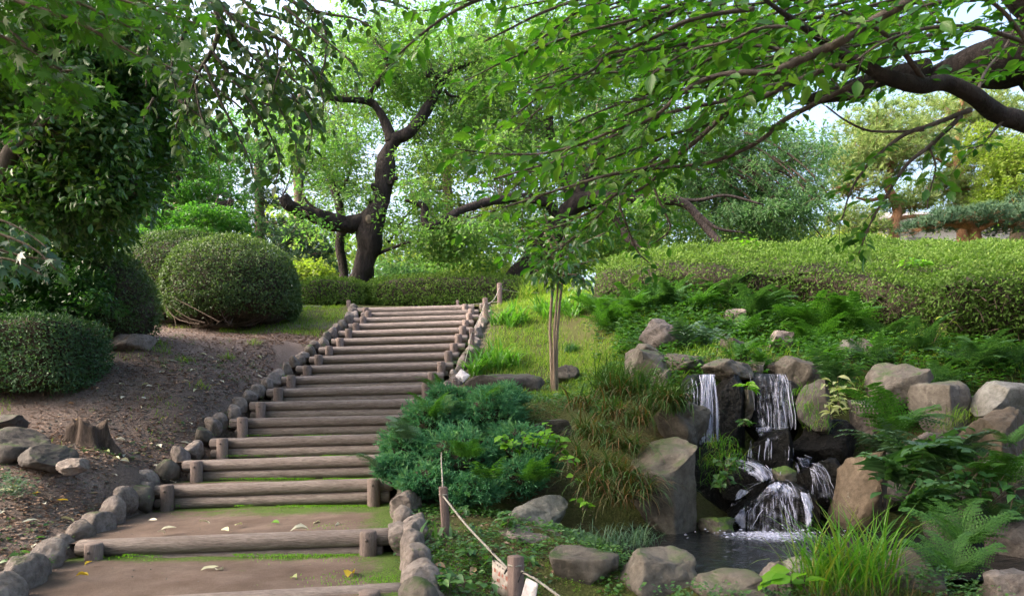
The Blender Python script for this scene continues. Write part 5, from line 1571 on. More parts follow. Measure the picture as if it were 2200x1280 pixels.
weeds('bank_plants', 'dark leafy plants in the shade at the foot of the long hedge', region_pts(1.2, 8, 8.8, 12.0, 4200, r, lambda x, y: (y > 9.6 - (x - 3) * .1), 1.6, -.3, 15), r, 'fern_dark', .085, 5, .28)
weeds('ground_weeds', 'low weeds between the sedge and the lawn', region_pts(-.6, 2.2, 7.3, 9.6, 2600, r, lambda x, y: x > s_xr(y) + .45, 2.0, -.3, 16), r, 'weed', .04, 4, .06)
weeds('ground_weeds', 'scattered small weeds on the bare slope at the left', region_pts(-6.5, -2.4, 4, 11, 3400, r, lambda x, y: x < s_xl(y) - .5, 1.9, .3, 17), r, 'weed', .03, 4, .03)
weeds('ground_weeds', 'little weeds along the path edges between the kerb stones', np.concatenate([np.stack([s_xl(yy) - .36 + r.normal(size=260) * .10, yy, s_zl(yy) - .06], 1) for yy in [r.uniform(3.6, 13.8, 260)]] + [np.stack([s_xr(yy) + .3 + r.normal(size=240) * .10, yy, s_zr(yy) - .05], 1) for yy in [r.uniform(3.6, 13.8, 240)]]), r, 'weed', .028, 4, .05)
weeds('pond_weeds', 'weeds sprouting between the front pond boulders', np.concatenate([P(px, py, D)[None] + r.normal(size=(60, 3)) * np.array([.12, .06, .03]) for (px, py, D) in [(1320, 1215, 4.7), (1500, 1285, 4.0), (1670, 1290, 4.05), (2080, 1285, 4.1), (1290, 1195, 4.8), (2010, 1250, 4.2)]]), r, 'weed', .035, 4, .06)
# dead undergrowth in the black corner
weeds('pale_weeds', 'pale leaved weeds at the left edge below the dark boulder', np.concatenate([P(px, py, D)[None] + r.normal(size=(50, 3)) * np.array([.08, .06, .03]) for (px, py, D) in [(20, 1035, 5.5), (40, 1055, 5.4), (10, 1060, 5.3)]]), r, 'fern_blue', .03, 4, .06)

# leafy plants that stand out
def leafy(name, label, cat, bases, leaf, size, n_stem, per, h, seed, group=None, narrow=.5, lean=(0, 0, 0)):
    """a plant of several stems with large leaves, every leaf a part"""
    r = np.random.default_rng(seed)
    b = np.array(bases)
    t = thing(name, label, cat, b.mean(0), group)
    g = Geo()
    for s in range(n_stem):
        p0 = b[r.integers(len(b))] + r.normal(size=3) * np.array([.03, .03, .0])
        top = p0 + np.array([r.normal() * h * .45, r.normal() * h * .35, h * r.uniform(.6, 1.1)]) + np.array(lean) * h
        pts = catmull([p0, (p0 + top) / 2 + np.array([0, 0, h * .1]), top], 4)
        g = Geo(); tube(g, pts, np.linspace(.005, .002, len(pts)), 4, cap=False); g.build('stem', M['twig'], t)
        for k in range(per):
            f = (k + 1) / per
            q_ = pts[min(int(f * (len(pts) - 1)), len(pts) - 1)]
            a = k * 2.4 + r.uniform(0, 1)
            dr = np.array([math.cos(a), math.sin(a) - .3, r.uniform(-.4, .3)])
            nr = np.array([r.normal() * .3, -.3 + r.normal() * .3, 1])
            leaf_part(t, q_, dr, nr, size * r.uniform(.7, 1.2), size * narrow * r.uniform(.8, 1.2), leaf, r)
    return t
_lm = {}
def leaf_part(t, pos, dr, nr, L, W, leaf, r, T=T_OVAL):
    v = int(r.integers(0, 6))
    key = (leaf, v, id(T))
    if key not in _lm:
        tv = T[0].copy()
        tv[:, 2] *= .6 + .25 * v
        tv[:, 2] -= .06 * (v % 3) * tv[:, 0] ** 2
        _lm[key] = raw_mesh('leaf', tv, T[1], LEAF[leaf], rnd=np.full(len(tv), (v + .5) / 6), smooth=True)
    x = norm(np.asarray(dr, float)[None])[0]
    z = np.asarray(nr, float); z = z - x * (z @ x); z = norm(z[None])[0]
    y = np.cross(z, x)
    Mx = Matrix(((x[0] * L, y[0] * W, z[0] * L, pos[0]), (x[1] * L, y[1] * W, z[1] * L, pos[1]), (x[2] * L, y[2] * W, z[2] * L, pos[2]), (0, 0, 0, 1)))
    return inst('leaf', _lm[key], t, Mx)
leafy('lime_plant', 'lime green round leaved plant growing out of the juniper at the right', 'plant', [P(1150, 960, 6.2), P(1110, 970, 6.1), P(1200, 975, 6.2), P(1180, 945, 6.3)], 'lime', .085, 14, 5, .16, 1, narrow=.9)
leafy('lime_plant', 'lime green trailing leaves on the brown sedge', 'plant', [P(1225, 1000, 5.85), P(1240, 1040, 5.75), P(1240, 1085, 5.65), P(1255, 1095, 5.6)], 'lime', .075, 8, 2, .07, 2, narrow=.85)
leafy('broadleaf_weed', 'round leaved green weed at the left of the bright grass tuft', 'plant', [P(1680, 1275, 4.05), P(1720, 1270, 4.05)], 'lime', .14, 5, 2, .1, 3, narrow=.8)
leafy('variegated_shrub', 'pale yellow leaved shrub on the stone wall right of the waterfall', 'shrub', [P(1790, 900, 6.7), P(1815, 890, 6.7), P(1800, 870, 6.8)], 'pale_leaf', .105, 9, 6, .26, 4, narrow=.42, lean=(.1, -.2, 0))
leafy('broadleaf_weed', 'green rosette plant growing beside the middle stream', 'plant', [P(1613, 838, 7.0)], 'lime', .13, 3, 3, .08, 5, narrow=.4)
leafy('broadleaf_weed', 'dark leafy sprig growing between the two streams', 'plant', [P(1600, 915, 6.9)], 'weed', .09, 4, 4, .08, 6, narrow=.4)
leafy('creeping_vine', 'green creeper hanging left of the cascade', 'vine', [P(1560, 1010, 6.2), P(1570, 1040, 6.1), P(1550, 1050, 6.1)], 'weed', .075, 10, 5, .12, 7, narrow=.75)
leafy('leafy_shrub', 'broad leaved green shrub before the pale boulder at the right edge', 'shrub', [P(2080, 1070, 5.4), P(2120, 1090, 5.3), P(2050, 1090, 5.3), P(2150, 1110, 5.2)], 'shrub', .11, 16, 6, .26, 8, narrow=.5, lean=(0, -.2, 0))
leafy('leafy_shrub', 'dark leaved plant below the broad leaved ferns at the right', 'shrub', [P(1960, 1040, 5.6), P(1930, 1080, 5.5), P(1990, 1070, 5.5)], 'fern_dark', .12, 10, 6, .26, 9, narrow=.5, lean=(-.1, -.2, 0))
leafy('leafy_shrub', 'yellowing shrub in front of the dark hedge at the right', 'shrub', [on_ground(2010, 745, 8.5), on_ground(1985, 755, 8.4)], 'yellow_green', .08, 12, 7, .45, 10, narrow=.4)
leafy('weed_plant', 'weed with upright leaves beside the rope near the flat slab', 'plant', [P(1090, 1130, 5.2), P(1070, 1125, 5.3), P(985, 1110, 5.4)], 'weed', .08, 8, 5, .12, 11, narrow=.45)
leafy('weed_plant', 'large leaved weed under the rope between the two nearest posts', 'plant', [P(1065, 1215, 4.45), P(1010, 1195, 4.6), P(1150, 1215, 4.4)], 'weed', .085, 9, 4, .07, 12, narrow=.55)
leafy('weed_plant', 'bluish leaved weed near the lower path stones', 'plant', [P(1000, 1260, 4.0), P(1040, 1270, 3.95), P(960, 1250, 4.1)], 'weed', .075, 9, 4, .06, 13, narrow=.6)
leafy('weed_plant', 'small green weed by the lowest kerb stones at the left', 'plant', [P(35, 1215, 4.75), P(45, 1205, 4.8)], 'weed', .065, 4, 4, .07, 14, narrow=.55)

# ------------------------------------------------------------------ fallen leaves
GL = 'fallen leaves on slope and steps'
def fallen(px, py, D, leaf, label, L=.075, W=.035, z=None, group=GL, seed=0, name='fallen_leaf'):
    r = np.random.default_rng(abs(seed + int(px * 11 + py)))
    p = P(px, py, D)
    if z is None:
        inst_ = (p[0] > s_xl(p[1]) - .25) and (p[0] < s_xr(p[1]) + .25)
        p[2] = (float(tread_z(np.array([p[1]]))[0]) + .012) if inst_ else g1(p[0], p[1]) + .014
    a = r.uniform(0, 6.28)
    tv = T_OVAL[0] * np.array([L, W, L * r.uniform(.8, 2.2)])
    tv[:, 2] += .10 * L * r.uniform(-1, 1) * (tv[:, 1] / W * 2) ** 2
    ry = r.uniform(-.25, .25); rx = r.uniform(-.5, .5)
    Rm = (Matrix.Rotation(a, 3, 'Z') @ Matrix.Rotation(ry, 3, 'Y') @ Matrix.Rotation(rx, 3, 'X'))
    V = tv @ np.array(Rm).T + p
    o = obj(name, V, T_OVAL[1], LEAF[leaf], loc=p, rnd=np.full(len(tv), r.random()), smooth=True)
    return tag(o, label, 'leaf', group)
special = [(747, 1220, 4.3, 'dead_yellow', 'big yellow leaf lying on the lowest earthen tread', .14, .075), (88, 1022, 5.75, 'dead_yellow', 'orange yellow leaf in front of the grey sloping boulder', .12, .06),
           (120, 1018, 5.75, 'dead_yellow', 'narrow yellow leaf beside the orange one below the boulder', .1, .04), (165, 966, 6.2, 'dead_yellow', 'yellow leaf on the slope beside the stump foot', .09, .04),
           (38, 1025, 5.7, 'dead_yellow', 'olive yellow leaf at the left edge below the dark boulder', .09, .06), (190, 1232, 4.35, 'dead_yellow', 'yellow leaf on the earth below the second step', .09, .035),
           (198, 1193, 4.75, 'dead_yellow', 'yellow leaf leaning on the left post of the second step', .07, .035), (374, 891, 8.1, 'dead_yellow', 'yellow green leaf high on the bare slope', .1, .05),
           (322, 995, 6.6, 'dead_yellow', 'yellow green leaf near the kerb stones by the fourth step', .09, .04), (600, 1108, 5.6, 'lime', 'green leaf lying on the wide landing', .09, .045),
           (958, 1208, 4.45, 'dead_tan', 'tan leaf on the moss by the lower path stones', .10, .05), (955, 1222, 4.35, 'dead_tan', 'second tan leaf overlapping below the first on the moss', .10, .055),
           (1020, 1195, 4.55, 'dead_tan', 'pinkish leaf under the rope by the nearest post', .10, .05), (1060, 1275, 3.95, 'dead_tan', 'rust coloured leaf below the red lettered notice', .12, .06),
           (74, 1148, 5.05, 'shrub', 'fresh green leaf on the slope above the lower kerb stones', .07, .05), (637, 1225, 4.3, 'pale_leaf', 'curled grey green leaf on the lowest tread', .06, .05),
           (105, 1113, 5.3, 'shrub', 'small green leaf on the slope above the kerb stones', .05, .04), (225, 951, 6.75, 'pale_leaf', 'green leaf beside the right root of the stump', .07, .05)]
for (px, py, D, lf, lab, L, W) in special:
    fallen(px, py, D, lf, lab, L, W, group=None)
r = np.random.default_rng(31)
PALE = [(330, 940, 7.2), (260, 1013, 6.2), (258, 983, 6.6), (262, 946, 7.0), (305, 900, 7.9), (320, 871, 8.3), (342, 863, 8.6), (390, 881, 8.0), (268, 876, 8.2), (270, 893, 8.0), (262, 918, 7.4),
        (285, 930, 7.2), (248, 928, 7.3), (352, 935, 7.0), (130, 1100, 5.5), (30, 1094, 5.6), (338, 1098, 5.75), (427, 1098, 5.7), (380, 1125, 5.4), (478, 1129, 5.35), (505, 1116, 5.5), (674, 1107, 5.6),
        (720, 1115, 5.5), (662, 1128, 5.35), (338, 1143, 5.25), (410, 828, 9.0), (420, 830, 9.0), (380, 828, 9.1), (428, 791, 9.8), (446, 757, 10.3), (500, 757, 10.4), (526, 762, 10.2), (296, 836, 9.0),
        (85, 953, 6.6), (340, 918, 7.5), (387, 905, 7.7), (540, 776, 10.0), (365, 955, 6.9), (248, 1018, 6.15), (60, 928, 6.9), (570, 770, 10.2), (470, 1203, 4.6), (465, 1208, 4.5)]
def where(x, y):
    if s_xl(y) - .25 < x < s_xr(y) + .25:
        return 'lying on the lowest earthen tread' if y < SY[1] else 'lying on the wide landing' if y < SY[2] else 'lying on a step of the stairway'
    if y < 5.9: return 'on the slope beside the lower kerb stones'
    if y < 6.85: return 'on the bare soil in front of the tree stump'
    if y < 7.6: return 'on the bare soil beside the tree stump'
    if y < 8.6: return 'on the slope right of the square clipped bush'
    return 'high on the slope below the azalea bushes'
for k, (px, py, D) in enumerate(PALE):
    p_ = P(px, py, D)
    fallen(px, py, D, 'dead_pale', 'pale curled leaf ' + where(p_[0], D), r.uniform(.085, .13), r.uniform(.042, .065), seed=k)
for k in range(70):
    y = r.uniform(4.6, 10.5); x = s_xl(y) - .45 - r.exponential(.9)
    px, py = CX + x / y * F, HY - (g1(x, y) - EYE) / y * F
    fallen(px, py, y, 'dead_pale', 'pale curled leaf ' + where(x, y), r.uniform(.06, .11), r.uniform(.03, .055), seed=k + 500)
for k in range(90):
    y = r.uniform(4.4, 11); x = s_xl(y) - r.uniform(.5, 3.2)
    px, py = CX + x / y * F, HY - (g1(x, y) - EYE) / y * F
    br = r.random() < .75
    fallen(px, py, y, 'dead_brown' if br else 'dead_tan', ('brown dry leaf ' if br else 'tan dry leaf ') + where(x, y), r.uniform(.05, .09), r.uniform(.025, .045), seed=k)
# fine litter: bits of leaf, twig and grit
def litter():
    r = np.random.default_rng(41)
    n = 20000
    y = r.uniform(3.4, 12.5, n); x = s_xl(y) - .45 - r.exponential(1.2, n)
    k = vnoise(np.stack([x, y], 1), 1.4, 91, 3) > -.6
    x, y = x[k], y[k]
    m = 1400
    x2 = r.uniform(-.9, .8, m); y2 = r.uniform(3.4, 6.4, m)
    k2 = x2 > s_xr(y2) + .2
    x, y = np.concatenate([x, x2[k2]]), np.concatenate([y, y2[k2]])
    z = gz(x, y) + .006
    n = len(x); g = Geo()
    d = np.stack([r.normal(size=n), r.normal(size=n), r.normal(size=n) * .15], 1)
    leaves(g, np.stack([x, y, z], 1), d, np.stack([r.normal(size=n) * .35, r.normal(size=n) * .35, np.ones(n)], 1), r.uniform(.012, .05, n) * np.where(x < -2, 1.25, 1), r.uniform(.006, .024, n) * np.where(x < -2, 1.25, 1), T_RHOMB, r.random(n) ** .8)
    tag(g.build('leaf_litter', LEAF['dead_brown']), 'small bits of dry leaf and twig strewn over the bare soil', 'leaf litter', kind='stuff')
    g = Geo(); V0, F0 = ico(1)
    for k in range(1500):
        yy = r.uniform(3.4, 9); xx = s_xl(yy) - .4 - r.exponential(.9) if r.random() < .9 else r.uniform(s_xl(yy), s_xr(yy))
        ins = xx > s_xl(yy) - .3
        zz = float(tread_z(np.array([yy]))[0]) - .004 if ins else g1(xx, yy)
        s = r.uniform(.004, .011) * (.6 if ins else 1.6)
        g.add(V0 * s * np.array([r.uniform(.8, 1.6), r.uniform(.8, 1.4), .7]) + np.array([xx, yy, zz]), [F0])
    tag(g.build('gravel', M['stone_grey']), 'grit and small pebbles on the soil and the treads', 'gravel', kind='stuff')
litter()
# moss cushions on treads and soil by the lower stones
def moss():
    r = np.random.default_rng(51)
    n = 12000
    g = Geo()
    xs, ys, zs = [], [], []
    for i in (0, 1, 2, 3, 4):
        m = 1500
        u = r.random(m) ** .7
        yy = SY[i + 1] - .09 - r.exponential(.05, m)
        xx = s_xl(yy) + (s_xr(yy) - s_xl(yy)) * u
        k = vnoise(np.stack([xx, yy], 1), 3, 61 + i, 3) > .05 - .5 * u
        xs.append(xx[k]); ys.append(yy[k]); zs.append(np.full(k.sum(), SZ[i] - .02))
    for (px, py, D, m, sx) in [(930, 1215, 4.4, 900, .12), (925, 1245, 4.15, 700, .1), (800, 1105, 5.5, 700, .25), (800, 1225, 4.3, 600, .2), (950, 1180, 4.75, 600, .15), (1040, 1200, 4.6, 300, .15)]:
        p = P(px, py, D)
        xx = p[0] + r.normal(size=m) * sx; yy = p[1] + r.normal(size=m) * .12
        ins = xx < s_xr(yy) + .2
        zz = np.where(ins, tread_z(yy), gz(xx, yy))
        xs.append(xx); ys.append(yy); zs.append(zz)
    x, y, z = map(np.concatenate, (xs, ys, zs)); n = len(x)
    leaves(g, np.stack([x, y, z + .002], 1), np.stack([r.normal(size=n) * .5, r.normal(size=n) * .5, np.abs(r.normal(size=n)) + .3], 1), r.normal(size=(n, 3)), r.uniform(.008, .02, n), .007, T_TRI)
    tag(g.build('moss', LEAF['lime']), 'bright moss on the treads and the soil by the lower stones', 'moss', kind='stuff')
moss()

# ------------------------------------------------------------------ trees
def limb_pts(pl, per=6):
    """pl: (px, py, D, half width in photo px)"""
    pts = np.array([P(a, b, d) for a, b, d, _ in pl])
    rad = np.array([rp * d / F for a, b, d, rp in pl])
    c = catmull(np.column_stack([pts, rad]), per)
    return c[:, :3], np.maximum(c[:, 3], .003)

def clusters_in(lobes, r):
    """cluster centres inside ellipsoid lobes: (px, py, D, rx px, ry px, depth m, count)"""
    out = []
    for (px, py, D, rx, ry, dep, n) in lobes:
        d = norm(r.normal(size=(n, 3))) * (r.random(n) ** .42)[:, None]
        c = P(px, py, D)
        out.append(c + d * np.array([rx * D / F, dep, ry * D / F]))
    return np.concatenate(out)

def crown(t, lobes, leaf, L, W, per, crad, flat=.2, seed=0, limbs=None, droop=.25, T=T_RHOMB, twigs=True, rgrad=0.0, twig_r=.008, name='crown', tilt=.35, avoid=None):
    """feathery sprays: flattish clusters of leaves on thin twigs"""
    r = np.random.default_rng(seed)
    C = clusters_in(lobes, r)
    if avoid is not None:
        LPa = np.concatenate([l[0] for l in avoid[0]])
        dxz = np.sqrt((((C[:, None] - LPa[None]) * np.array([1, .6, 1])) ** 2).sum(-1)).min(1)
        C = C[(dxz > avoid[1]) | (C[:, 1] > LPa[:, 1].mean() + .5)]
    n = len(C)
    up = norm(np.stack([r.normal(size=n) * tilt, r.normal(size=n) * tilt - .1, np.ones(n)], 1))     # spray plane normals
    az = r.uniform(0, 6.28, n)
    a = norm(np.cross(up, np.stack([np.cos(az), np.sin(az), np.zeros(n)], 1))); b = np.cross(up, a)
    R_ = crad * r.uniform(.55, 1.25, n)
    tot = n * per
    ci = np.repeat(np.arange(n), per)
    rad = np.sqrt(r.random(tot)) * R_[ci]
    th = r.uniform(0, 6.28, tot)
    # leaves gather along a few shoots in each spray
    sh = np.round(th / 6.28 * 7) / 7 * 6.28
    th = th * .35 + sh * .65
    u, v = rad * np.cos(th), rad * np.sin(th) * .75
    pos = C[ci] + a[ci] * u[:, None] + b[ci] * v[:, None] + up[ci] * (r.normal(size=tot) * flat * crad * .5)[:, None]
    pos[:, 2] -= droop * rad ** 2 / crad
    out = a[ci] * np.cos(th)[:, None] + b[ci] * np.sin(th)[:, None] * .75
    dr = out + r.normal(size=(tot, 3)) * .55 - np.array([0, 0, droop])
    nr = up[ci] + r.normal(size=(tot, 3)) * .55
    base = np.clip(r.normal(.5, .2, n), 0, 1)
    rv = np.clip(base[ci] + r.normal(size=tot) * .16, 0, 1)
    g = Geo()
    leaves(g, pos, dr, nr, L * r.uniform(.65, 1.25, tot), W * r.uniform(.7, 1.2, tot), T, rv)
    g.build(name, LEAF[leaf], t)
    if twigs:
        g = Geo()
        if limbs is not None:
            LP = np.concatenate([l[0] for l in limbs])
            d2 = ((C[:, None] - LP[None]) ** 2).sum(-1)
            j = d2.argmin(1)
            ok = d2[np.arange(n), j] < (crad * 6) ** 2
            twigs_batch(g, LP[j][ok], C[ok], twig_r, twig_r * .35, .08, 4)
        for s in range(3):
            k = r.uniform(0, 6.28, n)
            tip = C + (a * np.cos(k)[:, None] + b * np.sin(k)[:, None] * .75) * (R_ * .8)[:, None]
            twigs_batch(g, C, tip, twig_r * .4, twig_r * .2, -.03, 2)
        g.build('twigs', M['twig'], t)['kind'] = 'stuff'

def trunk(t, limbs, mat, name='trunk', sides=12, wob=.1, seed=0):
    for k, (p, rd) in enumerate(limbs):
        g = Geo()
        tube(g, p, rd, sides if rd.max() > .03 else 6, wob, seed + k)
        g.build(name if k == 0 or name != 'trunk' else 'limb', M[mat], t, smooth=True)

# -- the old cherry with the gnarled dark trunk at the stair head
base = P(772, 645, 17.0)
t = thing('cherry_tree', 'old cherry with a gnarled dark leaning trunk and upturned limb behind the stair head', 'tree', base)
D0 = 17.0
main = [limb_pts([(764, 668, D0, 36), (770, 610, D0, 29), (784, 560, D0, 26), (799, 505, D0, 25), (811, 455, D0, 26), (822, 408, D0, 21), (827, 370, D0, 17), (832, 325, D0, 14), (846, 296, D0, 14)]),
        limb_pts([(812, 448, D0, 17), (780, 476, D0, 19), (740, 482, D0 - .2, 19), (690, 466, D0 - .5, 15), (650, 456, D0 - .8, 14), (622, 440, D0 - 1, 13), (608, 420, D0 - 1.1, 10)])]
limbs = [limb_pts([(842, 305, D0, 14), (830, 268, D0, 11), (812, 236, D0, 9), (795, 220, D0, 8), (760, 215, D0 - .4, 6.5), (715, 212, D0 - .8, 5.5), (690, 200, D0 - 1, 4), (670, 160, D0 - 1.2, 3)]),
         limb_pts([(790, 222, D0, 6), (800, 195, D0, 6), (820, 170, D0, 6.5), (831, 148, D0, 6), (829, 125, D0, 5), (826, 104, D0, 3)]),
         limb_pts([(846, 300, D0, 14), (878, 285, D0, 13), (905, 255, D0 + .2, 11), (925, 220, D0 + .3, 10), (942, 190, D0 + .4, 9), (955, 165, D0 + .5, 8), (975, 152, D0 + .6, 7), (1000, 142, D0 + .8, 4), (1060, 120, D0 + 1, 3)]),
         limb_pts([(944, 190, D0 + .4, 7), (941, 165, D0 + .3, 7), (935, 156, D0 + .2, 6), (922, 154, D0 + .1, 5), (920, 164, D0, 5)]),
         limb_pts([(955, 195, D0 + .4, 4), (968, 206, D0 + .4, 3), (988, 208, D0 + .4, 2)]),
         limb_pts([(700, 468, D0 - .4, 5), (678, 450, D0 - .4, 4), (655, 425, D0 - .4, 3), (648, 380, D0 - .4, 2)]),
         limb_pts([(812, 545, D0, 4), (850, 530, D0 - .4, 3), (880, 520, D0 - .7, 2.2), (950, 515, D0 - 1, 1.5)]),
         limb_pts([(835, 520, D0, 3), (860, 480, D0 - .3, 2.5), (885, 450, D0 - .4, 1.6)])]
trunk(t, main, 'bark_dark', 'trunk', 22, .32, 3)
trunk(t, limbs, 'bark_dark', 'limb', 10, .15, 4)
g = Geo()                                                              # burrs and the pale scar
for (px, py, s) in [(805, 402, .12), (848, 385, .10), (795, 492, .12), (812, 470, .14), (838, 392, .09), (800, 430, .12)]:
    V, Fc = rock_verts((s * 1.6, s * 1.5, s * 1.5), px, 3, 5)
    obj('burr', V + P(px, py, D0 - .16), [Fc], M['bark_dark'], t, smooth=True)
V, Fc = rock_verts((.16, .06, .22), 9, 3, 6)
obj('scar', V + P(792, 471, D0 - .36), [Fc], M['bark_grey'], t, smooth=True)
CH = [(700, 330, 16.5, 130, 60, 1.6, 70), (760, 150, 17, 120, 90, 1.8, 70), (900, 330, 17.5, 90, 80, 1.6, 40), (860, 130, 17.5, 100, 70, 1.8, 55), (1010, 200, 18, 120, 90, 1.8, 60),
      (700, 420, 15.8, 110, 40, 1.2, 36), (880, 450, 16.4, 90, 60, 1.4, 40), (850, 330, 16.6, 60, 50, .8, 26), (930, 520, 16.2, 90, 40, 1.2, 34), (640, 480, 15.6, 80, 26, 1, 22), (1000, 90, 17.5, 120, 70, 1.6, 50)]
CH += [(800, 60, 17.5, 180, 50, 2, 40), (960, 250, 18.4, 120, 110, 1.6, 50), (620, 240, 17, 60, 90, 1.4, 24), (900, 200, 18.6, 160, 130, 1.4, 60), (740, 480, 18.6, 120, 60, 1.2, 30)]
crown(t, CH, 'cherry_far', .105, .052, 66, .5, .3, 5, main + limbs, avoid=(main, .85))

# -- slim companion trunk left of it
t = thing('slim_tree', 'slim dark stemmed tree standing close behind the old cherry on its left', 'tree', P(738, 640, 18.2))
lb = [limb_pts([(742, 640, 18.2, 10), (738, 580, 18.2, 10), (730, 530, 18.2, 10), (734, 480, 18.3, 10), (728, 440, 18.4, 9), (715, 400, 18.5, 8), (700, 360, 18.6, 7), (692, 320, 18.8, 5), (690, 260, 19, 3)]),
      limb_pts([(722, 420, 18.4, 4), (748, 380, 18.4, 3), (755, 340, 18.4, 2)])]
trunk(t, lb, 'bark_dark', seed=21)
crown(t, [(690, 330, 18.8, 110, 80, 1.4, 50), (720, 250, 19, 110, 70, 1.5, 40), (750, 400, 18.6, 70, 50, 1.2, 22)], 'weeping', .10, .045, 70, .45, .25, 6, lb)

# -- second cherry, trunk behind the right end of the low hedge, long arching limbs
t = thing('cherry_tree', 'dark leaning cherry at the right end of the low hedge with long arching limbs', 'tree', P(1110, 650, 17.5))
m2 = [limb_pts([(1095, 650, 17.5, 40), (1125, 590, 17.5, 30), (1160, 545, 17.4, 26), (1195, 490, 17.2, 22), (1235, 440, 17, 19), (1290, 425, 16.8, 15), (1360, 424, 16.5, 13), (1430, 428, 16.2, 12), (1475, 440, 16, 10), (1510, 480, 15.8, 9), (1540, 515, 15.6, 7), (1566, 535, 15.5, 5)])]
l2 = [limb_pts([(1195, 490, 17.2, 13), (1180, 440, 17, 11), (1120, 425, 16.6, 10), (1060, 432, 16.2, 9), (1000, 448, 15.9, 9), (960, 470, 15.7, 9), (925, 487, 15.6, 9), (912, 475, 15.6, 8), (913, 452, 15.6, 8), (905, 440, 15.6, 6), (870, 430, 15.5, 3)]),
      limb_pts([(1240, 438, 17, 14), (1260, 380, 17.2, 12), (1310, 300, 17.4, 9), (1380, 230, 17.6, 7), (1450, 170, 17.8, 4)]),
      limb_pts([(1235, 440, 17, 12), (1200, 350, 17.4, 10), (1180, 260, 17.8, 8), (1200, 160, 18, 5), (1240, 80, 18.2, 3)]),
      limb_pts([(1290, 425, 16.8, 9), (1330, 480, 16.5, 8), (1352, 515, 16.3, 8), (1395, 540, 16.1, 7)]),
      limb_pts([(1500, 460, 15.8, 5), (1540, 490, 15.6, 3.5), (1600, 500, 15.5, 2)]), limb_pts([(1440, 428, 16.2, 5), (1500, 430, 16, 4), (1560, 420, 15.8, 3), (1640, 440, 15.6, 2)])]
trunk(t, m2, 'bark_dark', 'trunk', 16, .14, 31)
trunk(t, l2, 'bark_dark', 'limb', 10, .12, 41)
CH2 = [(1150, 200, 18, 150, 110, 2, 90), (1300, 130, 18, 160, 100, 2, 80), (1280, 300, 17.5, 150, 90, 1.8, 80), (1120, 360, 17, 120, 60, 1.6, 55), (1050, 300, 17.5, 110, 90, 1.6, 50), (1420, 250, 17.5, 130, 100, 1.8, 60),
       (1010, 520, 16.4, 110, 45, 1.4, 44), (1120, 490, 17.5, 90, 60, 1.4, 40), (1400, 470, 16.8, 120, 50, 1.4, 50), (1180, 80, 18.4, 160, 70, 2, 60), (1250, 520, 18.6, 120, 40, 1.6, 40)]
crown(t, CH2, 'cherry_far', .105, .052, 76, .5, .3, 7, m2 + l2)

# -- weeping feathery cherry at centre right
t = thing('weeping_cherry', 'feathery cherry with drooping sprays over the middle of the long hedge', 'tree', P(1640, 620, 19))
m3 = [limb_pts([(1640, 620, 19, 18), (1630, 540, 19, 16), (1600, 460, 19, 14), (1560, 380, 18.5, 10), (1520, 300, 18, 6)]), limb_pts([(1600, 460, 19, 10), (1660, 380, 18.5, 7), (1720, 330, 18, 4)])]
l3 = []
rr_ = np.random.default_rng(3)
for k in range(15):
    x0, y0 = rr_.uniform(1490, 1640), rr_.uniform(270, 400)
    l3.append(limb_pts([(x0, y0, 18.2, 3.2), (x0 + 60, y0 + 25, 17.6, 2.6), (x0 + 130, y0 + 75, 17.2, 2), (x0 + 185, y0 + 140, 17, 1)]))
trunk(t, m3, 'bark_dark', 'trunk', 10, .1, 51)
trunk(t, l3, 'twig', 'drooping_limb', 5, .05, 61)
crown(t, [(1540, 340, 18, 90, 80, 1.4, 50), (1640, 400, 17.6, 100, 70, 1.4, 70), (1700, 460, 17.2, 85, 55, 1.2, 60), (1600, 470, 17.4, 110, 40, 1.3, 55), (1560, 270, 18, 110, 50, 1.4, 34), (1710, 330, 18, 80, 40, 1.2, 26), (1500, 430, 18, 80, 60, 1.4, 40), (1640, 330, 18.4, 120, 60, 1.3, 60), (1560, 420, 18.5, 120, 70, 1.3, 60), (1720, 400, 17.8, 70, 60, 1.2, 40)],
      'weeping', .11, .035, 75, .48, .2, 8, l3 + m3, .5)

# -- layered maple left of centre
t = thing('maple_tree', 'soft green maple with layered sprays behind the azalea domes', 'tree', P(400, 640, 15))
m4 = [limb_pts([(395, 660, 15, 22), (400, 560, 15, 18), (392, 480, 15, 14), (380, 400, 15, 10), (370, 320, 15.2, 6)]), limb_pts([(396, 520, 15, 9), (440, 460, 14.6, 7), (500, 430, 14.3, 4)]), limb_pts([(392, 470, 15, 8), (340, 430, 14.6, 6), (300, 420, 14.3, 3)])]
trunk(t, m4, 'bark_grey', seed=71)
crown(t, [(430, 420, 14.5, 85, 22, 1.2, 40), (470, 475, 14, 60, 20, 1.1, 34), (380, 480, 14.2, 80, 26, 1.2, 40), (400, 360, 14.8, 90, 30, 1.3, 40), (360, 300, 15, 90, 40, 1.3, 40), (460, 510, 13.8, 55, 14, .8, 22), (330, 520, 13.8, 70, 24, 1, 30), (440, 280, 15.5, 90, 40, 1.3, 30)],
      'maple', .075, .045, 110, .42, .12, 9, m4, .3, tilt=.18)

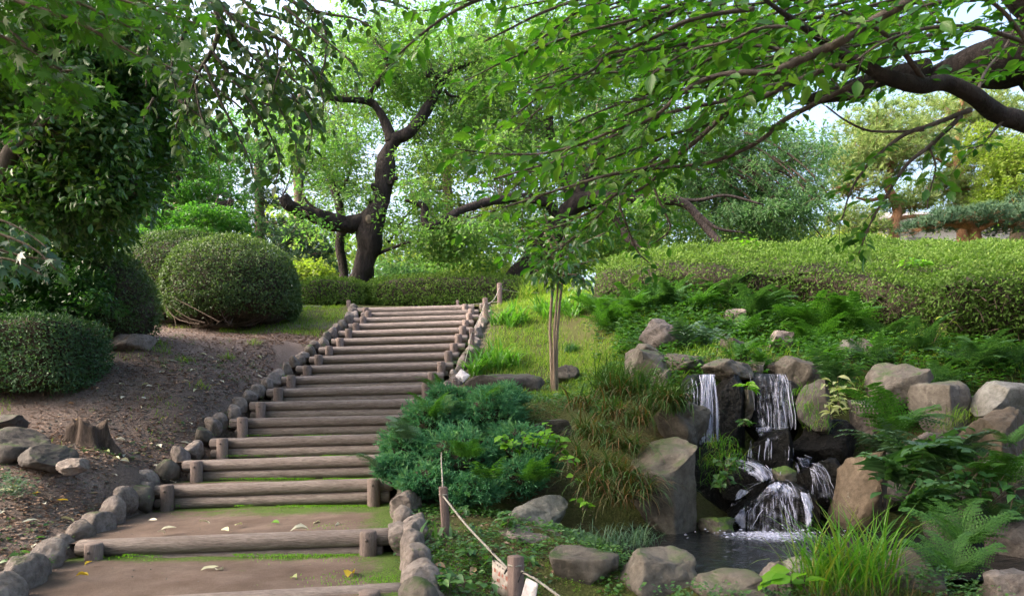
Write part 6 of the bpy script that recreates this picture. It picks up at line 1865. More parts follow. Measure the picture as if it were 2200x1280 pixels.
# -- blue pines in the gap left of the stair head
def needles(t, pads, leaf, n_tuft, L, W, seed, mat, k=18, grow=1.0):
    r = np.random.default_rng(seed)
    g = Geo(); gb = Geo()
    for (px, py, D, rx, ry, dep) in pads:
        c = P(px, py, D)
        S = np.array([rx * D / F * grow, dep * grow, ry * D / F * grow])
        n = int(n_tuft * (rx / 60) ** 1.5 * grow ** 2)
        d = norm(r.normal(size=(n, 3))) * (r.random(n) ** .4)[:, None]
        q_ = c + d * S
        q_[:, 2] += .10 * (1 - (d[:, 0] ** 2 + d[:, 1] ** 2)) 
        up = norm(np.stack([r.normal(size=n) * .4 + d[:, 0] * .5, r.normal(size=n) * .4 + d[:, 1] * .5, np.ones(n) * .8], 1))
        rv = np.clip(r.normal(.5, .22, n), 0, 1)
        ci = np.repeat(np.arange(n), k)
        dr = norm(up[ci] * .7 + norm(r.normal(size=(n * k, 3))) * .9)
        leaves(g, q_[ci], dr, r.normal(size=(n * k, 3)), L * r.uniform(.7, 1.2, n * k), W, T_TRI, np.clip(rv[ci] + r.normal(size=n * k) * .1, 0, 1))
        twigs_batch(gb, np.repeat(c[None] - np.array([0, 0, S[2] * .3]), n // 3, 0), q_[:n // 3], .012, .004, -.04, 3)
    g.build('needles', LEAF[leaf], t)
    gb.build('twigs', M[mat], t)['kind'] = 'stuff'
PG = 'blue green pines beyond the stair head'
t = thing('pine_tree', 'tall blue green pine with a straight trunk at the left of the stair head gap', 'tree', P(562, 640, 27), PG)
trunk(t, [limb_pts([(562, 660, 27, 12), (560, 560, 27, 11), (558, 470, 27, 10), (556, 390, 27, 9), (552, 300, 27, 6)]), limb_pts([(560, 480, 27, 4), (600, 478, 26.6, 3), (645, 476, 26.4, 2)]), limb_pts([(558, 540, 27, 4), (520, 530, 26.6, 2)])], 'bark_grey', seed=81)
needles(t, [(600, 500, 26.6, 70, 22, 1.2), (540, 480, 27, 50, 18, 1), (570, 430, 27, 60, 20, 1.1), (560, 370, 27, 50, 24, 1), (620, 540, 26.4, 60, 18, 1), (530, 545, 26.5, 45, 16, .9), (590, 330, 27, 45, 20, 1)], 'pine_blue', 90, .26, .03, 1, 'bark_grey')
t = thing('pine_tree', 'smaller blue green pine with a crooked stem beside the slim dark tree', 'tree', P(685, 640, 24), PG)
trunk(t, [limb_pts([(690, 650, 24, 9), (686, 600, 24, 8), (678, 560, 24, 8), (668, 530, 24, 7), (660, 480, 24, 5)])], 'bark_dark', seed=83)
needles(t, [(660, 505, 23.6, 62, 18, 1), (690, 540, 23.6, 50, 16, .9), (620, 520, 24, 50, 16, .9), (650, 570, 23.6, 60, 18, 1), (600, 580, 23.8, 50, 14, .9), (670, 460, 24, 40, 14, .8), (710, 585, 23.6, 40, 12, .8)], 'pine_blue', 90, .24, .028, 2, 'bark_grey')

# -- sunlit pines at the right
PR = 'sunlit pines behind the long hedge'
t = thing('pine_tree', 'sunlit red barked pine with a short crooked stem above the long hedge', 'tree', P(1918, 560, 24), PR)
trunk(t, [limb_pts([(1918, 560, 24, 12), (1922, 480, 24, 10), (1928, 455, 24, 10), (1916, 420, 24, 9), (1905, 390, 24, 8), (1920, 350, 24, 6), (1935, 300, 24, 5)]), limb_pts([(1924, 470, 24, 5), (1890, 478, 23.8, 4), (1850, 488, 23.6, 3), (1815, 490, 23.5, 2)]),
          limb_pts([(1912, 420, 24, 5), (1870, 430, 23.8, 3.5), (1840, 425, 23.6, 2)]), limb_pts([(1926, 470, 24, 5), (1960, 465, 24, 4), (2000, 462, 24, 2)])], 'bark_pine', seed=91)
needles(t, [(1830, 400, 23.6, 50, 18, 1), (1900, 350, 24, 70, 24, 1.2), (1850, 330, 24, 60, 26, 1.2), (1940, 300, 24, 70, 26, 1.2), (1880, 270, 24.4, 60, 24, 1.2), (1830, 470, 23.6, 40, 14, .8), (1960, 440, 24, 40, 12, .8), (1850, 500, 23.6, 45, 12, .9), (1810, 360, 24, 35, 20, 1)], 'pine_sun', 120, .24, .034, 3, 'bark_pine', 15, 1.4)
t = thing('pine_tree', 'tall sunlit pine with forked red trunk right of the crooked one', 'tree', P(2060, 560, 26), PR)
trunk(t, [limb_pts([(2070, 570, 26, 13), (2068, 480, 26, 12), (2062, 400, 26, 11), (2054, 370, 26, 10), (2056, 330, 26, 8), (2060, 270, 26, 7), (2070, 200, 26, 5)]), limb_pts([(2058, 380, 26, 6), (2075, 365, 26, 5), (2095, 360, 26, 3)]), limb_pts([(2056, 365, 26, 5), (2030, 350, 26, 4), (2010, 340, 26, 2)]),
          limb_pts([(2066, 450, 26, 6), (2100, 420, 25.6, 5), (2130, 410, 25.4, 3)])], 'bark_pine', seed=93)
needles(t, [(2070, 400, 25.5, 60, 18, 1.1), (2110, 340, 26, 60, 24, 1.2), (2000, 320, 26, 50, 20, 1.1), (2060, 240, 26, 70, 30, 1.3), (2120, 260, 26, 60, 30, 1.2), (2010, 400, 26, 40, 12, .9), (2100, 440, 25.4, 55, 14, 1)], 'pine_sun', 110, .25, .034, 4, 'bark_pine', 15, 1.45)
t = thing('pine_tree', 'low spreading bluish pine in front of the pale house', 'tree', P(2080, 560, 22), PR)
trunk(t, [limb_pts([(2100, 560, 22, 14), (2095, 510, 22, 12), (2085, 485, 22, 9), (2060, 470, 21.8, 6)]), limb_pts([(2092, 500, 22, 7), (2130, 480, 21.6, 5), (2180, 470, 21.4, 3)]), limb_pts([(2090, 490, 22, 5), (2020, 480, 22, 4), (1985, 476, 22, 2)])], 'bark_pine', seed=95)
needles(t, [(2040, 476, 22, 60, 13, 1), (2110, 470, 21.8, 60, 14, 1), (2170, 480, 21.6, 50, 20, 1), (1985, 488, 22, 36, 10, .8), (2200, 450, 21.6, 40, 30, 1)], 'pine_blue', 150, .2, .026, 5, 'bark_pine', 15, 1.3)
t = thing('yellow_green_tree', 'yellow green broadleaf tree at the right edge behind the pines', 'tree', P(2190, 560, 23))
lb = [limb_pts([(2190, 570, 23, 16), (2185, 480, 23, 13), (2180, 400, 23, 10), (2170, 320, 23, 6)])]
trunk(t, lb, 'bark_grey', seed=97)
crown(t, [(2170, 340, 22.8, 70, 50, 1.5, 60), (2200, 400, 22.6, 70, 50, 1.5, 60), (2150, 420, 22.6, 40, 30, 1, 24), (2210, 300, 23, 60, 60, 1.5, 40), (2110, 300, 24, 50, 40, 1.3, 24), (2000, 250, 29, 120, 60, 1.6, 50), (1850, 300, 29, 90, 60, 1.6, 36), (2150, 200, 28, 120, 60, 1.6, 50), (1980, 420, 30, 140, 50, 1.6, 50)], 'yellow_green', .12, .06, 80, .45, .35, 10, lb)

# -- trees and shrubs behind, filling the plateau
BG = 'garden trees far behind the stair head'
def back_tree(label, px, py, D, lobes, leaf, L, per, crad, seed, rpx=14, mat='bark_grey', top=200):
    t = thing('garden_tree', label, 'tree', P(px, py, D), BG)
    lb = [limb_pts([(px, py + 20, D, rpx), (px + 4, (py + top) / 2 + 60, D, rpx * .8), (px - 6, top + 60, D, rpx * .5), (px + 6, top, D, rpx * .25)])]
    trunk(t, lb, mat, seed=seed)
    crown(t, lobes, leaf, L, L * .5, per, crad, .35, seed, lb, .2, twig_r=.012)
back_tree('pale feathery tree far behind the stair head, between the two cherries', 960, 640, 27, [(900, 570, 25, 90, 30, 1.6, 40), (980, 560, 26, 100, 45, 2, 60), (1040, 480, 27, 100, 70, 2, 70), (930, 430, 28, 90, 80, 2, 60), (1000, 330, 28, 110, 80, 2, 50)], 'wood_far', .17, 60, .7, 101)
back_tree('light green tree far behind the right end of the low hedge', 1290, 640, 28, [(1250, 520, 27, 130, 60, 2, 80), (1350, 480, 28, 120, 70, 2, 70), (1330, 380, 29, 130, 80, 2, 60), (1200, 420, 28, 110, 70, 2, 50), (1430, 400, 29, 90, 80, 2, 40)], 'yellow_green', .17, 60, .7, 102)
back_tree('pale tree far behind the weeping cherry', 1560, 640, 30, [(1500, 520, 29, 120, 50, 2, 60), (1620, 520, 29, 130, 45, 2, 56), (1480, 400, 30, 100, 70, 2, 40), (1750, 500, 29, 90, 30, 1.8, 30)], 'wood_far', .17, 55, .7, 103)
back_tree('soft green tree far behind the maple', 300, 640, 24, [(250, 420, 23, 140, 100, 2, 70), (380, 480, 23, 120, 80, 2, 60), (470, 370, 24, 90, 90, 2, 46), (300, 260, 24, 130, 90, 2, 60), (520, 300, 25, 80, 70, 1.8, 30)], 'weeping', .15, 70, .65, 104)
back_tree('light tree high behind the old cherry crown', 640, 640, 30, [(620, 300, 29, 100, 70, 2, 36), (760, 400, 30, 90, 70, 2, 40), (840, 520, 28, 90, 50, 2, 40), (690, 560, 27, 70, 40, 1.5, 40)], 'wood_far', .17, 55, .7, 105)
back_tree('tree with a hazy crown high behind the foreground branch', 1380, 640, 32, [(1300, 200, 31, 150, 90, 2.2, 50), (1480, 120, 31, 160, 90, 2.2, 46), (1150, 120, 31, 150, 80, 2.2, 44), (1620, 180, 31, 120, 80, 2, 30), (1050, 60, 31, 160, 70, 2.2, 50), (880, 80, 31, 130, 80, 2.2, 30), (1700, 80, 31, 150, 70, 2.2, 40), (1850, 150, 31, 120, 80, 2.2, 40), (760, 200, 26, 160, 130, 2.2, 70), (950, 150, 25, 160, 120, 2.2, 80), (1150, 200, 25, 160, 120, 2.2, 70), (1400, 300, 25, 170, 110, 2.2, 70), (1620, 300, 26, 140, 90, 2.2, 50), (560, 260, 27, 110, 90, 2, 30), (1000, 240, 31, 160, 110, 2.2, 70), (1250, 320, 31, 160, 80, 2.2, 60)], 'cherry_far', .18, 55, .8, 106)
# shrubs at the far side of the plateau
for k, (px, D, rx, ry, lf, lab) in enumerate([(860, 21, 70, 26, 'weeping', 'pale bluish shrub behind the low hedge right of the old cherry'), (960, 22, 80, 34, 'cherry_far', 'light green shrub behind the middle of the low hedge'),
                                             (1050, 21, 70, 30, 'wood_far', 'yellowish shrub behind the right half of the low hedge'), (660, 20, 60, 24, 'yellow_green', 'yellow green shrub left of the slim dark tree'),
                                             (1330, 20, 90, 26, 'wood_far', 'yellowish shrub behind the left end of the long hedge'), (1800, 21, 110, 26, 'wood_far', 'pale shrub behind the crest of the long hedge'),
                                             (1180, 20, 70, 26, 'cherry_far', 'light shrub right of the leaning dark cherry')]):
    yb = 600 if px < 1300 else 545
    t = thing('shrub', lab, 'shrub', P(px, yb + 40, D), 'shrubs behind the hedges')
    crown(t, [(px, yb - ry * .4, D, rx, ry, 1.2, 46)], lf, .12, .06, 70, .4, .5, 200 + k, None, .1, twig_r=.008)

# -- far woodland, one mass
def woods():
    r = np.random.default_rng(9)
    g = Geo()
    n = 1500
    x = r.uniform(-75, 85, n); y = r.uniform(46, 66, n)
    h = 9.5 + 3.5 * vnoise(np.stack([x * .12, y * .05], 1), 1, 3, 3)
    z = 3.5 + h * r.random(n) ** .75
    per = 26
    ci = np.repeat(np.arange(n), per)
    pos = np.stack([x, y, z], 1)[ci] + r.normal(size=(n * per, 3)) * np.array([1.1, .9, .55])
    base = np.clip(r.normal(.5, .25, n), 0, 1)
    leaves(g, pos, r.normal(size=(n * per, 3)), r.normal(size=(n * per, 3)) + np.array([0, -.2, .8]), .62, .36, T_RHOMB, np.clip(base[ci] + r.normal(size=n * per) * .1, 0, 1))
    xs = r.uniform(-75, 85, 70); ys = r.uniform(50, 62, 70)
    twigs_batch(g, np.stack([xs, ys, np.full(70, 3.4)], 1), np.stack([xs + r.normal(size=70), ys, np.full(70, 11.0)], 1), .2, .06, 0, 3)
    tag(g.build('woods', LEAF['wood_far']), 'sunlit woodland far beyond the garden', 'woods', kind='stuff')
woods()

# -- pale house glimpsed behind the pines
def house():
    c = P(2070, 540, 36)
    t = thing('house', 'pale house with a low grey roof glimpsed behind the pines', 'house', c)
    def box(name, lo, hi, mat, par):
        x0, y0, z0 = lo; x1, y1, z1 = hi
        V = np.array([(x0, y0, z0), (x1, y0, z0), (x1, y1, z0), (x0, y1, z0), (x0, y0, z1), (x1, y0, z1), (x1, y1, z1), (x0, y1, z1)])
        f = np.array([(0, 1, 5, 4), (1, 2, 6, 5), (2, 3, 7, 6), (3, 0, 4, 7), (4, 5, 6, 7), (3, 2, 1, 0)])
        return obj(name, V, [f], M[mat], par)
    x0, x1 = P(1900, 0, 36)[0], P(2350, 0, 36)[0]
    zt = P(0, 482, 36)[2]
    w_ = box('wall', (x0, 36, 4), (x1, 42, zt), 'plaster', t)
    for k in range(4):
        a = x0 + 1.2 + k * 2.6
        wd = box('window', (a, 35.94, zt - 1.9), (a + 1.3, 35.99, zt - .7), 'roof', t)
        box('frame', (a - .08, 35.9, zt - 2.0), (a + 1.38, 35.93, zt - 1.92), 'plaster', wd)
    e = .8
    V = np.array([(x0 - e, 35.2, zt + .02), (x1 + e, 35.2, zt + .02), (x1 + e, 42.8, zt + .02), (x0 - e, 42.8, zt + .02), (x0 + 1, 39, zt + 1.5), (x1 - 1, 39, zt + 1.5)])
    obj('roof', V, [np.array([(0, 1, 5, 4), (2, 3, 4, 5), (3, 2, 1, 0)]), np.array([(1, 2, 5), (3, 0, 4)])], M['roof'], t)
house()

# ------------------------------------------------------------------ evergreen mass at the left
t = thing('camellia_tree', 'dark glossy evergreen tree filling the left edge, its bare trunk bending up to the right', 'tree', on_ground(-60, 800, 8.6))
cm = [limb_pts([(-70, 830, 8.6, 46), (-60, 640, 8.2, 40), (-40, 480, 7.6, 32), (0, 385, 7.0, 21), (30, 320, 6.9, 16), (80, 285, 6.9, 14), (98, 235, 6.9, 13), (120, 180, 7.0, 11), (150, 110, 7.1, 9), (165, 20, 7.2, 8), (175, -60, 7.4, 5)])]
cl = [limb_pts([(30, 320, 6.8, 9), (110, 330, 7.4, 5), (220, 380, 7.7, 3), (300, 420, 7.3, 2)]), limb_pts([(90, 270, 6.7, 8), (180, 220, 7.4, 5), (280, 220, 7.6, 3), (380, 240, 7.6, 2)]), limb_pts([(-40, 480, 7.8, 8), (60, 470, 8, 5), (170, 470, 8, 4), (250, 500, 8, 2)]),
      limb_pts([(120, 180, 6.8, 8), (60, 120, 6.6, 5), (-20, 80, 6.4, 3)]), limb_pts([(150, 110, 7, 7), (240, 70, 7.2, 5), (330, 60, 7.4, 3)])]
trunk(t, cm, 'bark_camellia', 'trunk', 14, .08, 111)
trunk(t, cl, 'bark_camellia', 'limb', 8, .06, 121)
crown(t, [(60, 200, 7.6, 130, 110, .9, 90), (200, 330, 7.8, 130, 90, .9, 90), (60, 420, 7.9, 130, 90, .9, 90), (180, 450, 8.8, 100, 80, .5, 70), (260, 200, 7.9, 120, 90, .9, 70), (150, 80, 7.6, 170, 90, 1, 90), (-80, 320, 7.6, 120, 200, 1, 90), (330, 110, 8.2, 110, 90, .9, 50), (120, 520, 9.6, 110, 50, .5, 50), (255, 370, 8, 65, 50, .6, 34), (300, 300, 8.2, 80, 60, .8, 40), (10, 530, 9.5, 110, 60, .5, 50), (180, 270, 7.0, 130, 80, .4, 50), (220, 400, 7.2, 110, 70, .4, 40), (90, 420, 7.1, 90, 60, .4, 26), (240, 130, 7.2, 120, 60, .5, 40), (200, 430, 9.2, 50, 40, .4, 24)],
      'camellia', .095, .046, 46, .28, .6, 11, cm + cl, .35, T_OVAL, twig_r=.006, tilt=.6)
crown(t, [(40, 300, 9.8, 200, 200, .6, 120), (170, 400, 9.8, 130, 130, .5, 70), (150, 120, 9.8, 230, 130, .7, 90)], 'camellia', .13, .075, 36, .36, .7, 12, None, .3, T_RHOMB, False, name='inner_crown', tilt=.8)
# dark shrub beneath it
t = thing('leafy_shrub', 'dark green leafy shrub above the square clipped bush at the left', 'shrub', on_ground(60, 700, 9.4))
crown(t, [(60, 615, 9.3, 110, 45, .4, 60), (150, 630, 9.4, 60, 36, .3, 34), (100, 580, 9.4, 110, 40, .4, 50), (190, 600, 9.2, 40, 26, .3, 16), (-40, 640, 9.2, 80, 60, .4, 40), (60, 665, 9.1, 120, 34, .3, 50), (215, 640, 9.0, 26, 20, .2, 8)], 'shrub', .075, .036, 60, .22, .5, 13, None, .3, T_RHOMB, twig_r=.005)

# ------------------------------------------------------------------ near branches whose leaves can be told apart
def in_view(p):
    px = CX + p[:, 0] / p[:, 1] * F; py = HY - (p[:, 2] - EYE) / p[:, 1] * F
    return (p[:, 1] > .5) & (px > -40) & (px < 2240) & (py > -40) & (py < 1300), px, py

def branch_leaves(t, twig_lines, leaf, L, W, seed, spacing=.05, sub=.13, sublen=(.18, .5), T=T_OVAL, flat=.35, droop=.25, fwd=.75, top=300, rl=.0035, mat='bark_cherry', keepf=None, stuff_name='leaves', skip=.0):
    """shoots along guide limbs, leaves alternating on every shoot; the largest in view are separate parts"""
    r = np.random.default_rng(seed)
    g = Geo()
    LP, LD, LN, LL = [], [], [], []
    for (pts, rad, dens) in twig_lines:
        tube(g, pts, rad, 7 if rad.max() > .008 else 5, .05, seed)
        seg = np.linalg.norm(np.diff(pts, axis=0), axis=1); s = np.concatenate([[0], np.cumsum(seg)])
        tot = s[-1]
        k = 0
        pos = r.uniform(0, sub)
        while pos < tot:
            f = pos / tot
            p0 = np.array([np.interp(pos, s, pts[:, i]) for i in range(3)])
            i0 = min(np.searchsorted(s, pos), len(pts) - 1)
            tan = norm((pts[i0] - pts[max(i0 - 1, 0)] + 1e-9)[None])[0]
            lat = norm(np.cross(tan, np.array([0, 0, 1.0]))[None])[0] * (1 if k % 2 else -1)
            d = norm((tan * fwd + lat * r.uniform(.4, 1.0) + np.array([0, 0, r.normal() * .22]))[None])[0]
            ln = r.uniform(*sublen) * (1 - .35 * f)
            if r.random() < dens:
                m = 6
                sh = [p0]
                dd = d.copy()
                for q_ in range(m):
                    dd = norm((dd + r.normal(size=3) * .16 + np.array([0, 0, -.05 * droop * 4]))[None])[0]
                    sh.append(sh[-1] + dd * ln / m)
                sh = np.array(sh)
                tube(g, sh, np.linspace(rl * (.5 + ln), .0012, m + 1), 4, cap=False)
                nl = max(2, int(ln / spacing))
                for q_ in range(nl + 1):
                    u = (q_ + .5) / (nl + .5)
                    ix = min(int(u * m), m - 1); fr = u * m - ix
                    pp_ = sh[ix] * (1 - fr) + sh[min(ix + 1, m)] * fr
                    tn_ = norm((sh[ix + 1] - sh[ix])[None])[0]
                    lt = norm(np.cross(tn_, np.array([0, 0, 1.0]))[None])[0] * (1 if q_ % 2 else -1)
                    dr = tn_ * .55 + lt * .9 + np.array([0, 0, -droop + r.normal() * .18]) if q_ < nl else tn_ + np.array([0, 0, -droop])
                    LP.append(pp_ + norm(dr[None])[0] * .012); LD.append(dr); LN.append(np.array([r.normal() * flat, r.normal() * flat - .12, 1.0])); LL.append(r.uniform(.6, 1.2) * (1 if u > .25 else .8))
            pos += sub * r.uniform(.6, 1.4); k += 1
    LP, LD, LN, LL = np.array(LP), np.array(LD), np.array(LN), np.array(LL)
    if keepf is not None:
        kf = keepf(LP); LP, LD, LN, LL = LP[kf], LD[kf], LN[kf], LL[kf]
    kf = LP[:, 1] > 1.0
    LP, LD, LN, LL = LP[kf], LD[kf], LN[kf], LL[kf]
    g.build('twigs', M[mat], t, smooth=True)['kind'] = 'stuff'
    vis, px, py = in_view(LP)
    score = np.where(vis, LL / LP[:, 1], 0)
    order = np.argsort(-score)
    near = [i for i in order[:top] if score[i] > 0]
    for i in near:
        leaf_part(t, LP[i], LD[i], LN[i], L * LL[i], W * LL[i] * r.uniform(.85, 1.15), leaf, r, T)
    rest = np.setdiff1d(np.arange(len(LP)), near)
    if len(rest):
        g = Geo()
        leaves(g, LP[rest], LD[rest], LN[rest], L * LL[rest], W * LL[rest], T)
        o = g.build(stuff_name, LEAF[leaf], t, smooth=True)
        o['kind'] = 'stuff'
    return len(LP)

def line(pl, dens=1.0, per=7):
    p, rd = limb_pts(pl, per)
    return (p, rd, dens)

# foreground cherry: big trunk out of frame at the right, limbs reaching over the pond and steps
fb = P(2430, 1050, 4.6)
t = thing('cherry_tree', 'foreground cherry whose limbs and leaves reach in from the upper right over the pond', 'tree', fb)
big = [limb_pts([(2440, 1020, 4.8, 110), (2420, 700, 4.8, 100), (2390, 400, 4.8, 92), (2330, 200, 4.8, 84), (2250, 100, 4.9, 78), (2160, 128, 5.0, 58), (2080, 142, 5.1, 40), (2010, 160, 5.2, 20), (1960, 172, 5.3, 12)]),
       limb_pts([(2330, 200, 4.8, 84), (2290, 60, 4.7, 70), (2200, -60, 4.6, 60)]),
       limb_pts([(2400, 420, 4.7, 50.0), (2300, 300, 4.3, 25.6), (2200, 262, 4.0, 20.5), (2140, 243, 3.9, 18.6), (2090, 205, 3.8, 17.3), (2030, 178, 3.75, 17.3), (1985, 184, 3.7, 16.6), (1940, 176, 3.65, 15.4), (1897, 163, 3.6, 14.1), (1850, 136, 3.6, 12.2), (1800, 110, 3.6, 10.2), (1755, 78, 3.55, 8.3), (1712, 48, 3.5, 6.4), (1650, 5, 3.45, 4.5), (1600, -40, 3.4, 3.2)])]
trunk(t, big, 'bark_dark', 'trunk', 18, .10, 131)
sec = [limb_pts([(1990, 150, 5.2, 24), (1900, 165, 5.2, 18), (1840, 190, 5.3, 20), (1780, 205, 5.35, 15), (1720, 218, 5.4, 8)])]
trunk(t, sec, 'bark_dark', 'limb', 10, .1, 141)
TW = [line([(1990, -20, 2.7, 10), (1938, 12, 2.7, 10), (1864, 52, 2.75, 10), (1806, 90, 2.75, 10), (1763, 110, 2.8, 10), (1695, 140, 2.8, 9), (1655, 156, 2.8, 7), (1578, 157, 2.85, 6), (1510, 173, 2.9, 5), (1460, 204, 2.9, 5), (1403, 252, 2.95, 4), (1319, 281, 3, 3.5), (1250, 310, 3, 3)], .9),
      line([(1816, 146, 3.6, 8), (1780, 145, 3.6, 7), (1712, 175, 3.55, 6.5), (1648, 188, 3.5, 6), (1591, 206, 3.5, 5.5), (1527, 223, 3.5, 4.5), (1460, 237, 3.5, 4), (1380, 264, 3.5, 3.5), (1280, 310, 3.5, 3), (1180, 350, 3.5, 2.5), (1060, 385, 3.5, 2)]),
      line([(1847, 176, 3.7, 7), (1746, 226, 3.75, 6), (1679, 262, 3.8, 5.5), (1645, 294, 3.8, 5), (1595, 323, 3.85, 4.5), (1527, 349, 3.9, 4), (1460, 358, 3.95, 3.5), (1390, 366, 4, 3), (1300, 400, 4, 2)], .7),
      line([(1710, 175, 3.6, 6), (1640, 208, 3.65, 6), (1571, 236, 3.7, 6), (1515, 285, 3.75, 5.5), (1470, 323, 3.8, 5), (1403, 357, 3.85, 4), (1302, 378, 3.9, 3.5), (1210, 405, 3.95, 3), (1100, 440, 4, 2), (1010, 470, 4, 1.5)]),
      line([(2086, 236, 3.8, 6), (1998, 270, 3.8, 5), (1948, 287, 3.8, 4.5), (1897, 324, 3.8, 3.5), (1857, 364, 3.8, 3), (1827, 412, 3.8, 2.2), (1810, 470, 3.8, 1.5)], .45),
      line([(2065, 250, 3.8, 5.5), (1998, 313, 3.8, 4.5), (1948, 354, 3.8, 4), (1907, 417, 3.8, 3), (1880, 460, 3.8, 2.4), (1862, 500, 3.8, 1.8), (1845, 545, 3.8, 1.2)], .55),
      line([(1985, 280, 3.8, 3), (1920, 283, 3.8, 3), (1864, 280, 3.8, 2.5), (1815, 258, 3.8, 2), (1775, 228, 3.8, 1.6)], .25),
      line([(1998, 320, 3.8, 2.4), (2010, 360, 3.75, 2), (1995, 420, 3.7, 1.6), (1992, 450, 3.7, 1.2)], .5),
      line([(1620, 20, 3.3, 5), (1540, 30, 3.3, 5), (1470, 48, 3.3, 4.5), (1403, 82, 3.3, 4), (1352, 105, 3.3, 3.5), (1302, 119, 3.3, 3), (1275, 150, 3.3, 2.6), (1211, 178, 3.3, 2), (1150, 195, 3.3, 1.5)]),
      line([(1180, -60, 3.1, 5), (1100, -25, 3.1, 4.5), (1019, 4, 3.1, 4), (965, 31, 3.1, 3.4), (918, 64, 3.1, 3), (875, 100, 3.1, 2.4), (848, 120, 3.1, 2), (812, 98, 3.1, 1.5)], .8),
      line([(1350, -40, 3.2, 4), (1240, 0, 3.2, 3.5), (1160, 30, 3.2, 3), (1100, 60, 3.2, 2.4), (1040, 90, 3.2, 1.8)], .8),
      line([(1990, 180, 3.7, 6), (1930, 100, 3.5, 5), (1880, 60, 3.4, 4), (1800, 20, 3.3, 3)], .9),
      line([(2200, 90, 3.6, 5), (2100, 60, 3.5, 4), (2000, 60, 3.4, 4), (1900, 90, 3.3, 3), (1840, 130, 3.3, 2)], .8),
      line([(2260, 170, 3.4, 5), (2150, 20, 3.3, 4), (2060, -10, 3.2, 3)], .8),
      line([(1720, 60, 3.0, 4), (1640, 60, 3.0, 3.4), (1560, 90, 3.05, 3), (1480, 110, 3.1, 2.4), (1400, 160, 3.1, 2)]),
      line([(1700, 110, 3.2, 4), (1600, 100, 3.3, 3.4), (1500, 140, 3.4, 3), (1420, 200, 3.4, 2.5), (1330, 225, 3.4, 2), (1250, 255, 3.4, 1.6)]),
      line([(1640, 200, 4.1, 4), (1540, 260, 4.2, 3.4), (1440, 290, 4.3, 3), (1340, 330, 4.3, 2.4), (1240, 360, 4.4, 2), (1130, 370, 4.4, 1.6)]),
      line([(1560, 10, 3.9, 4), (1460, 10, 3.9, 3.4), (1380, 30, 3.9, 3), (1300, 50, 3.9, 2.4)]),
      line([(1500, 280, 4.3, 4), (1400, 390, 4.4, 3.4), (1335, 430, 4.5, 3.2), (1345, 480, 4.5, 2.6), (1370, 540, 4.5, 2), (1395, 565, 4.5, 1.2)], .7),
      line([(1420, 330, 4.2, 4), (1320, 420, 4.3, 3.4), (1240, 470, 4.3, 2.6), (1160, 500, 4.3, 2), (1090, 530, 4.3, 1.4)]),
      line([(1330, 400, 4.4, 3), (1290, 460, 4.4, 2.6), (1220, 520, 4.4, 2), (1170, 555, 4.4, 1.4)]),
      line([(1390, 370, 4.6, 3), (1420, 440, 4.6, 2.6), (1440, 490, 4.6, 2), (1410, 520, 4.6, 1.4)], .8),
      line([(1250, 310, 3.0, 3), (1160, 330, 3.1, 2.4), (1060, 330, 3.2, 2), (980, 320, 3.2, 1.4)]),
      line([(2100, 195, 3.9, 4), (2120, 150, 4.2, 3), (2160, 100, 4.4, 2.4), (2190, 40, 4.4, 2)], .9),
      line([(2160, 255, 3.9, 4), (2140, 275, 3.9, 3), (2110, 310, 3.85, 2), (2080, 320, 3.8, 1.4)], .8),
      line([(1800, 110, 3.6, 4), (1700, 90, 3.8, 3), (1600, 60, 4.0, 2.6), (1500, 60, 4.1, 2)]),
      line([(1900, 165, 3.7, 4), (1840, 210, 3.9, 3), (1760, 150, 4.1, 2.6), (1680, 130, 4.3, 2)])]
rr_ = np.random.default_rng(8)
def low_edge(x): return np.interp(x, [850, 950, 1150, 1320, 1460, 1700, 1900, 2200], [250, 330, 400, 410, 340, 235, 150, 110])
made = 0
while made < 60:
    x0, y0, D_ = rr_.uniform(1300, 2180), rr_.uniform(-60, 170), rr_.uniform(3.4, 6.0)
    ln = rr_.uniform(220, 460); dy = rr_.uniform(10, 190)
    xs_ = np.array([x0, x0 - ln * .35, x0 - ln * .7, x0 - ln]); ys_ = np.array([y0, y0 + dy * .25, y0 + dy * .6, y0 + dy])
    if (ys_ > low_edge(xs_) - 25).any(): continue
    TW.append(line([(x, y, D_, w_) for x, y, w_ in zip(xs_, ys_, (3.4, 2.8, 2.0, 1.1))], .8)); made += 1
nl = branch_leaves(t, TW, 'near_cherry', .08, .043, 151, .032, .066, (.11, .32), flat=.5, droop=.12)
# the same tree's crown overhead and behind, out of the picture: it shades the pond and the steps
def high_crown(t, pts, leaf, L, W, per, crad, seed):
    r = np.random.default_rng(seed)
    n = len(pts)
    ci = np.repeat(np.arange(n), per)
    pos = pts[ci] + r.normal(size=(n * per, 3)) * np.array([crad, crad, crad * .35])
    pos[:, 2] = np.maximum(pos[:, 2], EYE + .62 * np.maximum(pos[:, 1], 0) + .75)
    g = Geo()
    leaves(g, pos, r.normal(size=pos.shape), r.normal(size=pos.shape) * .5 + np.array([0, 0, 1.0]), L, W, T_RHOMB)
    o = g.build('upper_shade_crown', LEAF[leaf], t)
    o['kind'] = 'stuff'
r_ = np.random.default_rng(66)
k = 300
y_ = r_.uniform(-3, 7.5, k); x_ = r_.uniform(-1.5, 7.5, k)
high_crown(t, np.stack([x_, y_, EYE + .62 * np.maximum(y_, 0) + r_.uniform(1.0, 3.2, k)], 1), 'near_cherry', .17, .1, 34, .5, 67)
print('near cherry leaves', nl)

